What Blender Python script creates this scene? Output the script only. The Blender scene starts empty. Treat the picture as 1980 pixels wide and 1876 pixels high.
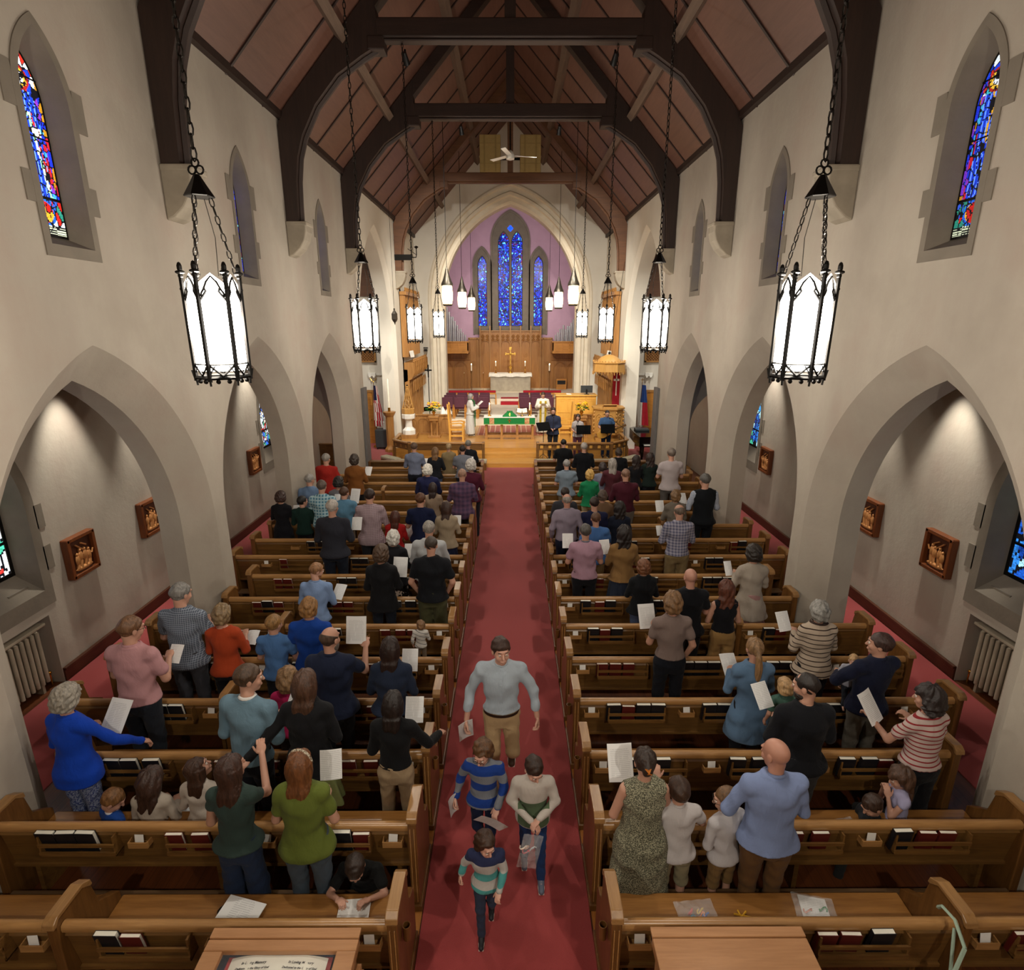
import bpy, math, random
import numpy as np
from mathutils import Vector, Matrix
R_=math.radians
rng=random.Random(7)
C=bpy.context.scene.collection
sc=bpy.context.scene
# ---------------- camera, view, world, large lights ----------------
F_=1106.0; PITCH=math.atan(313/F_); CAMZ=4.8
cd=bpy.data.cameras.new('camera'); cam=bpy.data.objects.new('camera',cd); C.objects.link(cam)
cam.location=(0,0,CAMZ); cam.rotation_euler=(math.pi/2-PITCH,0,-math.atan(3/F_))
cd.sensor_fit='HORIZONTAL'; cd.sensor_width=36; cd.lens=36*F_/1980; cd.clip_start=.05; cd.clip_end=200
sc.camera=cam
sc.view_settings.view_transform='Standard'; sc.view_settings.look='None'
sc.view_settings.gamma=1; sc.view_settings.use_curve_mapping=False
sc.view_settings.exposure=.52
w=bpy.data.worlds.new('world'); sc.world=w; w.use_nodes=True
w.node_tree.nodes['Background'].inputs[0].default_value=(.55,.62,.75,1)
w.node_tree.nodes['Background'].inputs[1].default_value=.10
LANTERN_E=24.0; BULB=150.0; SPOT_E=1.45
def spot(loc,tgt,power,size=40,col=(1,.91,.77),blend=.5,rad=.06):
    ld=bpy.data.lights.new('spot_light','SPOT'); ld.energy=power*SPOT_E; ld.color=col; ld.spot_size=R_(size); ld.spot_blend=blend; ld.shadow_soft_size=rad
    o=bpy.data.objects.new('spot_light',ld); C.objects.link(o); o.location=loc
    o.rotation_euler=(Vector(tgt)-Vector(loc)).to_track_quat('-Z','Y').to_euler(); return o
# choir and sanctuary floods behind the collar beams, then lamps added to brighten walls
for sx in(-1,1):
    spot((sx*1.2,12.45,9.55),(sx*.3,22.5,.6),820,34)
    spot((sx*2.3,16.55,9.55),(sx*1.6,24.5,.8),620,50)
    spot((sx*1.0,23.2,9.5),(sx*1.2,33.5,2.5),560,55)
    spot((sx*2.2,8.4,9.6),(sx*1.0,17.5,0),260,50,(1,.9,.8))
spot((0,12.45,9.6),(0,19.2,0),160,20)
for sx in(-1,1): spot((sx*1.8,16.6,9.45),(sx*2.2,27.3,4.6),900,62,(1,.96,.88),1)  # extra flood fill added to brighten the gable wall
for sx in(-1,1): spot((sx*6.3,19.4,8.4),(sx*5.8,22.6,0),380,110,(1,.97,.9),1,.1)  # unseen fill spots added overhead to brighten the transepts
for sx in(-1,1): spot((-sx*1.6,16.6,9.5),(sx*4.3,24.5,3.6),1250,44,(1,.95,.84),.9); spot((-sx*1.2,12.5,9.55),(sx*5.0,22.5,1.6),900,26,(1,.97,.86),.9)  # floods added to lift the crossing's side walls and transepts
spot((0,29.4,8.6),(0,33.9,1.9),480,30,(1,.80,.50),.6)
spot((0,30.6,8.6),(0,35,2.6),70,26,(1,.8,.5),.6)
for sx in(-1,1): spot((sx*2.6,28.5,8.0),(sx*1.2,35,7.6),240,95,(1,.93,.9),1,.1)  # unseen spots added inside the chancel to brighten the east wall
# aisle picture lights on the aisle ceilings
for sx in(-1,1):
    for yy in(7.63,9.35,13.35):
        spot((sx*5.72,yy+.2,4.5),(sx*6.2,yy+.12,2.0),150,50,(1,.95,.84),.8,.03)
def toY(u,v,Y):
    "point at depth Y seen along the sight line of a photo pixel"
    dv=v-938; f=F_*math.cos(PITCH)-dv*math.sin(PITCH); d=F_*math.sin(PITCH)+dv*math.cos(PITCH)
    t=Y/f; return ((u-987)*t,Y,CAMZ-d*t)
# ---------------- materials ----------------
def lin(h):
    if isinstance(h,(tuple,list)): return tuple(h)[:3]+(1,)
    h=h.lstrip('#'); c=[int(h[i:i+2],16)/255 for i in(0,2,4)]
    return tuple((x/12.92 if x<=.04045 else((x+.055)/1.055)**2.4) for x in c)+(1,)
_mc={}
class NT:
    def __init__(s,name):
        s.m=bpy.data.materials.new(name); s.m.use_nodes=True; s.t=s.m.node_tree; s.n=s.t.nodes; s.l=s.t.links
        s.b=s.n['Principled BSDF']; s.i=s.b.inputs
    def new(s,ty,**k):
        n=s.n.new(ty)
        for a,b in k.items():
            if a[0]=='_': n.inputs[int(a[1:])].default_value=b
            else: setattr(n,a,b)
        return n
    def link(s,a,b): s.l.new(a,b)
    def co(s,scale=(1,1,1),rot=(0,0,0)):
        tc=s.new('ShaderNodeTexCoord'); mp=s.new('ShaderNodeMapping'); mp.inputs['Scale'].default_value=scale; mp.inputs['Rotation'].default_value=rot
        s.link(tc.outputs['Object'],mp.inputs[0]); return mp.outputs[0]
    def noise(s,vec,scale,detail=3,rough=.5,dist=0):
        n=s.new('ShaderNodeTexNoise'); n.inputs['Scale'].default_value=scale; n.inputs['Detail'].default_value=detail
        n.inputs['Roughness'].default_value=rough; n.inputs['Distortion'].default_value=dist; s.link(vec,n.inputs['Vector']); return n.outputs['Fac']
    def ramp(s,fac,stops):
        n=s.new('ShaderNodeValToRGB'); e=n.color_ramp.elements
        while len(e)<len(stops): e.new(.5)
        for x,(p,c) in zip(e,stops): x.position=p; x.color=lin(c)
        s.link(fac,n.inputs[0]); return n.outputs[0]
    def math(s,op,a,b=None,c=None):
        n=s.new('ShaderNodeMath',operation=op)
        for i,x in enumerate((a,b,c)):
            if x is None: continue
            if isinstance(x,(int,float)): n.inputs[i].default_value=x
            else: s.link(x,n.inputs[i])
        return n.outputs[0]
    def mix(s,fac,a,b,mode='MIX'):
        n=s.new('ShaderNodeMix',data_type='RGBA',blend_type=mode)
        for i,x in((0,fac),(6,a),(7,b)):
            if isinstance(x,(int,float)): n.inputs[i].default_value=x
            elif isinstance(x,(tuple,str)): n.inputs[i].default_value=lin(x)
            else: s.link(x,n.inputs[i])
        return n.outputs[2]
    def bump(s,h,st=.3,dist=.01):
        n=s.new('ShaderNodeBump'); n.inputs['Strength'].default_value=st; n.inputs['Distance'].default_value=dist
        s.link(h,n.inputs['Height']); s.link(n.outputs[0],s.i['Normal'])
    def sep(s,vec):
        n=s.new('ShaderNodeSeparateXYZ'); s.link(vec,n.inputs[0]); return n.outputs
def plain(name,col,rough=.6,metal=0,var=.08,vs=6,bump=0,bs=60,spec=.5):
    k=('p',name,str(col),rough,metal)
    if k in _mc: return _mc[k]
    t=NT(name); v=t.co(); f=t.noise(v,vs,4)
    c=lin(col); lo=tuple(x*(1-var) for x in c[:3]); hi=tuple(min(1,x*(1+var)) for x in c[:3])
    t.link(t.ramp(f,[(.3,lo),(.7,hi)]),t.i['Base Color']); t.i['Roughness'].default_value=rough; t.i['Metallic'].default_value=metal
    t.i['Specular IOR Level'].default_value=spec
    if bump: t.bump(t.noise(v,bs,3),bump)
    _mc[k]=t.m; return t.m
def wood(name,dark,light,rough=.4,axis=0,scale=1.0,planks=0,coat=0):
    k=('w',name)
    if k in _mc: return _mc[k]
    t=NT(name); s=[7,7,7]; s[axis]=.6; v=t.co(tuple(x*scale for x in s))
    oi=t.new('ShaderNodeObjectInfo'); ad=t.new('ShaderNodeVectorMath',operation='ADD'); t.link(v,ad.inputs[0])
    mr=t.math('MULTIPLY',oi.outputs['Random'],37.0); cb=t.new('ShaderNodeCombineXYZ')
    for i in range(3): t.link(mr,cb.inputs[i])
    t.link(cb.outputs[0],ad.inputs[1]); v=ad.outputs[0]
    f=t.noise(v,2.2,6,.6,1.2); c=t.ramp(f,[(.25,dark),(.75,light)])
    f2=t.noise(v,14,3,.6); c=t.mix(.25,c,t.ramp(f2,[(.3,dark),(.7,light)]))
    if planks:
        p=t.sep(t.co()); ax=(axis+1)%2
        q=t.math('FRACT',t.math('DIVIDE',p[ax],planks)); g=t.math('LESS_THAN',q,.05); 
        fl=t.math('FLOOR',t.math('DIVIDE',p[ax],planks)); wn=t.new('ShaderNodeTexWhiteNoise',noise_dimensions='1D'); t.link(fl,wn.inputs['W'])
        c=t.mix(t.math('MULTIPLY',wn.outputs['Value'],.35),c,lin(dark)[:3]); c=t.mix(t.math('MULTIPLY',g,.7),c,'1a0d06')
    t.link(c,t.i['Base Color']); t.i['Roughness'].default_value=rough; t.i['Coat Weight'].default_value=coat; t.i['Coat Roughness'].default_value=.25
    t.bump(f2,.08,.004); _mc[k]=t.m; return t.m
def cloth(name,col,pat=None,rough=.85,wr=.5):
    k=('c',name,str(col),str(pat))
    if k in _mc: return _mc[k]
    t=NT(name); v=t.co(); p=t.sep(v); base=t.mix(t.noise(v,3,3),lin(col),tuple(x*.82 for x in lin(col)[:3])); 
    if pat:
        ty,c2=pat[0],pat[1]
        def st(o,per,duty,off=0): return t.math('LESS_THAN',t.math('FRACT',t.math('ADD',t.math('DIVIDE',o,per),off)),duty)
        if ty=='h': base=t.mix(st(p[2],pat[2],pat[3],.13),base,c2)
        if ty=='d':
            q=t.math('ADD',p[2],t.math('MULTIPLY',p[0],.35)); base=t.mix(st(q,pat[2],pat[3]),base,c2)
        if ty=='x':
            a=st(p[2],pat[2],.5); b=st(p[0],pat[2],.5); base=t.mix(t.math('MULTIPLY',t.math('ADD',a,b),pat[3]),base,c2)
        if ty=='grid':
            a=st(p[2],pat[2],pat[3]); b=st(p[0],pat[2],pat[3]); base=t.mix(t.math('MAXIMUM',a,b),base,c2)
        if ty=='dots':
            f=t.noise(v,pat[2],2,.7); base=t.mix(t.math('GREATER_THAN',f,pat[3]),base,c2)
        if ty=='torso': # block of colour on the chest only
            m_=t.math('MULTIPLY',t.math('GREATER_THAN',p[2],pat[2]),t.math('LESS_THAN',p[2],pat[3])); m_=t.math('MULTIPLY',m_,t.math('LESS_THAN',t.math('ABSOLUTE',p[0]),pat[4])); m_=t.math('MULTIPLY',m_,t.math('LESS_THAN',p[1],.122)); base=t.mix(m_,base,c2)
        if ty=='bands': # list of (z_top, colour) from low to high in metres
            for z,cc in pat[2]: base=t.mix(t.math('GREATER_THAN',p[2],z),base,cc)
    t.link(base,t.i['Base Color']); t.i['Roughness'].default_value=rough; t.i['Sheen Weight'].default_value=.04; t.i['Specular IOR Level'].default_value=.2
    f=t.noise(t.co((1,1,.45)),9,4,.55,.8); f2=t.noise(v,420,1); t.bump(t.math('ADD',f,t.math('MULTIPLY',f2,.05)),wr,.03)
    _mc[k]=t.m; return t.m
def skinm(col='c98f78'):
    k=('s',col)
    if k in _mc: return _mc[k]
    t=NT('skin'); v=t.co(); t.link(t.ramp(t.noise(v,9,4),[(.3,tuple(x*.88 for x in lin(col)[:3])),(.7,col)]),t.i['Base Color'])
    t.i['Roughness'].default_value=.5; t.i['Subsurface Weight'].default_value=.0; _mc[k]=t.m; return t.m
def hairm(col):
    k=('h',col)
    if k in _mc: return _mc[k]
    t=NT('hair'); v=t.co((1,1,.12)); f=t.noise(v,55,4,.6,.6); c=lin(col)
    t.link(t.ramp(f,[(.3,tuple(x*.5 for x in c[:3])),(.7,tuple(min(1,x*1.5) for x in c[:3]))]),t.i['Base Color'])
    t.i['Roughness'].default_value=.5; t.bump(f,.6,.01); _mc[k]=t.m; return t.m
def emis(name,col,st):
    t=NT(name); t.i['Base Color'].default_value=lin(col); t.i['Emission Color'].default_value=lin(col); t.i['Emission Strength'].default_value=st; return t.m
M=dict(
 plaster=None,
 oak=wood('oak','52341a','85602f',.38,0,1,0,.25), oak_end=wood('oak_end','4e2f12','80562a',.38,2,1,0,.25),
 oak_cap=wood('oak_cap','8a6034','b88a54',.35,0,1,0,.3), oak_capy=wood('oak_capy','7a5530','a87e4c',.35,1,1,0,.3),
 seat=wood('oak_seat','7a4e22','a8763e',.3,0,.8,0,.3),
 kneel=wood('oak_kneeler','4c3520','6d5236',.5,0),
 beam=wood('dark_beam','1f120c','37231a',.6,0,.6), beamz=wood('dark_beam_post','1f120c','37231a',.6,2,.6),
 brown=wood('brown_beam','4a2c16','6d4526',.6,0,.6), purlin=wood('purlin_wood','4f3d30','6d5646',.7,1,.6),  # purlins paler than the dark beams: lantern light put into their colour
 board=wood('ceiling_board','5a3a2e','6e4a3b',.55,1,.5),
 batten=plain('dark_batten','2a1710',.6), floor=wood('floor_oak','48240f','743e1e',.42,1,.7,.09,.1),
 strip=wood('floor_strip','8a4f1e','b87a38',.4,1,.7), gold=wood('golden_oak','a86c2a','cf9244',.32,0,.7,0,.3),
 goldfloor=wood('golden_floor','a87432','d2a052',.25,0,.5,.09,.4),
 screen=wood('screen_oak','8a5c2c','b4844a',.42,2,.8), carve=wood('carved_oak','a87838','cc9c58',.45,2,.8),
 reredos=wood('reredos_oak','855426','ac783a',.4,2,.7), yellow=wood('yellow_oak','cc8f38','e8b558',.35,2,.7),
 deskw=wood('desk_oak','9a6a42','be8c60',.3,0,.7,0,.4),
 stone=plain('grey_stone','776d60',.85,0,.12,3,.25,25), corbel=plain('corbel_stone','988d7c',.8,0,.15,4,.3,20),
 lime=plain('pale_limestone','dacfba',.7,0,.06,3,.1), altar=plain('altar_stone','a39a8a',.8,0,.12,5,.15),
 lilac=plain('lilac_plaster','bc98ac',.85,0,.05,2), iron=plain('black_iron','15120f',.45,.7), chain=plain('iron_chain','2a2622',.4,.8),
 pewter=plain('pewter','5a544b',.4,.8), brass=plain('brass','c8963c',.25,.95), gilt=plain('gilt','e8b95c',.25,.9),
 tin=plain('organ_tin','d4d8dc',.3,.7), white=plain('white_paint','e6e3da',.5), wstone=plain('white_marble','eceae2',.35),
 black=plain('black_satin','0d0d0e',.35), piano=plain('black_lacquer','070606',.12), grey=plain('dark_grey_plastic','33383a',.5),
 paper=plain('paper','e9e7e2',.7), pages=plain('book_pages','e6e2d4',.8), redb=plain('maroon_cover','5a1712',.5), blackb=plain('black_cover','15161c',.45),
 linen=cloth('white_linen','efece4'), green=cloth('green_brocade','1f7a3c'), red=cloth('red_cloth','a3202c'), mauve=cloth('mauve_upholstery','5c3642'),
 candle=plain('candle_wax','f3ecd8',.5), radiator=plain('radiator_paint','a89c88',.5), base=wood('baseboard_wood','3a1d10','5b3320',.4,1),
 needle=cloth('needlepoint','b9b096',('dots','6d6a55',60,.62)), matt=plain('matt_black','0b0b0c',.85,0,.05,6,0,60,.1), mic=plain('mic_metal','3a3a3c',.4,.6), blind=plain('grey_felt','6d6a68',.9))
def plaster():
    t=NT('cream_plaster'); v=t.co(); f=t.noise(v,.7,5,.6); c=t.ramp(f,[(.3,'a1978a'),(.5,'aba194'),(.7,'a8998c')])
    f2=t.noise(t.co((1,1,.25)),1.6,5,.65); c=t.mix(.12,c,t.ramp(f2,[(.35,'937f72'),(.65,'bfb5a2')]))
    t.link(c,t.i['Base Color']); t.i['Roughness'].default_value=.9; t.i['Specular IOR Level'].default_value=.2; t.bump(t.noise(v,9,6,.65),.25,.02); return t.m
M['plaster']=plaster()
def plaster2():
    t=NT('white_plaster'); v=t.co(); t.link(t.ramp(t.noise(v,.8,4),[(.3,'cfc9bc'),(.7,'dcd6c9')]),t.i['Base Color']); t.i['Roughness'].default_value=.9; t.i['Specular IOR Level'].default_value=.2; return t.m
M['plaster2']=plaster2()
def carpet():
    t=NT('red_carpet'); v=t.co(); f=t.noise(v,260,2); g=t.noise(v,2,3)
    c=t.mix(f,'84282a','ad4744'); c=t.mix(t.math('MULTIPLY',g,.25),c,'8c2c2e'); t.link(c,t.i['Base Color']); t.i['Roughness'].default_value=1
    t.i['Sheen Weight'].default_value=.2; t.bump(f,.5,.006); return t.m
M['carpet']=carpet()
def tiles():
    t=NT('clay_tile'); p=t.sep(t.co()); a=t.math('LESS_THAN',t.math('FRACT',t.math('DIVIDE',p[0],.22)),.12)
    t.link(t.mix(a,'a55a48','d6c0a4'),t.i['Base Color']); t.i['Roughness'].default_value=.5; return t.m
M['tile']=tiles()
def papertext():
    t=NT('printed_paper'); v=t.co(); p=t.sep(v)
    a=t.math('LESS_THAN',t.math('FRACT',t.math('DIVIDE',p[1],.0145)),.38); n=t.math('GREATER_THAN',t.noise(t.co((1,.2,1)),55,2),.42)
    e=t.math('LESS_THAN',t.math('ABSOLUTE',p[0]),.082); e2=t.math('LESS_THAN',t.math('ABSOLUTE',p[1]),.115)
    m=t.math('MULTIPLY',t.math('MULTIPLY',a,n),t.math('MULTIPLY',e,e2)); m=t.math('MULTIPLY',m,.28)
    t.link(t.mix(m,'e9e8e6','55555c'),t.i['Base Color']); t.i['Roughness'].default_value=.7; return t.m
M['ptext']=papertext()
def clear(name='clear_plastic',tint='ffffff',a=.25):
    t=NT(name); t.i['Base Color'].default_value=lin(tint); t.i['Roughness'].default_value=.12; t.i['Alpha'].default_value=a; t.i['Specular IOR Level'].default_value=.8
    f=t.noise(t.co(),18,4); t.bump(f,1,.03); return t.m
M['plastic']=clear()
# ---------------- mesh builder ----------------
class MB:
    def __init__(s): s.v=[]; s.f=[]; s.mi=[]
    def add(s,vs,fs,mi=0):
        o=len(s.v); s.v+= [tuple(map(float,p)) for p in vs]; s.f+=[tuple(o+i for i in f) for f in fs]; s.mi+=[mi]*len(fs); return s
    def box(s,x0,x1,y0,y1,z0,z1,mi=0):
        v=[(x,y,z) for z in(z0,z1) for y in(y0,y1) for x in(x0,x1)]
        return s.add(v,[(0,2,3,1),(4,5,7,6),(0,1,5,4),(1,3,7,5),(3,2,6,7),(2,0,4,6)],mi)
    def obox(s,c,size,R=None,mi=0):
        R=R or Matrix.Identity(3); c=Vector(c); h=[x/2 for x in size]
        v=[c+R@Vector((x*h[0],y*h[1],z*h[2])) for z in(-1,1) for y in(-1,1) for x in(-1,1)]
        return s.add(v,[(0,2,3,1),(4,5,7,6),(0,1,5,4),(1,3,7,5),(3,2,6,7),(2,0,4,6)],mi)
    def prism(s,poly,axis,a0,a1,mi=0):
        n=len(poly); f={'x':lambda p,a:(a,p[0],p[1]),'y':lambda p,a:(p[0],a,p[1]),'z':lambda p,a:(p[0],p[1],a)}[axis]
        v=[f(p,a0) for p in poly]+[f(p,a1) for p in poly]
        fs=[tuple(range(n))[::-1],tuple(range(n,2*n))]+[(i,(i+1)%n,n+(i+1)%n,n+i) for i in range(n)]
        return s.add(v,fs,mi)
    def tube(s,pts,r,n=8,mi=0,closed=False,cap=True):
        pts=[Vector(p) for p in pts]; m=len(pts); rs=r if isinstance(r,(list,tuple)) else [r]*m
        up=None; v=[]
        for i,p in enumerate(pts):
            if closed: d=pts[(i+1)%m]-pts[i-1]
            else: d=pts[min(i+1,m-1)]-pts[max(i-1,0)]
            if d.length<1e-9: d=Vector((0,0,1))
            d.normalize()
            if up is None: up=Vector((0,0,1)) if abs(d.z)<.9 else Vector((1,0,0))
            a=d.cross(up)
            if a.length<1e-4: a=d.cross(Vector((0,1,.1)))
            a.normalize(); b=d.cross(a); up=-b if b.dot(up)<0 else b
            for k in range(n):
                t=2*math.pi*k/n; v.append(p+(a*math.cos(t)+b*math.sin(t))*rs[i])
        fs=[]; seg=m if closed else m-1
        for i in range(seg):
            for k in range(n):
                j=(i+1)%m; fs.append((i*n+k,i*n+(k+1)%n,j*n+(k+1)%n,j*n+k))
        if cap and not closed: fs+= [tuple(range(n))[::-1],tuple((m-1)*n+k for k in range(n))]
        return s.add(v,fs,mi)
    def lathe(s,prof,n=16,c=(0,0,0),mi=0,sy=1.0,ph=0):
        v=[]; fs=[]; m=len(prof)
        for r,z in prof:
            for k in range(n):
                t=2*math.pi*(k+ph)/n; v.append((c[0]+r*math.cos(t),c[1]+r*math.sin(t)*sy,c[2]+z))
        for i in range(m-1):
            for k in range(n): fs.append((i*n+k,i*n+(k+1)%n,(i+1)*n+(k+1)%n,(i+1)*n+k))
        fs+=[tuple(range(n))[::-1],tuple((m-1)*n+k for k in range(n))]
        return s.add(v,fs,mi)
    def ball(s,c,r,nu=12,nv=8,mi=0,R=None):
        r=(r,r,r) if isinstance(r,(int,float)) else r; v=[];fs=[]
        for j in range(1,nv):
            a=math.pi*j/nv
            for i in range(nu):
                b=2*math.pi*i/nu; p=Vector((r[0]*math.sin(a)*math.cos(b),r[1]*math.sin(a)*math.sin(b),r[2]*math.cos(a)))
                if R: p=R@p
                v.append((c[0]+p.x,c[1]+p.y,c[2]+p.z))
        top=Vector((0,0,r[2])); top=R@top if R else top
        v.append((c[0]+top.x,c[1]+top.y,c[2]+top.z)); v.append((c[0]-top.x,c[1]-top.y,c[2]-top.z)); T=len(v)-2
        for j in range(nv-2):
            for i in range(nu): fs.append((j*nu+i,(j+1)*nu+i,(j+1)*nu+(i+1)%nu,j*nu+(i+1)%nu))
        for i in range(nu): fs.append((T,i,(i+1)%nu)); fs.append((T+1,(nv-2)*nu+(i+1)%nu,(nv-2)*nu+i))
        return s.add(v,fs,mi)
    def loft(s,A,B,mi=0,closed=False):
        n=len(A); m=n if closed else n-1
        return s.add(list(A)+list(B),[(i,(i+1)%n,n+(i+1)%n,n+i) for i in range(m)],mi)
    def mirror(s):
        o=len(s.v); s.v+=[(-x,y,z) for x,y,z in s.v]; s.f+=[tuple(o+i for i in f[::-1]) for f in s.f]; s.mi+=s.mi; return s
    def xf(s,Mx): s.v=[tuple(Mx@Vector(p)) for p in s.v]; return s
    def build(s,name,mats,parent=None,smooth=0,bevel=0,world=False,loc=None):
        if not isinstance(mats,(list,tuple)): mats=[mats]
        me=bpy.data.meshes.new(name); v=s.v
        if world and parent is not None:
            l=parent.location; v=[(p[0]-l.x,p[1]-l.y,p[2]-l.z) for p in v]
        if loc is not None: v=[(p[0]-loc[0],p[1]-loc[1],p[2]-loc[2]) for p in v]
        me.from_pydata(v,[],s.f)
        for m in mats: me.materials.append(m)
        if len(mats)>1: me.polygons.foreach_set('material_index',s.mi)
        if smooth:
            me.shade_smooth(); me.set_sharp_from_angle(angle=R_(smooth if smooth>1 else 35))
        o=bpy.data.objects.new(name,me); C.objects.link(o)
        if parent is not None: o.parent=parent
        if loc is not None: o.location=loc
        if bevel:
            b=o.modifiers.new('bevel','BEVEL'); b.width=bevel; b.segments=2; b.limit_method='ANGLE'
        return o
def tag(o,label=None,cat=None,group=None,kind=None):
    if label: o['label']=label
    if cat: o['category']=cat
    if group: o['group']=group
    if kind: o['kind']=kind
    return o
def thing(name,label,cat,loc=(0,0,0),rz=0,group=None,kind=None):
    o=bpy.data.objects.new(name,None); C.objects.link(o); o.location=loc; o.rotation_euler=(0,0,rz); o.empty_display_size=.1
    return tag(o,label,cat,group,kind)
KIDS={}
def copy_tree(o,loc=None,label=None,rz=None,group=None,parent=None):
    c=o.copy(); C.objects.link(c)
    if parent is not None: c.parent=parent
    for ch in o.children: copy_tree(ch,parent=c)
    if loc is not None: c.location=loc
    if rz is not None: c.rotation_euler=(0,0,rz)
    if label: c['label']=label
    if group: c['group']=group
    return c
def euler(x=0,y=0,z=0): 
    from mathutils import Euler
    return Euler((R_(x),R_(y),R_(z))).to_matrix()
# ================= STRUCTURE =================
W=4.3; WT=.6; OW=6.2; EAVE=8.45; RIDGE=13.1; SL=(RIDGE-EAVE)/4.3; YB=-4.0; YG=27.3
def arch_c(hw,rise): return (rise*rise-hw*hw)/(2*hw)
def arch_top(d,hw,zs,rise):
    if rise<.01: return zs
    c=arch_c(hw,rise); Rr=hw+c; return zs+math.sqrt(max(0,Rr*Rr-(abs(d)+c)**2))
def arch_pts(yc,hw,zs,rise,z0,n=16):
    P=[(yc-hw,z0)]
    for i in range(n+1):
        a=i/n; d=hw*(1-a); d=hw*math.cos(a*math.pi/2); P.append((yc-d,arch_top(d,hw,zs,rise)))
    Q=[(2*yc-y,z) for y,z in P[::-1]][1:]
    return P+Q
# holes: (yc,hw,zs,rise,z0)
def strips(mb,y0,y1,z0,top,holes,mp,mi=0):
    ys={y0,y1}
    for yc,hw,zs,rise,zb in holes:
        for i in range(17):
            d=hw*math.cos(i/16*math.pi/2)
            for y in(yc-d,yc+d):
                if y0<y<y1: ys.add(round(y,6))
        ys.add(round(yc-hw,6)); ys.add(round(yc+hw,6))
    ys=sorted(y for y in ys if y0-1e-6<=y<=y1+1e-6)
    tf=top if callable(top) else (lambda y:top)
    def iv(y,ym):
        z=z0; out=[]
        for yc,hw,zs,rise,zb in sorted([h for h in holes if abs(ym-h[0])<h[1]],key=lambda h:h[4]):
            out.append((z,max(zb,z))); z=arch_top(min(hw,abs(y-yc)),hw,zs,rise)
        out.append((z,tf(y))); return out
    for a,b in zip(ys,ys[1:]):
        if b-a<1e-5: continue
        m=(a+b)/2
        for (p0,p1),(q0,q1) in zip(iv(a,m),iv(b,m)):
            if p1-p0<1e-4 and q1-q0<1e-4: continue
            mb.add([mp(a,p0),mp(b,q0),mp(b,q1),mp(a,p1)],[(0,1,2,3)],mi)
def reveal(mb,P,Q,mpP,mpQ,mi=0,closed=False): mb.loft([mpP(*p) for p in P],[mpQ(*q) for q in Q],mi,closed)
BAYS=(-1.93,2.07,6.07,10.07,14.07)
TR=(19.6,2.7,4.0,3.8,0.0)
CLW=(6.07,10.07,14.07)
AISLEW=((6.07,.88,2.5,1.35,1.38),(14.95,.88,2.5,1.35,1.38))
NICHE=(6.07,.86,.0)
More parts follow.
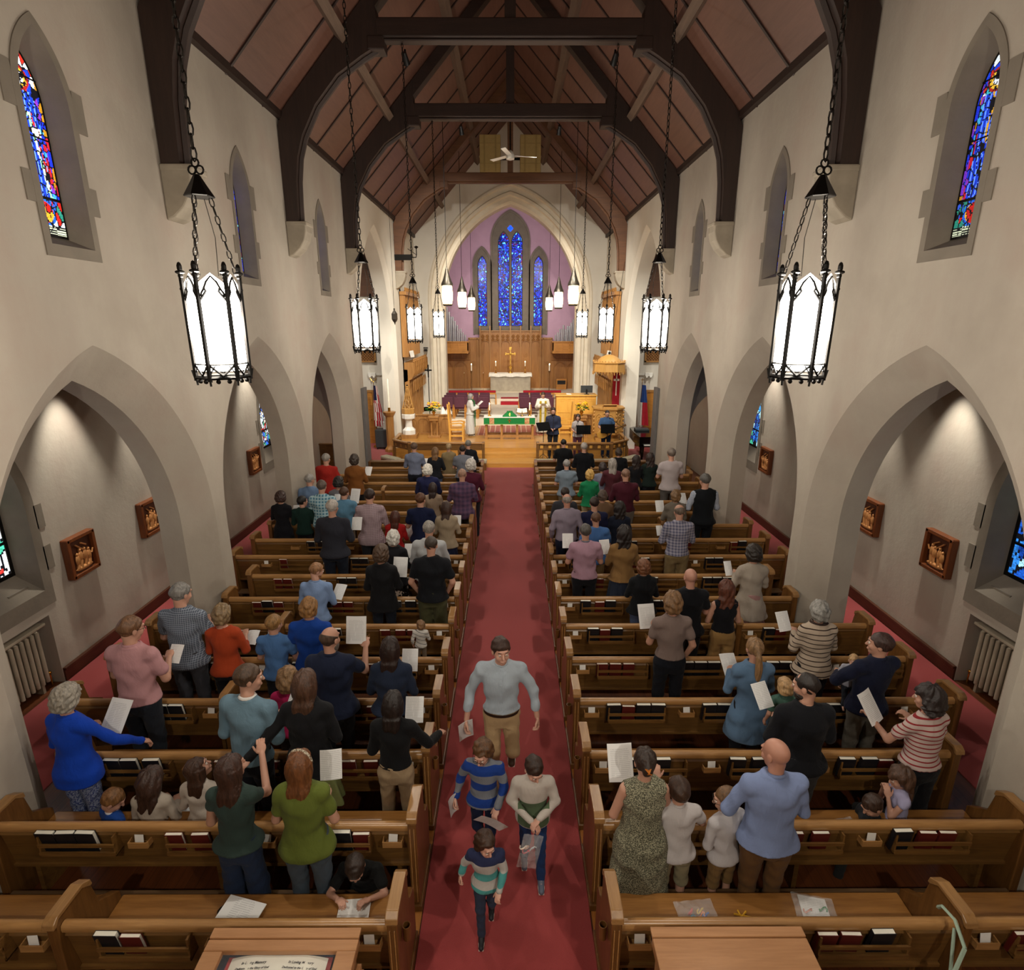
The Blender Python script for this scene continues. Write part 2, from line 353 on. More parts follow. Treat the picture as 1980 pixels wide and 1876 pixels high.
for s,side in((-1,'left'),(1,'right')):
    mb=MB(); holesN=[(y,1.85,2.0,2.58,0.0) for y in BAYS]+[TR]
    win=[(y,.29,6.77,.61,5.52) for y in CLW+(2.07,)]
    strips(mb,YB,16.9,0,EAVE+.25,[h for h in holesN if h!=TR]+win,lambda y,z:(s*W,y,z)); strips(mb,16.9,YG,0,EAVE+.25,[TR],lambda y,z:(s*W,y,z),1)
    for y in BAYS:
        A=arch_pts(y,1.85,2.0,2.58,0); B=arch_pts(y,1.47,2.06,2.16,0)
        reveal(mb,A,B,lambda y,z:(s*W,y,z),lambda y,z:(s*(W+.29),y,z)); reveal(mb,B,B,lambda y,z:(s*(W+.29),y,z),lambda y,z:(s*(W+WT),y,z))
    A=arch_pts(*TR[:4],0); B=arch_pts(TR[0],TR[1]-.14,TR[2],TR[3]-.18,0)
    reveal(mb,A,B,lambda y,z:(s*W,y,z),lambda y,z:(s*(W+.14),y,z),1); reveal(mb,B,B,lambda y,z:(s*(W+.14),y,z),lambda y,z:(s*(W+WT),y,z),1)
    strips(mb,YB,16.9,0,5.0,[(y,1.47,2.06,2.16,0.0) for y in BAYS],lambda y,z:(s*(W+WT),y,z))
    strips(mb,16.9,23.3,0,8.7,[(TR[0],TR[1]-.14,TR[2],TR[3]-.18,0.)],lambda y,z:(s*(W+WT),y,z))
    for y in CLW+(2.07,): # backing of the window pockets
        pass
    tag(mb.build('wall_'+side,[M['plaster'],M['plaster2']],smooth=30),kind='structure')
    # outer aisle wall with window openings and radiator niches
    mb=MB(); H=[(y,hw,zs,rise,zb) for y,hw,zs,rise,zb in AISLEW]
    nich=[(y,.86,1.03,.001,0.0) for y in(6.07,)]
    strips(mb,YB,23.9,0,5.0,H+nich,lambda y,z:(s*OW,y,z))
    for y in(6.07,):
        P=[(y-.86,0),(y-.86,1.03),(y+.86,1.03),(y+.86,0)]
        reveal(mb,P,P,lambda y,z:(s*OW,y,z),lambda y,z:(s*(OW+.28),y,z))
        mb.add([(s*(OW+.28),y-.86,0),(s*(OW+.28),y+.86,0),(s*(OW+.28),y+.86,1.03),(s*(OW+.28),y-.86,1.03)],[(0,1,2,3)])
    tag(mb.build('wall_aisle_'+side,M['plaster'],smooth=30),kind='structure')
    # aisle ceiling, aisle end wall with low arch, transept walls
    mb=MB(); mb.box(min(s*(W+WT),s*(OW+.3)),max(s*(W+WT),s*(OW+.3)),YB,17.0,4.62,4.72)
    tag(mb.build('ceiling_aisle_'+side,M['plaster']),kind='structure')
    mb=MB(); lo,hi=sorted((s*(W+WT-.02),s*(OW+.02)))
    hole=[(s*5.78,.52,1.9,.95,0.)]
    strips(mb,lo,hi,0,4.65,hole,lambda x,z:(x,16.6,z)); A=arch_pts(s*5.78,.52,1.9,.95,0); reveal(mb,A,A,lambda x,z:(x,16.6,z),lambda x,z:(x,16.95,z))
    tag(mb.build('wall_aisle_end_'+side,M['plaster'],smooth=30),kind='structure')
    mb=MB(); x0,x1=sorted((s*W,s*9.0)); mb.box(x0,x1,23.35,23.6,0,8.7); mb.box(*sorted((s*OW,s*9.0)),16.6,16.9,4.6,8.7) ; mb.box(*sorted((s*9.0,s*9.2)),16.6,23.6,0,8.7)
    tag(mb.build('wall_transept_'+side,M['plaster2']),kind='structure')
    mb=MB(); mb.box(*sorted((s*(W+WT),s*9.2)),16.9,23.6,8.6,8.7); tag(mb.build('ceiling_transept_'+side,M['plaster']),kind='structure')
    # baseboards
    mb=MB()
    for a,b in((YB,5.2),(6.94,16.6)):
        mb.box(*sorted((s*OW,s*(OW-.03))),a,b,0,.19); mb.box(*sorted((s*OW,s*(OW-.05))),a,b,.17,.21)
    for y in(6.07,): mb.box(*sorted((s*(OW+.28),s*(OW+.25))),y-.86,y+.86,0,.12)
    tag(mb.build('baseboard_'+side,M['base'],bevel=.006),kind='structure')
# floor
mb=MB(); mb.box(-6.6,6.6,YB,19.0,-.2,0); tag(mb.build('floor',M['floor']),kind='structure')
mb=MB(); mb.box(-9.2,9.2,19.0,35.6,-.2,-.001); mb.box(-9.2,-6.6,16.6,19,-.2,-.001); mb.box(6.6,9.2,16.6,19,-.2,-.001)
tag(mb.build('floor_crossing',M['goldfloor']),kind='structure')
cx0,cx1=-.74,.665
mb=MB(); mb.box(cx0,cx1,YB,19.13,0,.012); tag(mb.build('aisle_carpet',M['carpet']),'deep red carpet runner down the centre aisle between the pews','carpet')
for s,n in((-1,'left'),(1,'right')):
    mb=MB(); mb.box(*sorted((s*4.98,s*6.16)),YB,16.6,0,.012); tag(mb.build('side_carpet',M['carpet']),f'deep red carpet along the {n} side aisle under the carved wall panels','carpet')
    mb=MB(); mb.box(*sorted((s*.68 if s>0 else -.75,s*.95)),YB,16.4,0,.011); tag(mb.build('trim_1' if s<0 else 'trim_2',M['strip']),kind='structure')
mb=MB(); mb.box(-4.28,cx0,17.05,19.13,0,.012); mb.box(-6.8,-4.31,17.05,23.3,0,.012); tag(mb.build('transept_carpet',M['carpet']),'red carpet before the kneelers left of the chancel steps','carpet')
mb=MB(); mb.box(cx1,4.28,17.05,19.13,0,.012); mb.box(4.31,5.6,17.05,23.3,0,.012); tag(mb.build('transept_carpet',M['carpet']),'red carpet under the grand piano right of the chancel steps','carpet')
# roof
mb=MB()
for s in(-1,1):
    mb.add([(s*4.5,YB,EAVE-.2*SL),(s*4.5,YG,EAVE-.2*SL),(0,YG,RIDGE),(0,YB,RIDGE)],[(0,1,2,3) if s>0 else(3,2,1,0)])
rf=mb.build('ceiling',M['board']); tag(rf,kind='structure')
mb=MB()
for i in range(24):
    y=-3+i*1.333-.31
    if y>YG: break
    for s in(-1,1):
        for k in(0,):
            mb.add([(s*4.4,y-.025,EAVE-.1*SL-.035),(s*4.4,y+.025,EAVE-.1*SL-.035),(0,y+.025,RIDGE-.035),(0,y-.025,RIDGE-.035),
                (s*4.4,y-.025,EAVE-.1*SL),(s*4.4,y+.025,EAVE-.1*SL),(0,y+.025,RIDGE),(0,y-.025,RIDGE)],[(0,1,2,3),(0,4,5,1),(2,6,7,3),(1,5,6,2),(0,3,7,4)])
b=mb.build('battens',M['batten']); b.parent=rf
mb=MB()
for s in(-1,1): mb.box(*sorted((s*4.3,s*4.2)),YB,YG,EAVE-.02,EAVE+.1)
tag(mb.build('trim_3',M['beam']),kind='structure')
ti=[10]
def trimobj(mb,m,**k):
    ti[0]+=1; return tag(mb.build('trim_%d'%ti[0],m,**k),kind='structure')
for s in(-1,1):
    for x,zz in((3.0,.0),(1.42,.0)):
        z=RIDGE-SL*x-.06; mb=MB(); n=Vector((s*SL,0,1)).normalized(); R=Matrix.Rotation(s*math.atan(SL),3,'Y')
        mb.obox((s*x,(YB+YG)/2,z-.08),(.16,YG-YB,.2),R); trimobj(mb,M['purlin'])
# trusses
def truss(y,mat,matz,label):
    t=thing('roof_truss',label,'roof truss',(0,y,6.65),group='arched roof trusses'); th=.16
    inner=[(4.06,6.65),(4.05,7.0),(4.03,7.4),(3.97,7.8),(3.85,8.15),(3.57,8.64),(3.13,9.12),(2.65,9.42),(2.35,9.58)]
    for s in(-1,1):
        outer=[(4.29,6.65),(4.29,7.0),(4.29,7.4),(4.29,7.8),(4.29,8.3)]+[(x,RIDGE-SL*x-.03) for x in(4.1,3.6,3.0,2.4)]
        mb=MB(); n=len(inner); v=[]
        for yy in(y-th,y+th):
            for a in inner: v.append((s*a[0],yy,a[1]))
            for a in outer: v.append((s*a[0],yy,a[1]))
        f=[]
        for i in range(n-1):
            f+=[(i,i+1,n+i+1,n+i),(2*n+i,3*n+i,3*n+i+1,2*n+i+1),(i,2*n+i,2*n+i+1,i+1),(n+i,n+i+1,3*n+i+1,3*n+i)]
        f+=[(0,n,3*n,2*n),(n-1,3*n-1,4*n-1,2*n-1)]
        mb.add(v,f); mb.build('arch_brace',matz,t,world=True,smooth=25)
        mb=MB() # moulded inner edge
        mb.tube([(s*(a[0]-.01),y,a[1]-.01) for a in inner],.055,6); mb.build('edge_moulding',matz,t,world=True,smooth=50)
        mb=MB(); L=[(4.3,RIDGE-SL*4.3-.02),(0,RIDGE-.02),(0,RIDGE-.36),(4.05,RIDGE-SL*4.05-.36)]
        mb.prism([(s*a,b) for a,b in L],'y',y-.14,y+.14); mb.build('rafter',mat,t,world=True)
    mb=MB(); mb.box(-2.75,2.75,y-.15,y+.15,9.70,10.0); mb.box(-2.4,2.4,y-.1,y+.1,9.66,9.70); mb.box(-2.55,-2.25,y-.17,y+.17,9.5,9.72); mb.box(2.25,2.55,y-.17,y+.17,9.5,9.72)
    mb.build('collar_beam',mat,t,world=True,bevel=.02)
    mb=MB(); mb.box(-.1,.1,y-.1,y+.1,10.0,12.9); mb.build('king_post',matz,t,world=True)
    return t
for y,m,mz,l in((3.95,'beam','beamz','dark arched roof truss above the nearest pews, mostly beyond the top edge'),(8.0,'beam','beamz','dark arched roof truss springing beside the first tall lancet windows'),(12.1,'beam','beamz','dark arched roof truss whose collar beam crosses the top of the picture'),
      (16.2,'beam','beamz','dark arched roof truss in front of the ceiling fan'),(22.9,'brown','brown','lighter brown roof truss carrying the two beige boxes')):
    truss(y,M[m],M[mz],l)
    for s,sd in((-1,'left'),(1,'right')):
        if y<4: continue
        mb=MB(); P=[(4.3,6.68),(3.93,6.68),(3.93,6.5),(3.97,6.35),(4.06,6.2),(4.2,6.08),(4.3,6.04)]
        mb.prism([(s*a,b) for a,b in P],'y',y-.19,y+.19); mb.prism([(s*a,b) for a,b in [(4.3,6.68),(3.9,6.68),(3.9,6.6),(4.3,6.6)]],'y',y-.20,y+.20)
        wh={8.0:'beside the first lancet window',12.1:'between the middle and farthest lancet windows',16.2:'at the arcade end',22.9:'of the pier before the chancel'}[y]
        tag(mb.build('stone_corbel',M['corbel'],bevel=.02,loc=(s*4.3,y,6.04)),f'stone corbel on the {sd} wall {wh}','corbel','stone corbels')
# rods on the upper purlins: brace shadows come from real struts
# gable wall with chancel arch
CA=(0,3.03,5.77,4.07)
mb=MB(); strips(mb,-4.45,4.45,0,lambda x:RIDGE-SL*abs(x)+.05,[(0,3.75,5.77,4.95,0.)],lambda x,z:(x,YG,z))
ring=[(3.75,4.95,0),(3.70,4.88,-.04),(3.62,4.80,-.04),(3.58,4.75,.06),(3.44,4.58,.08),(3.40,4.53,.0),(3.30,4.41,.02),(3.26,4.36,.14),(3.12,4.18,.16),(3.03,4.07,.26),(3.03,4.07,.9)]
wl=mb.build('wall_gable',M['plaster2'],smooth=30); tag(wl,kind='structure')
mb=MB(); cur=[arch_pts(0,a,5.77,b,0.,20) for a,b,_ in ring]
for (P,(_,_,ya)),(Q,(_,_,yb)) in zip(list(zip(cur,ring)),list(zip(cur,ring))[1:]):
    mb.loft([(p[0],YG+ya,p[1]) for p in P],[(q[0],YG+yb,q[1]) for q in Q])
am=mb.build('chancel_arch_moulding',M['lime'],smooth=30); am.name='trim_5'; tag(am,kind='structure')
# chancel shell
EY=35.2; CW=4.3
mb=MB(); strips(mb,-CW,CW,0,11.5,[(-.385,.33,9.2,.65,4.62),(.385,.33,9.2,.65,4.62),(-1.63,.27,8.0,.55,4.62),(1.63,.27,8.0,.55,4.62)],lambda x,z:(x,EY,z))
tag(mb.build('wall_east',M['lilac']),kind='structure')
mb=MB()
for s in(-1,1): mb.box(*sorted((s*CW,s*(CW+.2))),YG+.9,EY,0,11.5)
mb.box(-CW,CW,YG+.9,YG+.95,10.2,11.5); mb.box(-CW-.1,-3.03,YG+.88,YG+.92,0,10.5); mb.box(3.03,CW+.1,YG+.88,YG+.92,0,10.5)
tag(mb.build('wall_chancel',M['lilac']),kind='structure')
mb=MB(); mb.box(-CW,CW,YG,EY,11.5,11.6); tag(mb.build('ceiling_chancel',M['brown']),kind='structure')
mb=MB(); mb.box(-6.6,6.6,YB-.1,YB,0,13.2); tag(mb.build('wall_west',M['plaster']),kind='structure')
# ---------------- stained glass ----------------
def attr_mat(name,st):
    t=NT(name); a=t.new('ShaderNodeAttribute'); a.attribute_name='Col'; t.i['Base Color'].default_value=(.01,.01,.012,1); t.i['Specular IOR Level'].default_value=.15; t.link(a.outputs['Color'],t.i['Emission Color'])
    t.i['Emission Strength'].default_value=st; t.i['Roughness'].default_value=.2; return t.m
GL=attr_mat('stained_glass',1.5); GL2=attr_mat('stained_glass_dim',.85)
def glass_mesh(name,wfn,z0,z1,nx,nz,colfn,mat,mp,parent,seed=1,cell=.07,lead=.012):
    zs=np.linspace(z0,z1,nz+1); rs=np.random.RandomState(seed)
    wm=max(wfn(z) for z in zs); ns=int((2*wm/cell)*((z1-z0)/cell)); S=np.c_[rs.uniform(-wm,wm,ns),rs.uniform(z0,z1,ns)]
    V=[];Fc=[];cc=[]
    for z in zs:
        w_=max(.004,wfn(z))
        for i in range(nx+1): V.append((w_*(2*i/nx-1),z))
    V=np.array(V)
    for j in range(nz):
        for i in range(nx):
            a=j*(nx+1)+i; Fc.append((a,a+1,a+nx+2,a+nx+1))
    Fc=np.array(Fc); cen=V[Fc].mean(1)
    D=np.sqrt(((cen[:,None,:]-S[None])*np.array([1,.62])[None,None]).__pow__(2).sum(2)); o=np.argsort(D,1)[:,:2]
    d1=D[np.arange(len(D)),o[:,0]]; d2=D[np.arange(len(D)),o[:,1]]; ld=(d2-d1)<lead
    cols=np.array([colfn(*( (S[k] if True else c)),c) for k,c in zip(o[:,0],cen)])
    cols[ld]=(.004,.004,.006)
    me=bpy.data.meshes.new(name); me.from_pydata([mp(a,b) for a,b in V],[],[tuple(map(int,f)) for f in Fc])
    ca=me.color_attributes.new('Col','FLOAT_COLOR','CORNER'); arr=np.ones((len(Fc)*4,4)); arr[:,:3]=np.repeat(cols,4,0); ca.data.foreach_set('color',arr.ravel())
    me.materials.append(mat); ob=bpy.data.objects.new(name,me); C.objects.link(ob); ob.parent=parent
    l=parent.location; me.transform(Matrix.Translation(-l)); return ob
def pal(c,v=.25):
    a=lin(c); k=1+rng.uniform(-v,v); return tuple(min(1,x*k) for x in a[:3])
def saint(hw,z0,z1,seed):
    r=random.Random(seed); H=z1-z0
    def f(sx,sz,c):
        p=c[0]/hw; q=(c[1]-z0)/H; h=hash((round(sx,4),round(sz,4)))%1000/1000
        if abs(c[1]-(z0+.205*H))<.012: return (.004,.004,.005)
        if q<.05: return pal('c9cfae') if (int(c[0]*160)+int(c[1]*90))%2 else (.01,.01,.01)
        if q<.2:
            d=math.hypot(p*.9,(q-.125)*7)
            if d<.42: return pal('e8a12a') if h<.45 else pal('b81c16')
            if d<.55: return pal('1c5fd0')
            return pal(['d8e4ea','c42018','2a7f6c','2f55c8'][int(h*4)])
        if abs(p)>.8: return pal(['b81f2a','1b2fc0','b07a1c','1b2fc0','6a2fae'][int(h*5)])
        dh=math.hypot(p+.05,(q-.83)*9)
        if dh<.3:
            if abs(q-.838)<.006 and .08<abs(p+.05)<.2: return (.03,.03,.04)
            return pal('dfe4ea',.08)
        if dh<.47: return pal('e0b030')
        if dh<.58: return pal('9c2018')
        if q>.77: return pal(['1a3bc8','35a8b8','dfe9ee','c22a1e','1530a0'][int(h*5)])
        if abs(p)<.62:
            if .1<p-.9*(.62-q)<.26 and q<.66: return pal('dfe8c8' if h<.5 else '8fc8a0',.2)
            if abs(q-.56)<.025 and p>.15: return pal('e8c8b8',.1)
            if .30<p-.9*(.62-q)<.38 and q<.66: return pal('c9302a',.2)
            if abs(p+.12-.06*math.sin(q*30))<.05 and q>.5: return pal('d09a22',.2)
            f_=math.sin(p*26+2.5*math.sin(q*14))
            return pal('6f9cf4' if f_>.72 else ('1230a8' if f_<-.6 else '1f44dc'),.15)
        return pal(['1b2fc0','7a2fa8','3b9fd0','b81f2a'][int(h*4)])
    return f
def mosaic(cols,seed):
    def f(sx,sz,c):
        h=(math.sin(sx*91.7+sz*47.3+seed)*43758.5)%1; return pal(cols[int(h*len(cols))],.5)
    return f
BLUES=['0f1fb0','1a36e0','0c1788','2048e8','2a78d8','101a70','1530c0','0c1788','5a1430','0f1fb0','1838d0','101a70','68d0f0','0a1050','1a36c0','301a80']
def lancet_w(hw,zs,rise):
    c=arch_c(hw,rise)
    def f(z):
        if z<=zs: return hw
        return max(0,math.sqrt(max(0,(hw+c)**2-(z-zs)**2))-c)
    return f
wi=[0]
def lancet_window(s,y,style,note):
    wi[0]+=1; t=thing('window_%d'%wi[0],note,'window',(s*W,y,5.41),kind='structure')
    hw,zs,rise,zb=.29,6.77,.61,5.52; mp=lambda xx:(lambda a,b:(xx,y+a,b))
    A=arch_pts(0,.37,6.77,.71,5.41); B=arch_pts(0,hw,zs,rise,zb); xo=s*(W-.012)
    mb=MB(); mb.loft([(xo,y+a,b) for a,b in A],[(xo,y+a,b) for a,b in B],closed=True)
    mb.loft([(xo,y+a,b) for a,b in A],[(s*(W+.01),y+a,b) for a,b in A],closed=True)
    for sg in(-1,1):
        for q0,q1,e in((5.86,6.12,.10),(6.62,6.98,.13)): mb.box(*sorted((xo+s*.001,s*(W+.01))),*sorted((y+sg*.36,y+sg*(.37+e))),q0,q1)
    mb.build('surround',M['stone'],t,world=True)
    D=.22; Bi=arch_pts(0,.23,6.77,.5,5.62); mb=MB(); mb.loft([(xo,y+a,b) for a,b in B],[(s*(W+D),y+a,b) for a,b in Bi],closed=True)
    mb.add([(s*(W+D+.03),y-.5,5.3),(s*(W+D+.03),y+.5,5.3),(s*(W+D+.03),y+.5,7.6),(s*(W+D+.03),y-.5,7.6)],[(0,1,2,3)])
    mb.build('reveal',M['stone'],t,world=True)
    nx,nz=(34,230) if y<8 else(20,120)
    wf=lancet_w(.225,6.77,.49); cf=saint(.225,5.64,7.25,3+s) if style=='saint' else mosaic(BLUES,y)
    glass_mesh('stained_glass',wf,5.64,7.25,nx,nz,cf,GL if s<0 else GL2,lambda a,b:(s*(W+D-.012),y-s*a,b),t,seed=int(y*3+s),cell=.062,lead=.006)
    mb=MB(); mb.loft([(s*(W+D-.02),y+a,b) for a,b in arch_pts(0,.235,6.77,.51,5.615)],[(s*(W+D-.02),y+a,b) for a,b in arch_pts(0,.215,6.77,.48,5.64)],closed=True)
    for z in(5.97,6.5,7.0): mb.box(*sorted((s*(W+D-.016),s*(W+D-.026))),y-.22,y+.22,z-.006,z+.006)
    mb.build('lead_frame',M['iron'],t,world=True)
for s,sd in((-1,'left'),(1,'right')):
    lancet_window(s,6.07,'saint',f'tall lancet stained glass window with a robed figure, nearest on the {sd} wall')
    lancet_window(s,10.07,'m',f'narrow blue lancet window, middle of three on the {sd} wall')
    lancet_window(s,14.07,'m',f'grey stone lancet window nearest the chancel on the {sd} wall')
def aisle_window(s,Y,note):
    wi[0]+=1; t=thing('window_%d'%wi[0],note,'window',(s*OW,Y,1.14),kind='structure')
    yc,hw,zs,rise,zb=Y,.88,2.5,1.35,1.38; xo=s*(OW-.012)
    A=arch_pts(0,1.02,2.5,1.55,1.16); B=arch_pts(0,hw,zs,rise,zb); mb=MB()
    mb.loft([(xo,Y+a,b) for a,b in A],[(xo,Y+a,b) for a,b in B],closed=True); mb.loft([(xo,Y+a,b) for a,b in A],[(s*(OW+.01),Y+a,b) for a,b in A],closed=True)
    for sg in(-1,1):
        for q0,q1 in((1.62,1.95),(2.2,2.52)): mb.box(*sorted((xo,s*(OW+.02))),*sorted((Y+sg*1.0,Y+sg*1.13)),q0,q1)
    mb.build('surround',M['stone'],t,world=True)
    D=.26; Bi=arch_pts(0,.77,2.5,1.18,1.66); mb=MB(); mb.loft([(xo,Y+a,b) for a,b in B],[(s*(OW+D),Y+a,b) for a,b in Bi],closed=True)
    mb.box(*sorted((s*(OW+.08),s*(OW+.17))),Y+.45,Y+.75,1.46,1.50)
    mb.add([(s*(OW+D+.03),Y-.95,1.3),(s*(OW+D+.03),Y+.95,1.3),(s*(OW+D+.03),Y+.95,3.95),(s*(OW+D+.03),Y-.95,3.95)],[(0,1,2,3)])
    mb.build('reveal',M['stone'],t,world=True)
    cf=mosaic(['e8eef2','e8eef2','cfe4f0','c83028','e8eef2','3a6fd8','3fae8c','f0d8c8'] if s<0 else ['3aa0e8','1a56c0','a8e0f0','2f7fd8','3fae8c','103a90'],Y)
    glass_mesh('stained_glass',lancet_w(.74,2.5,1.13),1.70,3.58,50,130,cf,GL if Y<10 and s<0 else GL2,lambda a,b:(s*(OW+D-.012),Y-s*a,b),t,seed=int(Y)+9,cell=.11,lead=.013)
    mb=MB(); mb.loft([(s*(OW+D-.03),Y+a,b) for a,b in arch_pts(0,.78,2.5,1.2,1.65)],[(s*(OW+D-.03),Y+a,b) for a,b in arch_pts(0,.735,2.5,1.13,1.70)],closed=True)
    mb.box(*sorted((s*(OW+D-.02),s*(OW+D-.05))),Y-.74,Y+.74,2.1,2.13); mb.build('iron_frame',M['iron'],t,world=True)
for s,sd in((-1,'left'),(1,'right')):
    aisle_window(s,6.07,f'wide stained glass window above the near radiator in the {sd} side aisle'); aisle_window(s,14.95,f'deep stone window beyond the third carved panel in the {sd} side aisle')
# east windows
def east_light(x,hw,zs,rise,zb,t,seed):
    A=arch_pts(x,hw+.0,zs,rise,zb); B=arch_pts(x,hw-.03,zs,rise-.06,zb+.03); mb=MB()
    mb.loft([(a,EY-.01,b) for a,b in A],[(a,EY+.25,b) for a,b in B],closed=True); mb.build('reveal',M['stone'],t,world=True)
    top=zs+rise-.07
    def cf(sx,sz,c):
        h=(math.sin(sx*91.7+sz*47.3+seed)*43758.5)%1
        q=(c[1]-zb)/(top-zb)
        if abs(((c[1]-zb)%1.55)-.02)<.03: return (.005,.008,.05)
        if .66<q<.82 and abs(c[0]-x-.02*math.sin(c[1]*9))<.13 and hw>.2: return pal('7a1220' if h<.7 else '2a1a70',.4)
        return pal(BLUES[int(h*len(BLUES))],.6)
    glass_mesh('stained_glass',lancet_w(hw-.035,zs,rise-.07),zb+.04,top,14,170,cf,GLE,lambda a,b:(x+a,EY+.2,b),t,seed=seed,cell=.06,lead=.006)
GLE=attr_mat('east_glass',1.5)
def east(xc,lights,outer,note,quat=False):
    wi[0]+=1; t=thing('window_%d'%wi[0],note,'window',(xc,EY,4.2),kind='structure')
    for i,(x,hw,zs,rise) in enumerate(lights): east_light(x,hw,zs,rise,4.62,t,int(x*10)+40)
    ow,ozs,orise=outer; mb=MB()
    # stone surround built in strips with openings
    tops=lancet_w(ow,ozs,orise)
    H=[(x,hw,zs,rise,4.62) for x,hw,zs,rise in lights]
    strips(mb,xc-ow,xc+ow,4.15,lambda x:arch_top(min(ow,abs(x-xc)),ow,ozs,orise),H+([(0,.12,10.02,.13,9.86)] if quat else []),lambda x,z:(x,EY-.02,z))
    A=arch_pts(xc,ow,ozs,orise,4.15); mb.loft([(a,EY-.02,b) for a,b in A],[(a,EY,b) for a,b in A])
    Ai=arch_pts(xc,ow-.1,ozs,orise-.14,4.15); Ao=arch_pts(xc,ow+.0,ozs,orise,4.15); mb.loft([(a,EY-.08,b) for a,b in Ao],[(a,EY-.08,b) for a,b in Ai]); mb.loft([(a,EY-.08,b) for a,b in Ai],[(a,EY-.02,b) for a,b in Ai]); mb.loft([(a,EY-.08,b) for a,b in Ao],[(a,EY,b) for a,b in Ao])
    mb.build('surround',M['stone'],t,world=True,smooth=30)
    if quat:
        mb=MB(); 
        for a,b in((0,.09),(0,-.09),(.09,0),(-.09,0),(0,0)): mb.lathe([(.075,0),(.075,.02)],14,(0,0,0)) if 0 else mb.prism([(a+.075*math.cos(k*math.pi/7),9.97+b+.075*math.sin(k*math.pi/7)) for k in range(14)],'y',EY-.04,EY-.03)
        me=mb.build('quatrefoil_glass',emis('blue_glass','1a50e0',1.0),t,world=True)
    return t
east(0,[(-.385,.33,9.2,.65),(.385,.33,9.2,.65)],(1.14,9.3,1.65),'tall twin light blue stained glass window above the altar',True)
east(-1.63,[(-1.63,.27,8.0,.55)],(.56,8.0,1.05),'slim blue stained glass window left of the twin light window')
east(1.63,[(1.63,.27,8.0,.55)],(.56,8.0,1.05),'slim blue stained glass window right of the twin light window')
# ================= LANTERNS =================
def glow_mat(name,col,st,tr):
    t=NT(name); e=t.new('ShaderNodeEmission'); e.inputs[0].default_value=lin(col); e.inputs[1].default_value=st; q=t.new('ShaderNodeBsdfTransparent'); m=t.new('ShaderNodeMixShader'); m.inputs[0].default_value=tr
    t.link(e.outputs[0],m.inputs[1]); t.link(q.outputs[0],m.inputs[2]); t.link(m.outputs[0],t.n['Material Output'].inputs[0]); return t.m
GLOW=glow_mat('lantern_glass','fff8ec',LANTERN_E,.45); GLOW2=emis('chancel_lamp_glass','ffdca4',7)
def chain_mesh(mb,p0,p1,link=.075,r=.0055,w=.016):
    p0=Vector(p0);p1=Vector(p1); L=(p1-p0).length; n=max(1,int(L/(link*.8))); d=(p1-p0).normalized()
    a=d.cross(Vector((1,.3,0))).normalized(); b=d.cross(a)
    for i in range(n):
        c=p0+(p1-p0)*((i+.5)/n); s_=a if i%2 else b; pts=[]
        for k in range(8):
            t=2*math.pi*k/8; pts.append(c+d*(link/2)*math.sin(t)+s_*w*math.cos(t)*(1.15 if abs(math.sin(t))<.8 else 1))
        mb.tube(pts,r,4,closed=True)
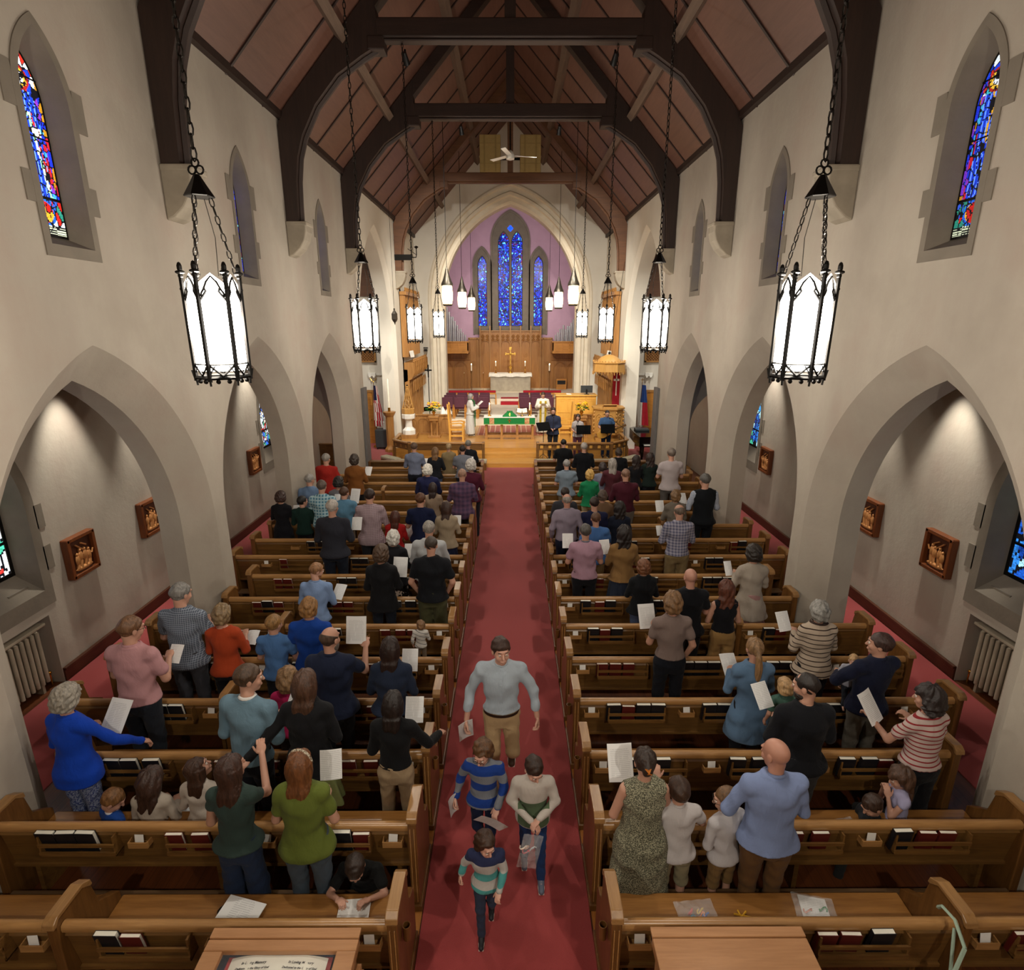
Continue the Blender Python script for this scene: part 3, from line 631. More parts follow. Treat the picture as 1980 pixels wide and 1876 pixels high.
def make_lantern():
    t=thing('gothic_lantern','x','lantern',(0,0,0)); n=6; Rr=.165; ph=.5
    P=lambda k,r,z:(r*math.cos(2*math.pi*(k+ph)/n),r*math.sin(2*math.pi*(k+ph)/n),z)
    mb=MB()  # local z: 0 = bottom finials, body 0.03..0.62
    for k in range(n): 
        a,b=Vector(P(k,Rr*.96,0)),Vector(P(k+1,Rr*.96,0)); m=(a+b)/2
        mb.add([(a.x,a.y,.055),(b.x,b.y,.055),(b.x,b.y,.60),(m.x,m.y,.665),(a.x,a.y,.60)],[(0,1,2,3,4)])
    mb.add([P(k,Rr*.95,.055) for k in range(n)],[tuple(range(n))[::-1]])
    mb.build('glass_panes',GLOW,t)
    mb=MB()
    for k in range(n):
        mb.tube([P(k,Rr,-.01),P(k,Rr+.004,.64)],.0145,5)
        mb.tube([P(k,Rr+.008,.0),P(k,Rr+.02,.06)],.006,4); mb.tube([P(k,Rr,0),P(k,Rr-.004,-.04)],.008,4)
        # fleur finial
        mb.ball(P(k,Rr+.004,.70),(.018,.018,.035),6,5); mb.ball(P(k,Rr+.004,.672),(.034,.034,.013),6,5); mb.ball(P(k,Rr+.004,.650),.018,6,5); mb.ball(P(k,Rr+.01,.57),.012,6,5)
        a,b=Vector(P(k,Rr,0)),Vector(P(k+1,Rr,0)); q=lambda f,z:tuple(a.lerp(b,f)+Vector((0,0,z)))
        for z,r in((.012,.013),(.098,.006)): mb.tube([q(0,z),q(1,z)],r,4)
        mb.tube([q(.06,.09),q(.5,.025),q(.94,.09)],.008,4); mb.tube([q(0,.03),q(.25,.09)],.004,4); mb.tube([q(1,.03),q(.75,.09)],.004,4)
        for f in(.3,.7): mb.ball(q(f,-.012),.016,5,4)
        # cusped head
        mb.tube([q(.08,.52),q(.12,.545),q(.2,.565),q(.32,.61),q(.5,.645),q(.68,.61),q(.8,.565),q(.88,.545),q(.92,.52)],.008,4)
        mb.tube([q(.05,.50),q(.2,.535),q(.28,.555),q(.22,.58)],.007,4); mb.tube([q(.95,.50),q(.8,.535),q(.72,.555),q(.78,.58)],.007,4)
    mb.build('iron_frame',M['iron'],t)
    mb=MB(); 
    for k in(0,2,4): chain_mesh(mb,P(k,Rr-.01,.66),P(k,.06,1.12),.06,.0045,.011)
    mb.tube([P(1,.1,.66),P(1,.12,.9),P(1,.05,1.12)],.003,4); mb.build('support_chains',M['chain'],t)
    mb=MB(); mb.lathe([(.085,1.12),(.09,1.125),(.045,1.2),(.02,1.245),(.012,1.25)],6,ph=.5)
    for dx in(-.025,.025): mb.tube([(dx+.024*math.cos(a*math.pi/5),0,1.275+.024*math.sin(a*math.pi/5)) for a in range(10)],.006,5,closed=True)
    mb.tube([(.024*math.cos(a*math.pi/5),0,1.315+.024*math.sin(a*math.pi/5)) for a in range(10)],.006,5,closed=True)
    mb.build('cone_cap',M['iron'],t)
    return t
lan=make_lantern()
mb=MB(); chain_mesh(mb,(0,0,1.33),(0,0,5.28),.085,.0065,.014); ch=mb.build('hanging_chain',M['chain'],lan)
LT={-1.93:0,3.95:1,8.0:2,12.1:3,16.2:4}
desc={3.95:'nearest and largest of the four along the {} wall side',8.0:'second of the row on the {} seen before the transept arch',12.1:'hanging before the tall oak screen on the {}',16.2:'farthest and smallest of the row on the {}',-.2:'hanging on the {} beside the viewer'}
first=True
for Y,d in desc.items():
    for s,sd in((-1,'left'),(1,'right')):
        if first: o=lan; first=False
        else: o=copy_tree(lan)
        z=4.44; ld=bpy.data.lights.new('lantern_bulb','POINT'); ld.energy=BULB*(2.2 if Y<0 else 1); ld.color=(1,.93,.80); ld.shadow_soft_size=.035; lo_=bpy.data.objects.new('lantern_bulb',ld); C.objects.link(lo_); lo_.location=(s*1.95,Y,4.44+.34); o.location=(s*1.95,Y,z); o['label']='glowing gothic lantern '+d.format(sd); o['group']='gothic lanterns hung over the nave'; o.rotation_euler=(0,0,R_({3.95:4,8.0:16,12.1:-9,16.2:-6}.get(Y,0)*s))
def make_lamp():
    t=thing('chancel_lamp','x','hanging lamp'); mb=MB(); mb.lathe([(.10,0),(.125,.12),(.128,.25),(.11,.42)],10); mb.build('glass_shade',GLOW2,t,smooth=60)
    mb=MB(); mb.lathe([(.085,-.035),(.105,-.03),(.115,.0),(.1,.012)],10)
    for k in range(5):
        a=k*2*math.pi/5; c,s_=math.cos(a),math.sin(a); mb.tube([(.104*c,.104*s_,0),(.13*c,.13*s_,.12),(.133*c,.133*s_,.25),(.114*c,.114*s_,.43)],.005,4)
    mb.build('metal_bands',M['pewter'],t,smooth=50)
    mb=MB(); mb.lathe([(.14,.42),(.135,.47),(.1,.54),(.06,.66),(.03,.78),(.012,.84)],10); mb.build('conical_roof',M['pewter'],t,smooth=40)
    return t
lps={}
for Y,d,L in((19.3,'largest, hanging before the {} organ pipes',0),(23.3,'middle of the three beside the {} organ pipes',1),(28.1,'smallest, hanging just {} of the altar windows',2)):
    for s,sd in((-1,'left'),(1,'right')):
        x=s*{19.3:2.02,23.3:1.87,28.1:1.82}[Y]
        if not lps: base_lamp=make_lamp(); lps[0]=1; o=base_lamp; first_cord=True
        else:
            o=base_lamp.copy(); C.objects.link(o)
            for chd in [c for c in base_lamp.children if not c.name.startswith('hanging_cord')]:
                c2=chd.copy(); C.objects.link(c2); c2.parent=o
        top=({19.3:RIDGE-SL*2.02,23.3:RIDGE-SL*1.87,28.1:11.5}[Y]-5.38+.02)/1.36; o.scale=(1.36,1.36,1.36)
        mb=MB(); mb.tube([(0,0,.84),(0,0,top)],.006,5); mb.build('hanging_cord',M['matt'],o)
        o.location=(x,Y,5.38); o['label']='glowing lamp with conical metal roof, '+d.format(sd); o['group']='conical lamps of the chancel'
# ceiling fan and beige boxes, spot lamps on the beams
t=thing('ceiling_fan','white ceiling fan on a dark rod in front of the beige boxes','ceiling fan',(0,17.5,9.2))
mb=MB(); mb.lathe([(.05,-.1),(.11,-.08),(.12,.0),(.08,.1),(.03,.14)],14); mb.build('motor',M['white'],t,smooth=40)
mb=MB(); mb.tube([(0,0,.14),(0,0,3.7)],.02,6); mb.build('rod',M['iron'],t)
for k in range(3):
    a=R_(15+120*k); mb=MB(); mb.obox((.43*math.cos(a),.43*math.sin(a),.01),(.62,.13,.012),Matrix.Rotation(a,3,'Z')@Matrix.Rotation(R_(10),3,'X')); mb.build('blade',M['white'],t,bevel=.01)
for s,sd in((-1,'left'),(1,'right')):
    t=thing('speaker_box',f'beige plywood box standing on the brown beam {sd} of the fan','speaker box',(s*.72,22.9,10.0))
    mb=MB(); mb.box(-.37,.37,-.16,.45,0,1.2); mb.build('cabinet',plain('beige_plywood','a08650',.7),t,bevel=.02)
    mb=MB(); 
    for x in(-.2,.2): mb.box(x-.03,x+.03,-.175,-.16,0.02,1.18)
    for z in(.28,.92): mb.box(-.36,.36,-.172,-.16,z-.01,z+.01)
    mb.build('battens',plain('beige_batten','8f7744',.7),t)
def lampfix(x,y,z,tx,ty,tz,lab):
    t=thing('spot_lamp',lab,'spotlight',(x,y,z)); mb=MB(); mb.tube([(0,0,0),(0,0,-.12)],.02,6); mb.build('bracket',M['black'],t)
    d=Vector((tx-x,ty-y,tz-z)).normalized(); mb=MB(); mb.tube([Vector((0,0,-.14))-d*.1,Vector((0,0,-.14))+d*.06,Vector((0,0,-.14))+d*.1],[.045,.06,.07],10); mb.build('lamp_head',M['black'],t,smooth=40)
lampfix(-1.95,12.4,9.68,-.3,22,1,'small black spotlight under the first collar beam, left end')
lampfix(1.95,12.4,9.68,.3,22,1,'small black spotlight under the first collar beam, right end')
lampfix(-1.25,16.5,9.68,-.3,24,1,'small black spotlight under the second collar beam, left side')
lampfix(1.25,16.5,9.68,.3,24,1,'small black spotlight under the second collar beam, right side')
# carved panels
def panel(s,Y,lab,seed):
    t=thing('carved_panel',lab,'carved panel',(s*OW,Y,1.62),group='carved wall panels in the side aisles'); r=random.Random(seed)
    mb=MB(); mb.box(*sorted((0,-s*.05)),-.24,.24,-.27,.27); mb.build('back_board',wood('walnut_board','3a1a0c','5a2c14',.5,2),t)
    mb=MB(); 
    for a in(-.24,.24): mb.box(*sorted((0,-s*.10)),a-.028,a+.028,-.29,.29)
    for a in(-.27,.27): mb.box(*sorted((0,-s*.10)),-.26,.26,a-.028,a+.028)
    mb.build('frame',wood('walnut_frame','5a2c14','83471f',.4,2),t,bevel=.008)
    mb=MB(); x=-s*.065
    for k in range(4):
        cx=-.12+k*.075+r.uniform(-.02,.02); h=r.uniform(.0,.11); mb.ball((x,cx,h+.02),(.022,.022,.027),8,6); mb.ball((x,cx,h-.07),(.025,.04,.09),8,6); mb.tube([(x,cx,h-.03),(x,cx+.06,h-.06),(x,cx+.09,h+.0)],.013,5); mb.tube([(x,cx,h-.13),(x,cx-.02,-.18)],.025,6)
    mb.ball((x,0,-.19),(.025,.17,.035),10,6); mb.tube([(x,-.1,.17),(x,.12,-.02)],.012,5); mb.tube([(x,.0,.17),(x,.1,.11)],.012,5)
    mb.build('figures',plain('gilded_carving','cf9158',.4,.3),t,smooth=60)
for s,sd in((-1,'left'),(1,'right')):
    for Y,n in((7.63,'nearest'),(9.27,'middle'),(13.4,'farthest, small in the second arch')): panel(s,Y,f'gilded relief panel, {sd} aisle wall, {n}',int(Y*7+s))
    t=thing('radiator',f'cream column radiator in its niche under the {sd} aisle window','radiator',(s*(OW+.13),6.07,.12)); mb=MB()
    for k in range(18):
        y=-.72+k*.083
        for x in(-.055,.055): mb.tube([(x,y,.0),(x,y,.74)],.026,8)
        mb.ball((0,y,.74),(.08,.028,.03),8,5); mb.ball((0,y,.04),(.08,.028,.03),8,5)
    mb.build('columns',M['radiator'],t,smooth=60)
    mb=MB(); mb.box(-.11,.11,-.8,.8,.79,.83); mb.build('shelf',M['radiator'],t,bevel=.01)
    mb=MB(); mb.tube([(0,.76,.03),(0,.80,.03),(0,.80,-.12)],.015,6); mb.ball((0,.80,.06),.025); mb.build('valve',M['brass'],t)
    for y in(-.6,.6): pass
    mb=MB(); 
    for y in(-.6,.6): mb.box(-.06,.06,y-.02,y+.02,-.12,.01)
    mb.build('feet',M['radiator'],t)
# ================= PEWS =================
Y0=2.96; PY=.803; XL=-.84; XR=.755
def outer(k):
    if k in(1,2,6,7,11,12): return 4.2
    return 4.84
DIV={0,3,5,8,10,13}
def Yk(k): return Y0+PY*k
ORD=['first','second','third','fourth','fifth','sixth','seventh','eighth','ninth','tenth','eleventh','twelfth','thirteenth','fourteenth','fifteenth','sixteenth','front']
ROWD={k:(ORD[k]+' pew row from the viewer' if k<11 else ('front pew row by the chancel' if k==16 else ['second','third','fourth','fifth','sixth'][15-k]+' pew row from the chancel')) for k in range(17)}
ENDP=[(-.07,0),(-.07,.90),(-.05,.95),(-.02,.975),(.25,.975),(.29,.95),(.31,.88),(.32,.66),(.38,.60),(.49,.56),(.51,.5),(.51,0)]
bookspots=[]; cardspots=[]
def add_rack(t,xc,w,near):
    mb=MB(); y1=.045; 
    mb.box(xc-w/2,xc-w/2+.014,-.075,y1,.60,.79); mb.box(xc+w/2-.014,xc+w/2,-.075,y1,.60,.79)
    mb.box(xc-w/2,xc+w/2,-.075,y1,.595,.61)
    for z in(.615,.695): mb.box(xc-w/2,xc+w/2,-.085,-.07,z,z+.028)
    mb.build('book_rack',M['oak'],t)
def pew(k,s,xi,xo,part,dv=False):
    lo,hi=sorted((xi,xo)); xc=(lo+hi)/2; L=hi-lo
    side='left' if s<0 else 'right'
    lab=f'oak pew {side} of the centre aisle, {ROWD[k]}'+(', inner section' if part=='inner' else '')
    if part=='outer': lab=f'outer oak pew section by the {side} arcade, {ROWD[k]}'
    t=thing('pew',lab,'pew',(xc,Yk(k),0),group='oak pews'); h=L/2
    mb=MB(); rail=[(-.030,.80),(-.034,.825),(-.028,.85),(-.01,.862),(.012,.862),(.03,.85),(.034,.825),(.028,.80)]
    mb.prism(rail,'x',-h,h); mb.build('top_rail',M['oak_cap'],t,smooth=60)
    mb=MB(); mb.prism([(-.012,.80),(.016,.80),(.075,.40),(.047,.40)],'x',-h,h); mb.prism([(.0,.79),(.022,.79),(.0,.755),(-.018,.755)],'x',-h,h)
    mb.prism([(.025,.40),(.025,.375),(.06,.35),(.09,.36),(.09,.40)],'x',-h,h); mb.build('back_panel',M['oak'],t,smooth=20)
    mb=MB(); mb.prism([(.07,.435),(.07,.405),(.50,.415),(.525,.425),(.53,.44),(.515,.452),(.49,.455),(.1,.44)],'x',-h,h); mb.build('seat',M['seat'],t,smooth=30)
    mb=MB(); nf=max(1,int(L/1.4)); 
    mb.box(-h,h,.30,.325,.30,.42)
    for i in range(nf+1):
        x=-h+.12+(L-.24)*i/nf; mb.box(x-.02,x+.02,.1,.45,0,.41)
    mb.build('seat_supports',M['oak'],t)
    if 0<k<11 or part=='outer' and k==0:
        mb=MB(); mb.box(-h+.06,h-.06,-.255,-.09,.235,.26); mb.box(-h+.06,h-.06,-.11,-.085,.2,.24); n=2 if L>2.2 else 1
        for i in range(n+1):
            x=-h+.12+(L-.24)*i/n; mb.prism([(-.26,.235),(-.09,.235),(-.12,.1),(-.14,.0),(-.2,.0),(-.22,.1)],'x',x-.02,x+.02)
        mb.build('kneeler',M['kneel'],t,bevel=.006)
    ends=[]
    aisle_x=(lo if s>0 else hi)-xc
    ends=[-h-.04,h+.04]
    for e in ends:
        isA=abs(e-aisle_x)<.06 and part!='outer'
        if part=='outer' and abs(e-aisle_x)<.06: continue
        mb=MB(); f=1.0; P=ENDP if isA or part!='x' else ENDP
        if not isA: P=[(-.06,0),(-.06,.88),(-.03,.93),(.2,.93),(.27,.86),(.31,.66),(.5,.52),(.52,0)]
        mb.prism(P,'x',e-.036,e+.036)
        if isA: mb.box(e-.05,e+.05,-.09,.52,0,.07)
        ep=mb.build('end_panel',M['oak_end'],t,bevel=.008)
        mb=MB(); zc=.975 if isA else .93
        mb.prism([(-.085,zc-.05),(-.075,zc-.01),(-.03,zc+.02),(.25 if isA else .2,zc+.02),(.305 if isA else .27,zc-.02),(.315 if isA else .28,zc-.07),(.29 if isA else .26,zc-.07),(.24 if isA else .19,zc-.01),(-.03,zc-.01),(-.06,zc-.05)],'x',e-.043,e+.043)
        mb.build('cap_moulding',M['oak_capy'],ep,bevel=.006)
        if isA:
            mb=MB(); 
            for q in(-.016,.016): mb.box(e+q-.004,e+q+.004,-.078,-.07,.1,.86)
            mb.build('fluting',M['oak_cap'],ep)
        if isA and k in(0,2,3,5):
            mb=MB(); sx=-s; a=[(.022,.0),(.03,.0),(.03,.12),(.022,.12)]
            mb.lathe([(.028,0),(.03,.12),(.024,.12),(.022,.03)],12,(e+sx*.068,.06,.62)); mb.build('cup_holder',M['oak_end'],t,smooth=50)
    # racks and card pockets
    if k<10:
        u=.0; x=.13
        while x<L-.2:
            sx=(lo-xc+x) if s>0 else (hi-xc-x)
            mb=MB(); mb.prism([(sx-.075,-.055),(sx+.075,-.055),(sx+.06,-.0),(sx+.06,.03),(sx-.06,.03),(sx-.06,.0)],'z',.66,.675); mb.prism([(sx-.08,-.06),(sx+.08,-.06),(sx+.085,.02),(sx+.078,.02),(sx+.07,-.052),(sx-.07,-.052),(sx-.078,.02),(sx-.085,.02)],'z',.66,.715)
            mb.build('card_pocket',M['oak_cap'],t); cardspots.append((k,s,xc+sx))
            x+=.15
            if x+.62<L-.05:
                c=x+.335; cx=(lo-xc+c) if s>0 else (hi-xc-c); add_rack(t,cx,.62,k<4); bookspots.append((k,s,xc+cx)); x+=.72
            else: x+=.72
            x+=.17
    return t
for k in range(17):
    for s,xi in((-1,XL),(1,XR)):
        xo=s*outer(k)
        if k in DIV:
            pew(k,s,xi,s*3.06,'inner'); pew(k,s,s*3.14,xo,'outer')
        else: pew(k,s,xi,xo,'full')
# front prayer desks
for s,xi in((-1,XL),(1,XR)):
    mb=MB(); lo,hi=sorted((xi,s*4.2)); t=thing('prayer_desk',f'low oak desk front before the first pew {"left" if s<0 else "right"} of the aisle','prayer desk',((lo+hi)/2,16.75,0)); h=(hi-lo)/2
    mb.box(-h,h,0,.04,.05,.8); mb.box(-h,h,-.16,.06,.8,.83); mb.build('desk_front',M['oak'],t)
    for e in(-h,h): mb=MB(); mb.prism([(-.2,0),(-.2,.84),(.08,.84),(.08,0)],'x',e-.035,e+.035); mb.build('end_panel',M['oak_end'],t)
# hymnals
def make_book(mat,name,label,small=False):
    t=thing(name,label,'hymnal'); w_,th,h=(.155,.038,.215) if not small else(.14,.03,.19)
    mb=MB(); mb.box(-w_/2,w_/2,-th/2,-th/2+.004,0,h); mb.box(-w_/2,w_/2,th/2-.004,th/2,0,h); mb.box(-w_/2,-w_/2+.004,-th/2,th/2,0,h); mb.build('cover',mat,t)
    mb=MB(); mb.box(-w_/2+.004,w_/2-.006,-th/2+.004,th/2-.004,.004,h-.001); mb.build('page_block',M['pages'],t); return t
bk=make_book(M['blackb'],'hymnal','black hymnal'); br=make_book(M['redb'],'prayer_book','maroon prayer book',True); used={0:0,1:0}
rackn={}
for (k,s,x) in bookspots:
    rackn[(k,s)]=rackn.get((k,s),0)+1; rk=rackn[(k,s)]
    if abs(x)>4.6: continue
    n=rng.choice([2,3,3,3,4]) if k<8 else rng.choice([1,2,2]); px=x-.25
    side='left' if s<0 else 'right'; wh={1:'rack nearest the aisle',2:'second rack from the aisle',3:'third rack from the aisle',4:'outermost rack'}[rk]
    for i in range(n):
        red=rng.random()<.42; src=br if red else bk
        if i and rng.random()<.25: px+=.05
        if px>x+.24: break
        if used[red]==0: o=src; used[red]=1
        else: o=copy_tree(src)
        o.location=(px,Yk(k)-.020,.612); o.rotation_euler=(R_(9),0,R_(rng.uniform(-2,2))); px+=.162
        c='maroon prayer book' if red else 'black hymnal'
        o['label']=f'{c}, {ORD[i]} in the {wh}, {side} {ORD[k]} pew row'; o['group']=f'books in the {wh}, {side} row {ORD[k]}'
cardn={}
for (k,s,x) in cardspots:
    cardn[(k,s)]=cardn.get((k,s),0)+1
    if abs(x)>4.7 or k>8: continue
    mb=MB(); mb.box(-.036,.036,-.001,.001,0,.09); o=mb.build('pew_card',M['paper']); o.location=(x,Yk(k)-.036,.676); o.rotation_euler=(R_(-8),R_(rng.uniform(-6,6)),0)
    sd='left' if s<0 else 'right'; tag(o,f'small white card, {ORD[cardn[(k,s)]-1]} pocket from the aisle, {sd} {ORD[k]} pew row','card',f'pew cards, {sd} side')
# display desks behind the nearest pews
def desk(xc,w,glass,lab):
    t=thing('display_desk',lab,'display case',(xc,2.78,0)); mb=MB(); h=w/2
    mb.box(-h+.03,h-.03,-.75,-.06,0,.93); mb.box(-h+.0,h+.0,-.8,-.02,.55,.60); mb.box(-h-.02,h+.02,-.82,-.02,.0,.08); mb.build('cabinet',M['deskw'],t,bevel=.01)
    mb=MB(); mb.box(-h,h,-.065,0,1.02,1.045); mb.build('fixed_ledge',M['deskw'],t,bevel=.005)
    mb=MB()
    if glass:
        mb.box(-h,h,-.14,-.07,1.0,1.04); mb.box(-h,-h+.12,-.8,-.14,1.0,1.04); mb.box(h-.12,h,-.8,-.14,1.0,1.04); mb.box(-h,h,-.85,-.76,1.0,1.04)
    else: mb.box(-h,h,-.85,-.07,1.0,1.04)
    mb.build('lid',M['deskw'],t,bevel=.006)
    mb=MB(); mb.box(-h+.01,h-.01,-.83,-.01,.93,.945); 
    for a,b,c,d in((-h+.01,-h+.03,-.83,-.01),(h-.03,h-.01,-.83,-.01),(-h+.01,h-.01,-.03,-.01)): mb.box(a,b,c,d,.94,1.02)
    mb.build('lid_box',M['deskw'],t)
    mb=MB()
    for i in range(3): mb.box(h-.005,h+.02+.012*i,-.7,-.12,.86-.06*i,.9-.05*i)
    mb.build('side_moulding',M['deskw'],t)
    if glass:
        mb=MB(); mb.box(-h+.04,h-.04,-.78,-.05,.95,.955); mb.build('blue_lining',cloth('navy_velvet','141f38'),t)
        g=NT('case_glass'); g.i['Base Color'].default_value=(1,1,1,1); g.i['Alpha'].default_value=.03; g.i['Roughness'].default_value=.05
        mb=MB(); mb.box(-h+.11,h-.11,-.77,-.13,1.012,1.016); mb.build('glass_pane',g.m,t)
    return t
_d=desk(-1.44,.95,True,'oak display case with glass lid holding the open memorial book'); desk(1.39,.98,False,'plain oak desk top without glass behind the nearest right pew')
t=thing('open_book','open memorial book with black lettering and red cover inside the display case','book',(-1.44,2.45,.957))
mb=MB(); mb.box(-.325,.325,-.24,.20,0,.012); mb.build('cover',plain('bright_red_cover','a81f1c',.5),t)
for s in(-1,1):
    mb=MB(); A=[(s*.30*i/10,-.22,.012+.035*math.sin(min(1,(1-i/10)*1.4+.1)*math.pi*.6)) for i in range(11)]; mb.loft(A,[(a,.19,c) for a,b,c in A]); mb.loft(A,[(a,b,.012) for a,b,c in A]); mb.loft([(a,.19,c) for a,b,c in A],[(a,.19,.012) for a,b,c in A])
    mb.build('page_leaves',M['pages'],t,smooth=60)
    for tx,yy,sz in(('In Loving Memory',.105,.021),('Dedicated to the Glory of God',.075,.0165),('and in Loving Memory of',.05,.0165)):
        cu=bpy.data.curves.new('lettering','FONT'); cu.body=tx; cu.size=sz; cu.align_x='CENTER'; cu.shear=.25; cu.extrude=.0004; cu.offset=.0004; cu.materials.append(M['black'])
        o=bpy.data.objects.new('lettering_source',cu); C.objects.link(o); me=bpy.data.meshes.new_from_object(o.evaluated_get(bpy.context.evaluated_depsgraph_get())); bpy.data.objects.remove(o)
        o=bpy.data.objects.new('lettering',me); C.objects.link(o); o.parent=t; o.location=(s*.145,yy+.035,.0475); o.rotation_euler=(0,R_(s*5),0)
# ================= PEOPLE (implicit surfaces meshed by surface nets) =================
f32=np.float32
class Fld:
    def __init__(s,lo,hi,h):
        s.lo=np.array(lo,float)-2*h; s.h=h; s.n=np.maximum(3,np.ceil((np.array(hi)-s.lo)/h).astype(int)+3)
        s.F=np.full(s.n,.5,f32); s.ax=[(s.lo[i]+h*np.arange(s.n[i])).astype(f32) for i in range(3)]
    def sl(s,lo,hi):
        a=np.clip(((np.array(lo)-s.lo)/s.h).astype(int),0,s.n); b=np.clip(((np.array(hi)-s.lo)/s.h).astype(int)+2,0,s.n)
        if (b<=a).any(): return None
        S=tuple(slice(x,y) for x,y in zip(a,b)); X=s.ax[0][S[0]][:,None,None]; Y=s.ax[1][S[1]][None,:,None]; Z=s.ax[2][S[2]][None,None,:]
        return S,X,Y,Z
    def put(s,lo,hi,fn,k=.03,op='u'):
        m=k+2*s.h; r=s.sl(np.array(lo)-m,np.array(hi)+m)
        if r is None: return
        S,X,Y,Z=r; d=fn(X,Y,Z); a=s.F[S]
        if op=='s': s.F[S]=np.maximum(a,-d); return
        if k<=0: s.F[S]=np.minimum(a,d); return
        h=np.clip(.5+.5*(a-d)/k,0,1); s.F[S]=a*(1-h)+d*h-k*h*(1-h)
    def cap(s,a,b,r1,r2=None,k=.03,op='u'):
        r2=r1 if r2 is None else r2; a=np.array(a,float); b=np.array(b,float); ba=b-a; L=max(1e-9,ba.dot(ba)); R=max(r1,r2)
        def fn(X,Y,Z):
            px,py,pz=X-a[0],Y-a[1],Z-a[2]; t=np.clip((px*ba[0]+py*ba[1]+pz*ba[2])/L,0,1)
            return np.sqrt((px-t*ba[0])**2+(py-t*ba[1])**2+(pz-t*ba[2])**2)-(r1+(r2-r1)*t)
        s.put(np.minimum(a,b)-R,np.maximum(a,b)+R,fn,k,op)
    def ell(s,c,r,Rm=None,k=.03,op='u'):
        c=np.array(c,float); R=max(r)
        def fn(X,Y,Z):
            x,y,z=X-c[0],Y-c[1],Z-c[2]
            if Rm is not None: x,y,z=[Rm[0,i]*x+Rm[1,i]*y+Rm[2,i]*z for i in range(3)]
            k0=np.sqrt((x/r[0])**2+(y/r[1])**2+(z/r[2])**2)+1e-6; k1=np.sqrt((x/r[0]**2)**2+(y/r[1]**2)**2+(z/r[2]**2)**2)+1e-6
            return k0*(k0-1)/k1
        s.put(c-R,c+R,fn,k,op)
    def loft(s,rows,k=.03,infl=0,op='u',wr=None):
        rows=np.array(sorted(rows),float); z=rows[:,0]; zz=np.linspace(z[0],z[-1],80)
        Q=[np.interp(zz,z,rows[:,i]) for i in range(1,5)]
        ker=np.hanning(9); ker/=ker.sum(); Q=[np.convolve(np.pad(q,4,'edge'),ker,'valid') for q in Q]
        lo=((Q[0]-Q[2]).min()-infl,(Q[1]-Q[3]).min()-infl,z[0]-infl); hi=((Q[0]+Q[2]).max()+infl,(Q[1]+Q[3]).max()+infl,z[-1]+infl)
        def fn(X,Y,Z):
            cx,cy,a,b=[np.interp(Z,zz,q).astype(f32) for q in Q]; a=a+infl; b=b+infl
            d=(np.sqrt(((X-cx)/a)**2+((Y-cy)/b)**2)-1)*np.minimum(a,b)
            return np.maximum(d,np.maximum(Z-z[-1]-infl,z[0]-infl-Z))
        s.put(lo,hi,fn,k,op)
    def cut(s,fn): 
        X=s.ax[0][:,None,None];Y=s.ax[1][None,:,None];Z=s.ax[2][None,None,:]; s.F=np.maximum(s.F,fn(X,Y,Z)).astype(f32)
    def disp(s,amp,fr,seed=0,mask=None):
        X=s.ax[0][:,None,None];Y=s.ax[1][None,:,None];Z=s.ax[2][None,None,:]; q=seed*1.7
        n=np.sin(fr*(Z*1.1+X*.6)+q+1.5*np.sin(fr*.5*X+q))*np.sin(fr*.8*X+q*2+np.sin(fr*.6*Z))+.6*np.sin(fr*1.9*Z-fr*1.1*Y*1.2+q*3+1.2*np.sin(fr*.9*X))
        if mask is not None: n=n*mask(Z)
        s.F=(s.F+amp*n).astype(f32)
    def mesh(s):
        F=s.F; neg=F<0; n=s.n
        cor=[(i,j,k) for i in(0,1) for j in(0,1) for k in(0,1)]
        g=lambda A,c:A[c[0]:n[0]-1+c[0],c[1]:n[1]-1+c[1],c[2]:n[2]-1+c[2]]
        cnt=sum(g(neg,c).astype(np.int8) for c in cor); I=np.argwhere((cnt>0)&(cnt<8))
        if len(I)==0: return np.zeros((0,3)),np.zeros((0,4),int)
        acc=np.zeros((len(I),3)); num=np.zeros(len(I))
        for c in cor:
            for a in range(3):
                if c[a]: continue
                e=list(c); e[a]=1; p=I+np.array(c); q=I+np.array(e); fa=F[p[:,0],p[:,1],p[:,2]]; fb=F[q[:,0],q[:,1],q[:,2]]
                m=(fa<0)!=(fb<0); t=np.where(m,fa/np.where(np.abs(fa-fb)<1e-12,1,fa-fb),0)
                pt=np.tile(np.array(c,float),(len(I),1)); pt[:,a]=t; acc+=pt*m[:,None]; num+=m
        V=s.lo+s.h*(I+acc/num[:,None]); idx=-np.ones(np.array(n)-1,int); idx[I[:,0],I[:,1],I[:,2]]=np.arange(len(I)); Q=[]
        for a in range(3):
            b,c=[(1,2),(2,0),(0,1)][a]; A=[slice(None)]*3; B=[slice(None)]*3; A[a]=slice(0,n[a]-1); B[a]=slice(1,n[a])
            x=neg[tuple(A)]; y=neg[tuple(B)]; E=np.argwhere(x!=y); E=E[(E[:,b]>0)&(E[:,c]>0)&(E[:,b]<n[b]-1)&(E[:,c]<n[c]-1)]
            if len(E)==0: continue
            f=x[E[:,0],E[:,1],E[:,2]]
            def cell(db,dc):
                q=E.copy(); q[:,b]-=db; q[:,c]-=dc; return idx[q[:,0],q[:,1],q[:,2]]
            q=np.stack([cell(1,1),cell(0,1),cell(0,0),cell(1,0)],1); q[~f]=q[~f][:,::-1]; Q.append(q)
        return V,np.concatenate(Q)
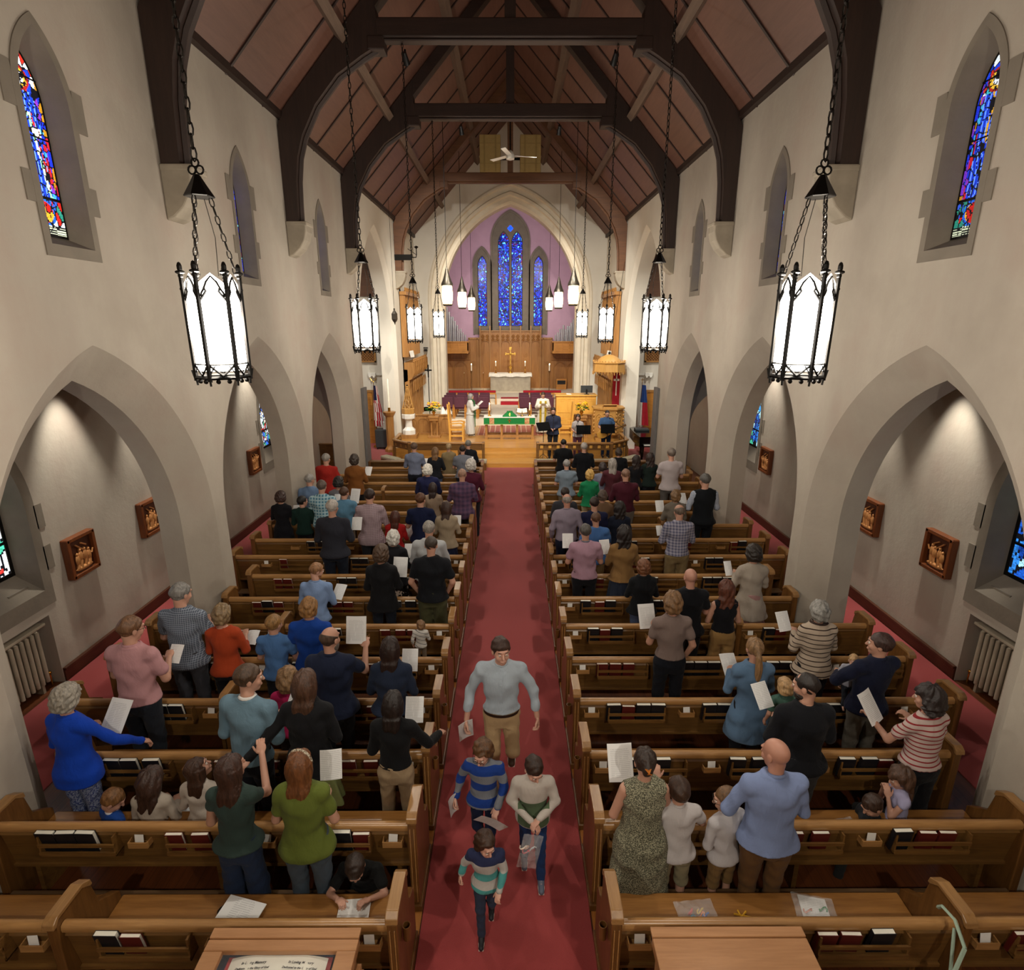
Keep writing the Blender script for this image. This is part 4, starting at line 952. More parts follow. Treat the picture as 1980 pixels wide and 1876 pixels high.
def biggest(V,Q):
    c=np.arange(len(V))
    for _ in range(400):
        m=c[Q].min(1); n=c.copy(); np.minimum.at(n,Q.ravel(),np.repeat(m,4)); n=n[n]
        if (n==c).all(): break
        c=n
    u,k=np.unique(c,return_counts=True); keep=c==u[k.argmax()]; mp_=np.cumsum(keep)-1; return V[keep],mp_[Q[keep[Q].all(1)]]
def mkobj(name,parts,mat,parent,col=None):
    V=[];Q=[];o=0
    for v,q in parts:
        if len(v)==0: continue
        V.append(v); Q.append(q+o); o+=len(v)
    if not V: return None
    V=np.concatenate(V); Q=np.concatenate(Q); me=bpy.data.meshes.new(name); me.vertices.add(len(V)); me.vertices.foreach_set('co',V.astype(f32).ravel())
    me.loops.add(Q.size); me.loops.foreach_set('vertex_index',Q.astype(np.int32).ravel()); me.polygons.add(len(Q)); me.polygons.foreach_set('loop_start',np.arange(0,Q.size,4,dtype=np.int32))
    me.polygons.foreach_set('use_smooth',np.ones(len(Q),bool)); me.update(calc_edges=True); me.materials.append(mat)
    ob=bpy.data.objects.new(name,me); C.objects.link(ob); ob.parent=parent; return ob
ARM={'D':((.255,-.03,1.14),(.27,.06,.89)),'H':((.25,.02,1.13),(.10,.27,1.14)),'U':((.25,.05,1.14),(.12,.32,1.22)),'R':((.27,.08,1.16),(.24,.36,.98)),
 'C':((.24,.0,1.13),(.03,.21,1.04)),'P':((.27,-.02,1.14),(.20,.06,.93)),'B':((.26,-.1,1.15),(.05,-.15,.97)),'X':((.23,.06,1.16),(-.08,.2,1.18)),'T':((.2,.1,1.2),(.06,.2,1.42)),'W':((.27,-.06,1.14),(.33,.05,.90))}
def person(label,X,Y,Hh,Z0=0,sex='m',w=1.0,yaw=0,hy=0,hp=12,top=('shirt','888888'),bot=('pants','222222'),hair=('short','3a2a1c'),arms='HH',skin='c4937c',lean=.03,child=0,seat=False,feet=True,face=False,glasses=False,beard=None,shoe=None,stride=None,extra=None,hem=None,group=None,name='person',hipx=0,collar=None,sub=None):
    w=1+(w-1)*.5; w*=.96; S=Hh/1.75; hs=1.05+.30*child
    d=math.dist((X,Y,Z0+1),(0,0,CAMZ)); hb=min(.032,max(.0085,.0017*d)); hf=hb*.55; hh=max(.0042,.0009*d)
    g=.165 if sex=='f' else .19; g=g*(.93+.07*w); zsh=1.43-.03*child
    t=thing(name,label,'person',(X,Y,Z0),R_(yaw),group); P=[]
    v3=lambda p:np.array(p,float)*S
    fem=sex=='f'
    le=lambda z:lean*max(0,(z-.9)/.6)**1.5
    T=[(.80,0,0,.15*w,.105*w),(.9,0,-.005,(.18 if fem else .17)*w,.125*w),(1.0,0,0,.16*w,.115*w),(1.09,0,.0,(.135 if fem else .152)*w,.105*w),(1.2,0,.005,(.15 if fem else .168)*w,.112*w),(1.31,0,.0,(.162 if fem else .182)*w,.118*w),(1.39,0,-.005,(.15 if fem else .172)*w,.1*w),(zsh+.02,0,-.01,.11*w,.075*w),(zsh+.065,0,-.005,.062,.058)]
    T=[tuple(v*S for v in (z,cx,cy+le(z),a,b)) for z,cx,cy,a,b in T]
    shl={}; 
    for s in(-1,1): shl[s]=v3((s*g,-.01+le(zsh),zsh-.032))
    A={}
    for i,s in((0,-1),(1,1)):
        q=arms[i]; 
        if isinstance(q,str): e,h=ARM[q]; e=(e[0]*(.6+.4*w)*(.92 if fem else 1),e[1]+le(1.15),e[2]); h=(h[0],h[1]+.04*(w-1)*3+le(1.1),h[2]); e=(s*e[0],e[1],e[2]); h=(s*h[0],h[1],h[2])
        else: e,h=q
        e=v3(e);h=v3(h)
        u=e-shl[s]; L=.29*S; 
        if isinstance(q,str): e=shl[s]+u/np.linalg.norm(u)*L; u=h-e; h=e+u/np.linalg.norm(u)*min(np.linalg.norm(u),.25*S)
        A[s]=(e,h)
    # legs
    hipx_=.095*w*S; Lg={}
    for s in(-1,1):
        hip=np.array((s*hipx_,0,.88*S))
        if seat: kn=np.array((s*.11*S,.42*S,.92*S)); an=np.array((s*.11*S,.45*S,.50*S))
        else:
            kn=np.array((s*.10*S,.015*S,.48*S)); an=np.array((s*.105*S,-.01*S,.075*S))
            if stride: k_,a_=stride[0 if s<0 else 1]; kn=v3(k_); an=v3(a_)
        Lg[s]=(hip,kn,an)
    Hc=np.array((0,(.015+le(1.6)*1.1)*S,1.75*S-.118*S*hs)); 
    if extra and 'head' in extra: Hc=Hc+v3(extra['head'])
    R=np.array((Matrix.Rotation(R_(hy),3,'Z')@Matrix.Rotation(R_(-hp),3,'X')))
    hd=lambda p:Hc+R@(np.array(p,float)*S*hs)
    lo=np.array([-.55,-.4,-.02])*S*max(1,w*.9); hi=np.array([.55,.65 if seat else .5,1.8])*S*max(1,w*.9)
    allp=[A[-1][0],A[-1][1],A[1][0],A[1][1],Lg[1][1],Lg[1][2],Lg[-1][1],Lg[-1][2],Hc]
    lo=np.minimum.reduce([np.array([-.30*w,-.2*w,0])*S]+[p-.13*S for p in allp]); hi=np.maximum.reduce([np.array([.30*w,.2*w,1.78])*S]+[p+.13*S for p in allp])
    # ---- body
    slim=.012*S
    F=Fld(lo,hi,hb); F.loft(T,k=.03*S,infl=-slim*1.2); r=.9+.1*w
    F.cap(shl[-1]+v3((.03,0,.0)),shl[1]-v3((.03,0,.0)),.052*S*r,k=.05*S)
    nb=v3((0,-.005+le(1.45),1.45)); F.cap(nb,hd((0,-.02,-.05)),.052*S*(1.06 if not fem else .9),.05*S*hs,k=.02*S)
    for s in(-1,1):
        e,h=A[s]; F.cap(shl[s],e,.050*S*r*(.85 if fem else 1),.040*S*r,k=.03*S); F.cap(e,h,.040*S*r*(.9 if fem else 1),.026*S,k=.015*S)
        hip,kn,an=Lg[s]; F.cap(hip,kn,.078*S*w,.055*S*r,k=.03*S); F.cap(kn,an,.054*S*r,.034*S,k=.02*S); F.cap(an,an+np.array([0,.13*S,-.045*S]),.034*S,.03*S,k=.02*S)
    P.append(F.mesh())
    # head
    rr=.16*S*hs; F=Fld(Hc-rr,Hc+rr,hf); q=S*hs
    def E(c,rad,k=.02,op='u'): F.ell(hd(c),[x*q for x in rad],R,k=k*q,op=op)
    def Cp(a,b,r1,r2,k=.012,op='u'): F.cap(hd(a),hd(b),r1*q,r2*q,k=k*q,op=op)
    E((0,-.012,.03),(.075,.095,.087)); E((0,.022,-.035),(.06,.07,.078),.03); E((0,.06,-.09),(.026,.022,.02),.025)
    if True:
        Cp((0,.09,.015),(0,.108,-.022),.008,.013); Cp((-.03,.084,.035),(.03,.084,.035),.012,.012)
        for s in(-1,1):
            E((s*.032,.108,.014),(.017,.016,.011),op='s'); E((s*.075,-.005,-.005),(.010,.020,.032),.006); E((s*.038,.066,-.025),(.022,.02,.022),.02)
            if face: E((s*.031,.086,.012),(.0135,.0125,.0115),.002)
        Cp((-.02,.088,-.058),(.02,.088,-.058),.007,.007,.008); Cp((0,.091,-.064),(0,.091,-.064),.01,.01,.01)
    F.cap(hd((0,-.02,-.06)),v3((0,-.005+le(1.5),1.5)),.05*q,.052*S,k=.02*q)
    P.append(F.mesh())
    # hands
    for s in(-1,1):
        e,h=A[s]; dv=(h-e)/np.linalg.norm(h-e); side=np.array((s,0,0)); nrm=np.cross(dv,np.cross(np.array((0,.3,-1)) if abs(dv[2])<.8 else np.array((-s,0,0)),dv)); nrm/=np.linalg.norm(nrm)
        wv=np.cross(nrm,dv); k_=S*(1.05 if not child else 1.15); F=Fld(h-.14*k_+dv*.06*k_,h+.14*k_+dv*.06*k_,hh)
        Rm=np.stack([wv,dv,nrm],1); F.cap(e+(h-e)*.8,h,.027*S,.024*S,k=.01); F.ell(h+dv*.045*k_,(.040*k_,.05*k_,.016*k_),Rm,k=.012*k_)
        sg=s if abs(dv[2])<.8 else s
        for j,(off,L) in enumerate(((-.028,.066),(-.010,.076),(.009,.072),(.027,.056))):
            b=h+dv*.083*k_+wv*off*k_; d1=dv*.75+nrm*.5; d2=dv*.1+nrm*.95; d1/=np.linalg.norm(d1); d2/=np.linalg.norm(d2); m_=b+d1*L*.52*k_; F.cap(b,m_,.0095*k_,.0085*k_,k=.003*k_); F.cap(m_,m_+d2*L*.48*k_,.0085*k_,.007*k_,k=.002*k_)
        tb=h+dv*.02*k_-wv*.03*k_*(1 if s>0 else -1); td=(dv*.6-wv*.55*(1 if s>0 else -1)+nrm*.45); td/=np.linalg.norm(td); F.cap(tb,tb+td*.04*k_,.013*k_,.010*k_,k=.008*k_); F.cap(tb+td*.04*k_,tb+td*.04*k_+(td+dv*.6)/1.5*.032*k_,.010*k_,.008*k_,k=.003*k_)
        P.append(F.mesh())
    mkobj('body',P,skinm(skin),t)
    # ---- trousers / skirt
    kind=bot[0]; bm=cloth('trouser_cloth',*bot[1:]) if len(bot)>1 else None; wz=1.03
    if kind in('pants','shorts','wide','capri'):
        F=Fld(np.minimum(lo,[-9,-9,-.0])if 0 else lo,hi,hb); Tp=[x for x in T if x[0]<=1.06*S]; F.loft(Tp,k=.02*S,infl=.008*S)
        for s in(-1,1):
            hip,kn,an=Lg[s]; ex=.02*S if kind=='wide' else 0; F.cap(hip+np.array([0,-.01*S,0]),kn,.094*S*w,.068*S*r+ex,k=.035*S)
            if kind!='shorts': F.cap(kn,an+(0,0,.0),.067*S*r+ex,.055*S+ex*1.8,k=.03*S)
            else: F.cap(kn,kn+np.array([0,0,.01]),.075*S,.075*S,k=.02*S)
        F.disp(.0035*S,26/S,len(label)); zc=(.43 if kind=='shorts' else .055)*S
        if not seat: F.cut(lambda X,Y,Z:(zc-Z)+0*X+0*Y)
        mkobj('shorts' if kind=='shorts' else 'trousers',[F.mesh()],bm,t)
    elif kind in('skirt','robe'):
        zb={'skirt':.45,'robe':.07}[kind]; 
        if sub and 'skz' in sub: zb=sub['skz']
        F=Fld(lo-np.array([.12,.12,0])*S,hi+np.array([.12,.12,0])*S,hb); F.loft([(zb*S,0,0,.25*S*w,.19*S*w),(.7*S,0,-.005*S,.21*S*w,.155*S*w),(.9*S,0,-.005*S,.188*S*w,.135*S*w),(1.04*S,0,0,.15*S*w,.118*S*w)],k=.02*S,infl=.006*S)
        X0=F.ax[0][:,None,None];Y0_=F.ax[1][None,:,None];Z0_=F.ax[2][None,None,:]; fd=np.sin(13*np.arctan2(X0,Y0_)+2*np.sin(5*Z0_))*.012*S*np.clip((1.0*S-Z0_)/(.5*S),0,1); F.F=(F.F+fd).astype(f32)
        mkobj('skirt' if kind=='skirt' else 'robe_skirt',[F.mesh()],bm,t)
    # ---- top
    tk=top[0]; tm=cloth('top_cloth',*top[1:])
    hem_=hem if hem is not None else (.86 if tk not in('dress','coat') else .45)
    F=Fld(lo-np.array([.06,.06,0])*S,hi+np.array([.06,.06,0])*S,hb); fit=.016*S if tk not in('coat','robe') else .03*S
    rows=[x for x in T if x[0]>=.95*S]; 
    if tk in('dress','coat','tunic','robe'):
        fl={'dress':.05,'coat':.035,'tunic':.035 if hem_>.8 else .085,'robe':.0}[tk]; rows=[(hem_*S,0,0,(.19+fl)*w*S,(.14+fl)*w*S),(.9*S,0,-.005*S,(.185+.02*(tk!='coat'))*w*S,.14*w*S)]+rows
    else: rows=[(min(hem_,.94)*S,0,0,(.212 if hem_<.9 else .186)*w*S,(.158 if hem_<.9 else .136)*w*S)]+([(.9*S,0,-.005*S,.208*w*S,.155*w*S)] if hem_<.88 else [])+rows
    rows=[q for i,q in enumerate(sorted(rows)) ]
    neckz=zsh+.045; rows=[q for q in rows if q[0]<=(zsh+.03)*S]+[(neckz*S,0,(-.008+le(1.45))*S,.07*S,.06*S)]
    F.loft(rows,k=.02*S,infl=fit*.8)
    F.cap(shl[-1]+v3((.02,0,0)),shl[1]-v3((.02,0,0)),.056*S*r,k=.05*S)
    for s in(-1,1): F.cap(v3((s*.03,-.01+le(1.45),zsh+.012)),shl[s]+v3((0,0,.004)),.046*S,.050*S*r,k=.05*S)
    sl={'tank':0,'tee':.62,'dress':.0,'shirt':1,'sweater':1,'polo':.62,'coat':1,'tunic':1,'robe':1,'vest':0,'elbow':1.25,'blouse':.2}[tk]
    if sub and 'sl' in sub: sl=sub['sl']
    for s in(-1,1):
        e,h=A[s]; k_=r*(.88 if fem else 1)
        if sl>0:
            if sl<=1 and sl<.99: m_=shl[s]+(e-shl[s])*sl; F.cap(shl[s],m_,.058*S*k_,.054*S*k_+(.010*S if sl<.9 else 0),k=.03*S); dd=(e-shl[s])/np.linalg.norm(e-shl[s])
            else:
                ww=.012*S if tk in('coat','sweater') else .006*S
                if tk=='robe': ww=.03*S
                F.cap(shl[s],e,.058*S*k_+ww*.5,.046*S*k_+ww,k=.03*S); f_=1 if sl==1 else (sl-1)*1.6; m_=e+(h-e)*f_*.97; F.cap(e,m_,.047*S*k_+ww,(.034 if tk!='robe' else .075)*S+ww*.6,k=.012*S)
    neck=v3((0,.01+le(1.5),1.53 if not (sub and 'low' in sub) else 1.50)); 
    F.disp(.006*S,(20 if tk!='sweater' else 15)/S,len(label)*1.3)
    F.cap(neck-np.array([0,0,.02*S]),neck+np.array([0,.02*S,.12*S]),(.062 if not(sub and 'low' in sub) else .085)*S,k=0,op='s')
    F.cut(lambda X,Y,Z:(hem_*S-Z)+0*X+0*Y) if tk not in('robe',) else None
    if sl==0:
        for s in(-1,1): 
            q_=shl[s]+v3((s*.035,0,-.01)); F.cap(q_,q_+v3((s*.1,0,-.08)),.075*S,.1*S,k=0,op='s')
    if extra and 'slv' in extra:
        G=Fld(lo,hi,hb)
        for s in(-1,1):
            e,h=A[s]; G.cap(shl[s]-v3((s*.01,0,0)),e,.062*S*r,.052*S*r,k=.03*S); G.cap(e,e+(h-e)*.97,.052*S*r,.034*S,k=.012*S)
        G.disp(.004*S,22/S,3); mkobj('shirt_sleeves',[G.mesh()],cloth('sleeve_cloth',extra['slv'][0],('grid',extra['slv'][1],.025,.2)),t)
    cnam={'dress':'dress','coat':'jacket','robe':'robe','vest':'vest','sweater':'sweater','tank':'top','tee':'tee_shirt','polo':'polo_shirt','tunic':'tunic','blouse':'blouse'}.get(tk,'shirt')
    tp=mkobj(cnam,[biggest(*F.mesh())],tm,t)
    if collar or tk in('shirt','polo'):
        cc=cloth('collar_cloth',collar) if collar else tm; mb=MB(); c0=v3((0,-.006+le(1.47),neckz+.012)); pts=[]
        for i in range(14):
            a=2*math.pi*i/14; pts.append((c0[0]+.063*S*math.sin(a),c0[1]+.06*S*math.cos(a),c0[2]-.012*S*math.cos(a)))
        mb.tube(pts,.014*S,6,closed=True); mb.build('collar',cc,t,smooth=60)
    if face and tk=='shirt':
        mb=MB(); RZ=sorted(rows); zz_=[q[0] for q in RZ]; yy_=[q[2]+q[4] for q in RZ]; pts=[(0,float(np.interp(z_,zz_,yy_))+fit*.8+.001,z_) for z_ in np.linspace(hem_*S+.02*S,neckz*S-.03*S,14)]
        mb.loft([(-.014*S,p[1],p[2]) for p in pts],[(.014*S,p[1]+.001,p[2]) for p in pts])
        for p in pts[1::2]: mb.ball((0,p[1]+.003,p[2]),(.006*S,.003,.006*S),6,4)
        for s in(-1,1): mb.add([(s*.01*S,.068*S,neckz*S-.005),(s*.06*S,.045*S,neckz*S+.025*S),(s*.075*S,.085*S,neckz*S-.03*S),(s*.035*S,.125*S,neckz*S-.07*S)],[(0,1,2,3)])
        mb.build('placket_and_collar',tm,t)
    if extra and 'belt' in extra:
        mb=MB(); a_,b_=.186*w*S,.136*w*S
        for z0,z1 in((.935,.965),): 
            A_=[(a_*math.cos(i*math.pi/14),b_*math.sin(i*math.pi/14),z0*S) for i in range(28)]; mb.loft(A_,[(x*1.0,y*1.0,z1*S) for x,y,_ in A_],closed=True)
        mb.build('belt',plain('brown_belt','2c1a10',.5),t,smooth=60)
    if beard:
        F=Fld(Hc-rr*1.2,Hc+rr*1.1,hf); E((0,.03,-.075),(.062,.072,.06 if beard[1]<1 else .085),.02); F.disp(.003,120,1)
        Rt=R.T
        def cutb(X,Y,Z):
            x,y,z=X-Hc[0],Y-Hc[1],Z-Hc[2]; yy=(Rt[1,0]*x+Rt[1,1]*y+Rt[1,2]*z)/q; zz=(Rt[2,0]*x+Rt[2,1]*y+Rt[2,2]*z)/q
            return np.maximum(zz+.035-np.clip(-(yy-.05)*.8,-.02,.03),-.01-yy)*q
        F.cut(cutb); mkobj('beard',[F.mesh()],hairm(beard[0]),t)
    # ---- hair
    hk=hair[0]
    if hk!='none':
        long_=hk in('long','pony','curlylong'); L=hair[2] if len(hair)>2 else .38
        lo2=Hc-.2*q; hi2=Hc+.2*q
        if long_: lo2=lo2-np.array([.05,.12,L+.1])*S; hi2=hi2+np.array([.05,.02,0])*S
        F=Fld(lo2,hi2,max(hf,.006)); Rt=R.T; th={'short':.010,'fringe':.006,'buzz':.004,'bob':.022,'long':.016,'pony':.010,'bun':.010,'curly':.03,'curlylong':.028,'mop':.018,'clip':.012}[hk]
        E((0,-.016,.034),(.075+th,.093+th,.087+th),.01)
        if hk in('bob','long','curly','curlylong','mop'): E((0,-.035,-.03),(.078+th,.07+th,.075+th),.04)
        def q3(X,Y,Z):
            x,y,z=X-Hc[0],Y-Hc[1],Z-Hc[2]; return [(Rt[i,0]*x+Rt[i,1]*y+Rt[i,2]*z)/q for i in range(3)]
        ang=lambda a:None
        zb={'short':-.055,'fringe':-.05,'buzz':-.05,'bob':-.115,'long':-.3,'pony':-.06,'bun':-.06,'curly':-.10,'curlylong':-.3,'mop':-.085,'clip':-.06}[hk]
        fr={'short':.060,'buzz':.065,'fringe':.03,'mop':.085,'curly':.07}.get(hk,.062)
        def face_cut(X,Y,Z):
            x,y,z=q3(X,Y,Z)
            a=np.minimum(y-(.035+.0*z)+np.clip((-z)*.55,-.02,.05),fr-.018-z+.12*np.abs(x))  # in front and below hairline
            hole=a
            b=zb-z+(.0 if hk not in('short','buzz','fringe','pony','clip','bun') else np.clip(-(y+.03),0,.05)*-.6)
            m=np.maximum(hole,b)
            if hk=='fringe': m=np.maximum(m,np.minimum(z-.052+.35*(y+.03),np.sqrt(x*x+(y-.0)**2)*-1+.2))
            return m*q
        if not long_ and hk!='bun' and hk!='clip': F.disp(.0035*q if hk in('short','buzz','fringe') else .006*q,(70 if hk in('curly',) else 48)/q,3)
        F.cut(face_cut)
        up=Hc+R@(np.array((0,-.075,-.02))*q)
        if hk in('long','curlylong'):
            y0=Hc[1]-.055*q; zt=Hc[2]+.02*q; c=hair[0]
            wd=1.0 if hk=='long' else 1.25
            rows=[(Hc[2]-.02*q-L*S,Hc[0],y0-.055*S,.055*S*wd,.02*S),(Hc[2]-.02*q-L*.75*S,Hc[0],y0-.055*S,.085*S*wd,.032*S),(Hc[2]-L*.4*S,Hc[0],y0-.045*S,.1*S*wd,.04*S),(Hc[2]-.06*q,Hc[0],y0+.005*S,.09*q*wd,.06*q),(Hc[2]+.03*q,Hc[0],y0+.02*q,.08*q,.06*q)]
            F.loft(rows,k=.03*S)
        if hk=='pony':
            b=Hc+R@(np.array((0,-.1,.0))*q); F.cap(b,b+np.array([0,-.04,-.05])*S,.03*S,.025*S,k=.02); F.cap(b+np.array([0,-.04,-.05])*S,b+np.array([.0,-.045,-L])*S,.028*S,.014*S,k=.02); F.ell(b+np.array([0,-.05,-L*.5])*S,(.04*S,.025*S,L*.45*S),k=.02)
        if hk in('bun','clip'): F.ell(up+R@(np.array((0,-.03,.01))*q),(.045*q,.035*q,.055*q),k=.015)
        XX=F.ax[0][:,None,None]-Hc[0];YY=F.ax[1][None,:,None]-Hc[1]; ZZ=F.ax[2][None,None,:]-Hc[2]
        if long_ or hk in('bob','bun','clip'):
            a_=np.arctan2(XX,YY+.02); cur=1 if 'curly' not in hk else 3; F.F=(F.F+.0013*S*np.sin(60*a_+cur*2.5*np.sin(22*ZZ/S)+3*np.sin(9*ZZ))+.001*np.sin(97*a_+5*np.sin(15*ZZ))+.004*S*np.sin(7*a_+3*np.sin(6*ZZ))+(.007*np.sin(45*ZZ+6*a_)*np.sin(38*XX+3) if cur>1 else 0)).astype(f32)
        mkobj('hair',[F.mesh()],hairm(hair[1]),t)
        if hk=='clip':
            mb=MB(); c=up+R@(np.array((0,-.065,.01))*q)
            for i in range(5):
                mb.tube([c+np.array((-.03+.012*i,.01,.03))*S,c+np.array((.0,-.012,.0))*S,c+np.array((.03-.012*i,.01,-.03))*S],.004,5)
            mb.build('hair_claw',plain('tortoiseshell','b8691e',.25),t)
        if extra and 'band' in extra:
            mb=MB(); pts=[hd((.088*math.sin(a),.005,.035+.098*math.cos(a))) for a in np.linspace(-1.6,1.6,14)]; mb.tube(pts,.014*S,6); mb.build('headband',cloth('headband_cloth','cfc4ae',('dots','5a4632',90,.5)),t,smooth=60)
    if face:
        mb=MB(); 
        for s in(-1,1): mb.ball(hd((s*.031,.0865,.012)),[.0128*q]*3,10,8)
        mb.build('eyes',M['white'],t,smooth=60); mb=MB()
        for s in(-1,1): mb.ball(hd((s*.031,.0945,.010)),[.0062*q]*3,8,6)
        mb.build('irises',plain('brown_iris','2a1a10',.2),t,smooth=60)
        for s in(-1,1): mb=MB(); mb.tube([hd((s*.016,.094,.034)),hd((s*.032,.096,.039)),hd((s*.048,.086,.033))],[.003*q,.0042*q,.002*q],6); mb.build('eyebrow',hairm(hair[1]),t)
        mb=MB(); mb.tube([hd((-.021,.088,-.057)),hd((0,.096,-.0585)),hd((.021,.088,-.057))],[.002*q,.0042*q,.002*q],6); mb.build('lips',plain('lips','94504a',.45),t,smooth=60)
        mb=MB()
        for s in(-1,1): mb.tube([hd((s*.017,.094,.021)),hd((s*.031,.0985,.0215)),hd((s*.046,.09,.017))],.0022*q,6) 
        mb.build('eyelids',skinm(skin),t)
    if glasses:
        mb=MB()
        for s in(-1,1):
            pts=[hd((s*.032+.021*math.cos(a),.108,.010+.017*math.sin(a))) for a in np.linspace(0,2*math.pi,13)[:-1]]; mb.tube(pts,.002*q,5,closed=True); mb.tube([hd((s*.053,.107,.012)),hd((s*.078,.05,.012)),hd((s*.080,-.0,.008))],.002*q,5)
        mb.tube([hd((-.011,.109,.012)),hd((.011,.109,.012))],.002*q,5); mb.build('glasses',M['black'],t)
    if shoe:
        for s in(-1,1):
            hip,kn,an=Lg[s]; F=Fld(an-.16*S,an+np.array([.1,.24,.1])*S,.007); F.cap(an+v3((0,-.02,-.03)),an+v3((0,.15,-.042)),.038*S,.036*S,k=.02); F.cap(an+v3((0,-.01,-.0)),an+v3((0,.05,-.025)),.042*S,.035*S,k=.02)
            zc=an[2]-.072*S; F.cut(lambda X,Y,Z:(zc-Z)+0*X+0*Y); so=mkobj('shoe',[F.mesh()],plain('shoe_'+shoe,shoe,.6),t)
            mb=MB(); mb.prism([(an[0]+a*S,an[1]+b*S) for a,b in((-.036,-.055),(.036,-.055),(.042,.08),(.032,.17),(-.032,.17),(-.042,.08))],'z',zc-.0,zc+.018*S); mb.build('sole',M['pages'],so)
    t['S']=S
    return t,A
def paperobj(t,loc,rot,label,size=(.175,.24),mat=None,group=None):
    "sheet placed in the person's own frame"
    mb=MB(); w_,h_=size[0]/2,size[1]/2; n=6; A=[(w_*(2*i/n-1),-h_,.012*math.sin(i/n*math.pi)) for i in range(n+1)]; B=[(a,h_,c) for a,_,c in A]
    mb.loft(A,B); mb.loft([(a,b,c-.0015) for a,b,c in A],[(a,b,c-.0015) for a,b,c in B]); o=mb.build('service_sheet',mat or M['ptext'],smooth=60)
    Mx=Matrix.Translation(t.location)@Matrix.Rotation(t.rotation_euler.z,4,'Z')@Matrix.Translation(Vector(loc)); o.matrix_world=Mx@euler(*rot).to_4x4(); tag(o,label,'paper',group); return o
# ================= CHANCEL =================
def bx(a,b,c,d,e,f,m,lab=None,cat=None,name='box',kind=None,bev=0):
    mb=MB(); cx,cy=(a+b)/2,(c+d)/2; mb.box(a,b,c,d,e,f); o=mb.build(name,m,loc=(cx,cy,e),bevel=bev)
    return tag(o,lab,cat,kind=kind)
bx(-4.28,4.28,19.15,20.3,0,.15,M['goldfloor'],kind='structure',name='floor_step_lower')
bx(-1.2,1.2,20.0,20.3,.15,.30,M['goldfloor'],kind='structure',name='floor_step_middle')
bx(-4.28,4.28,20.3,25.0,0,.45,M['goldfloor'],kind='structure',name='floor_platform')
bx(-4.25,4.25,25.0,35.15,0,.75,M['lime'],kind='structure',name='floor_choir')
bx(-4.25,4.25,29.8,35.15,.75,1.03,M['lime'],kind='structure',name='floor_sanctuary')
bx(-1.35,1.35,22.75,25.0,.45,.458,M['tile'],kind='structure',name='floor_tiles')
bx(-.5,.42,29.45,29.8,.75,.90,M['red'],kind='structure',name='floor_step_red'); bx(-.5,.42,29.79,30.4,1.03,1.04,M['red'],kind='structure',name='floor_red_runner')
for s in(-1,1): bx(*sorted((s*4.28,s*3.05)),27.3,28.2,.75,.95,M['lime'],kind='structure',name='trim_%d'%(40+s))
# communion rail
for s,sd in((-1,'left'),(1,'right')):
    P=[(.94,19.4),(3.5,19.4),(4.14,20.0),(4.14,21.2)]; t=thing('communion_rail',f'oak communion rail with pierced quatrefoils {sd} of the chancel steps','altar rail',(s*2.5,19.4,.15))
    fl=lambda y:.15 if y<20.3 else .45
    for i,((a,b),(c,d)) in enumerate(zip(P,P[1:])):
        A=Vector((s*a,b,0));B=Vector((s*c,d,0)); D=B-A; L=D.length; ang=math.atan2(D.y,D.x); Rz=Matrix.Rotation(ang,3,'Z'); mid=(A+B)/2
        mb=MB(); mb.obox(mid+Vector((0,0,.81)),(L+.08,.12,.05),Rz); mb.build('top_rail',M['oak_cap'],t,world=True,bevel=.008)
        mb=MB(); zb=.15 if i<2 else .30
        for z in(.765,.585): mb.obox(mid+Vector((0,0,z)),(L,.05,.035),Rz)
        n=max(2,round(L/.27))
        for j in range(n+1):
            p=A+D*(j/n); mb.obox(p+Vector((0,0,.675)),(.025,.045,.15),Rz)
            if j%3==0 or j==n: mb.obox(p+Vector((0,0,(zb+.6)/2)),(.07,.07,.6-zb),Rz)
        mb.obox(mid+Rz@Vector((0,.018,.675)),(L,.012,.16),Rz); mb.build('pierced_band',M['oak'],t,world=True)
        mb=MB()
        for j in range(n):
            p=A+D*((j+.5)/n)+Vector((0,0,.675))
            for q in range(4):
                a_=q*math.pi/2+math.pi/4; mb.ball(p+Rz@Vector((.036*math.cos(a_),.005,.036*math.sin(a_))),(.032,.016,.032),8,5)
        mb.build('quatrefoils',M['yellow'],t,world=True)
    for x in(.94,3.5): mb=MB(); mb.box(s*x-.05,s*x+.05,19.35,19.45,.15,.86); mb.build('post',M['oak'],t,world=True,bevel=.01)
    K=[(.72,18.85),(3.7,18.85)]
    t=thing('kneeling_cushion',f'long needlepoint kneeling cushion on an oak base {sd} of the steps','kneeler',(s*2.3,18.85,0)); mb=MB()
    mb.box(-1.5,1.5,-.13,.16,.24,.36); mb.build('cushion',M['needle'],t,bevel=.04); mb=MB(); mb.box(-1.48,1.48,-.12,.15,.01,.24); mb.build('base',M['oak'],t)
    t=thing('kneeling_cushion',f'short angled needlepoint kneeling cushion at the outer {sd} corner of the rail','kneeler',(s*4.15,19.3,0),R_(s*42)); mb=MB(); 
    mb.box(-.42,.42,-.13,.16,.24,.36); mb.build('cushion',M['needle'],t,bevel=.04); mb=MB(); mb.box(-.4,.4,-.12,.15,.01,.24); mb.build('base',M['oak'],t)
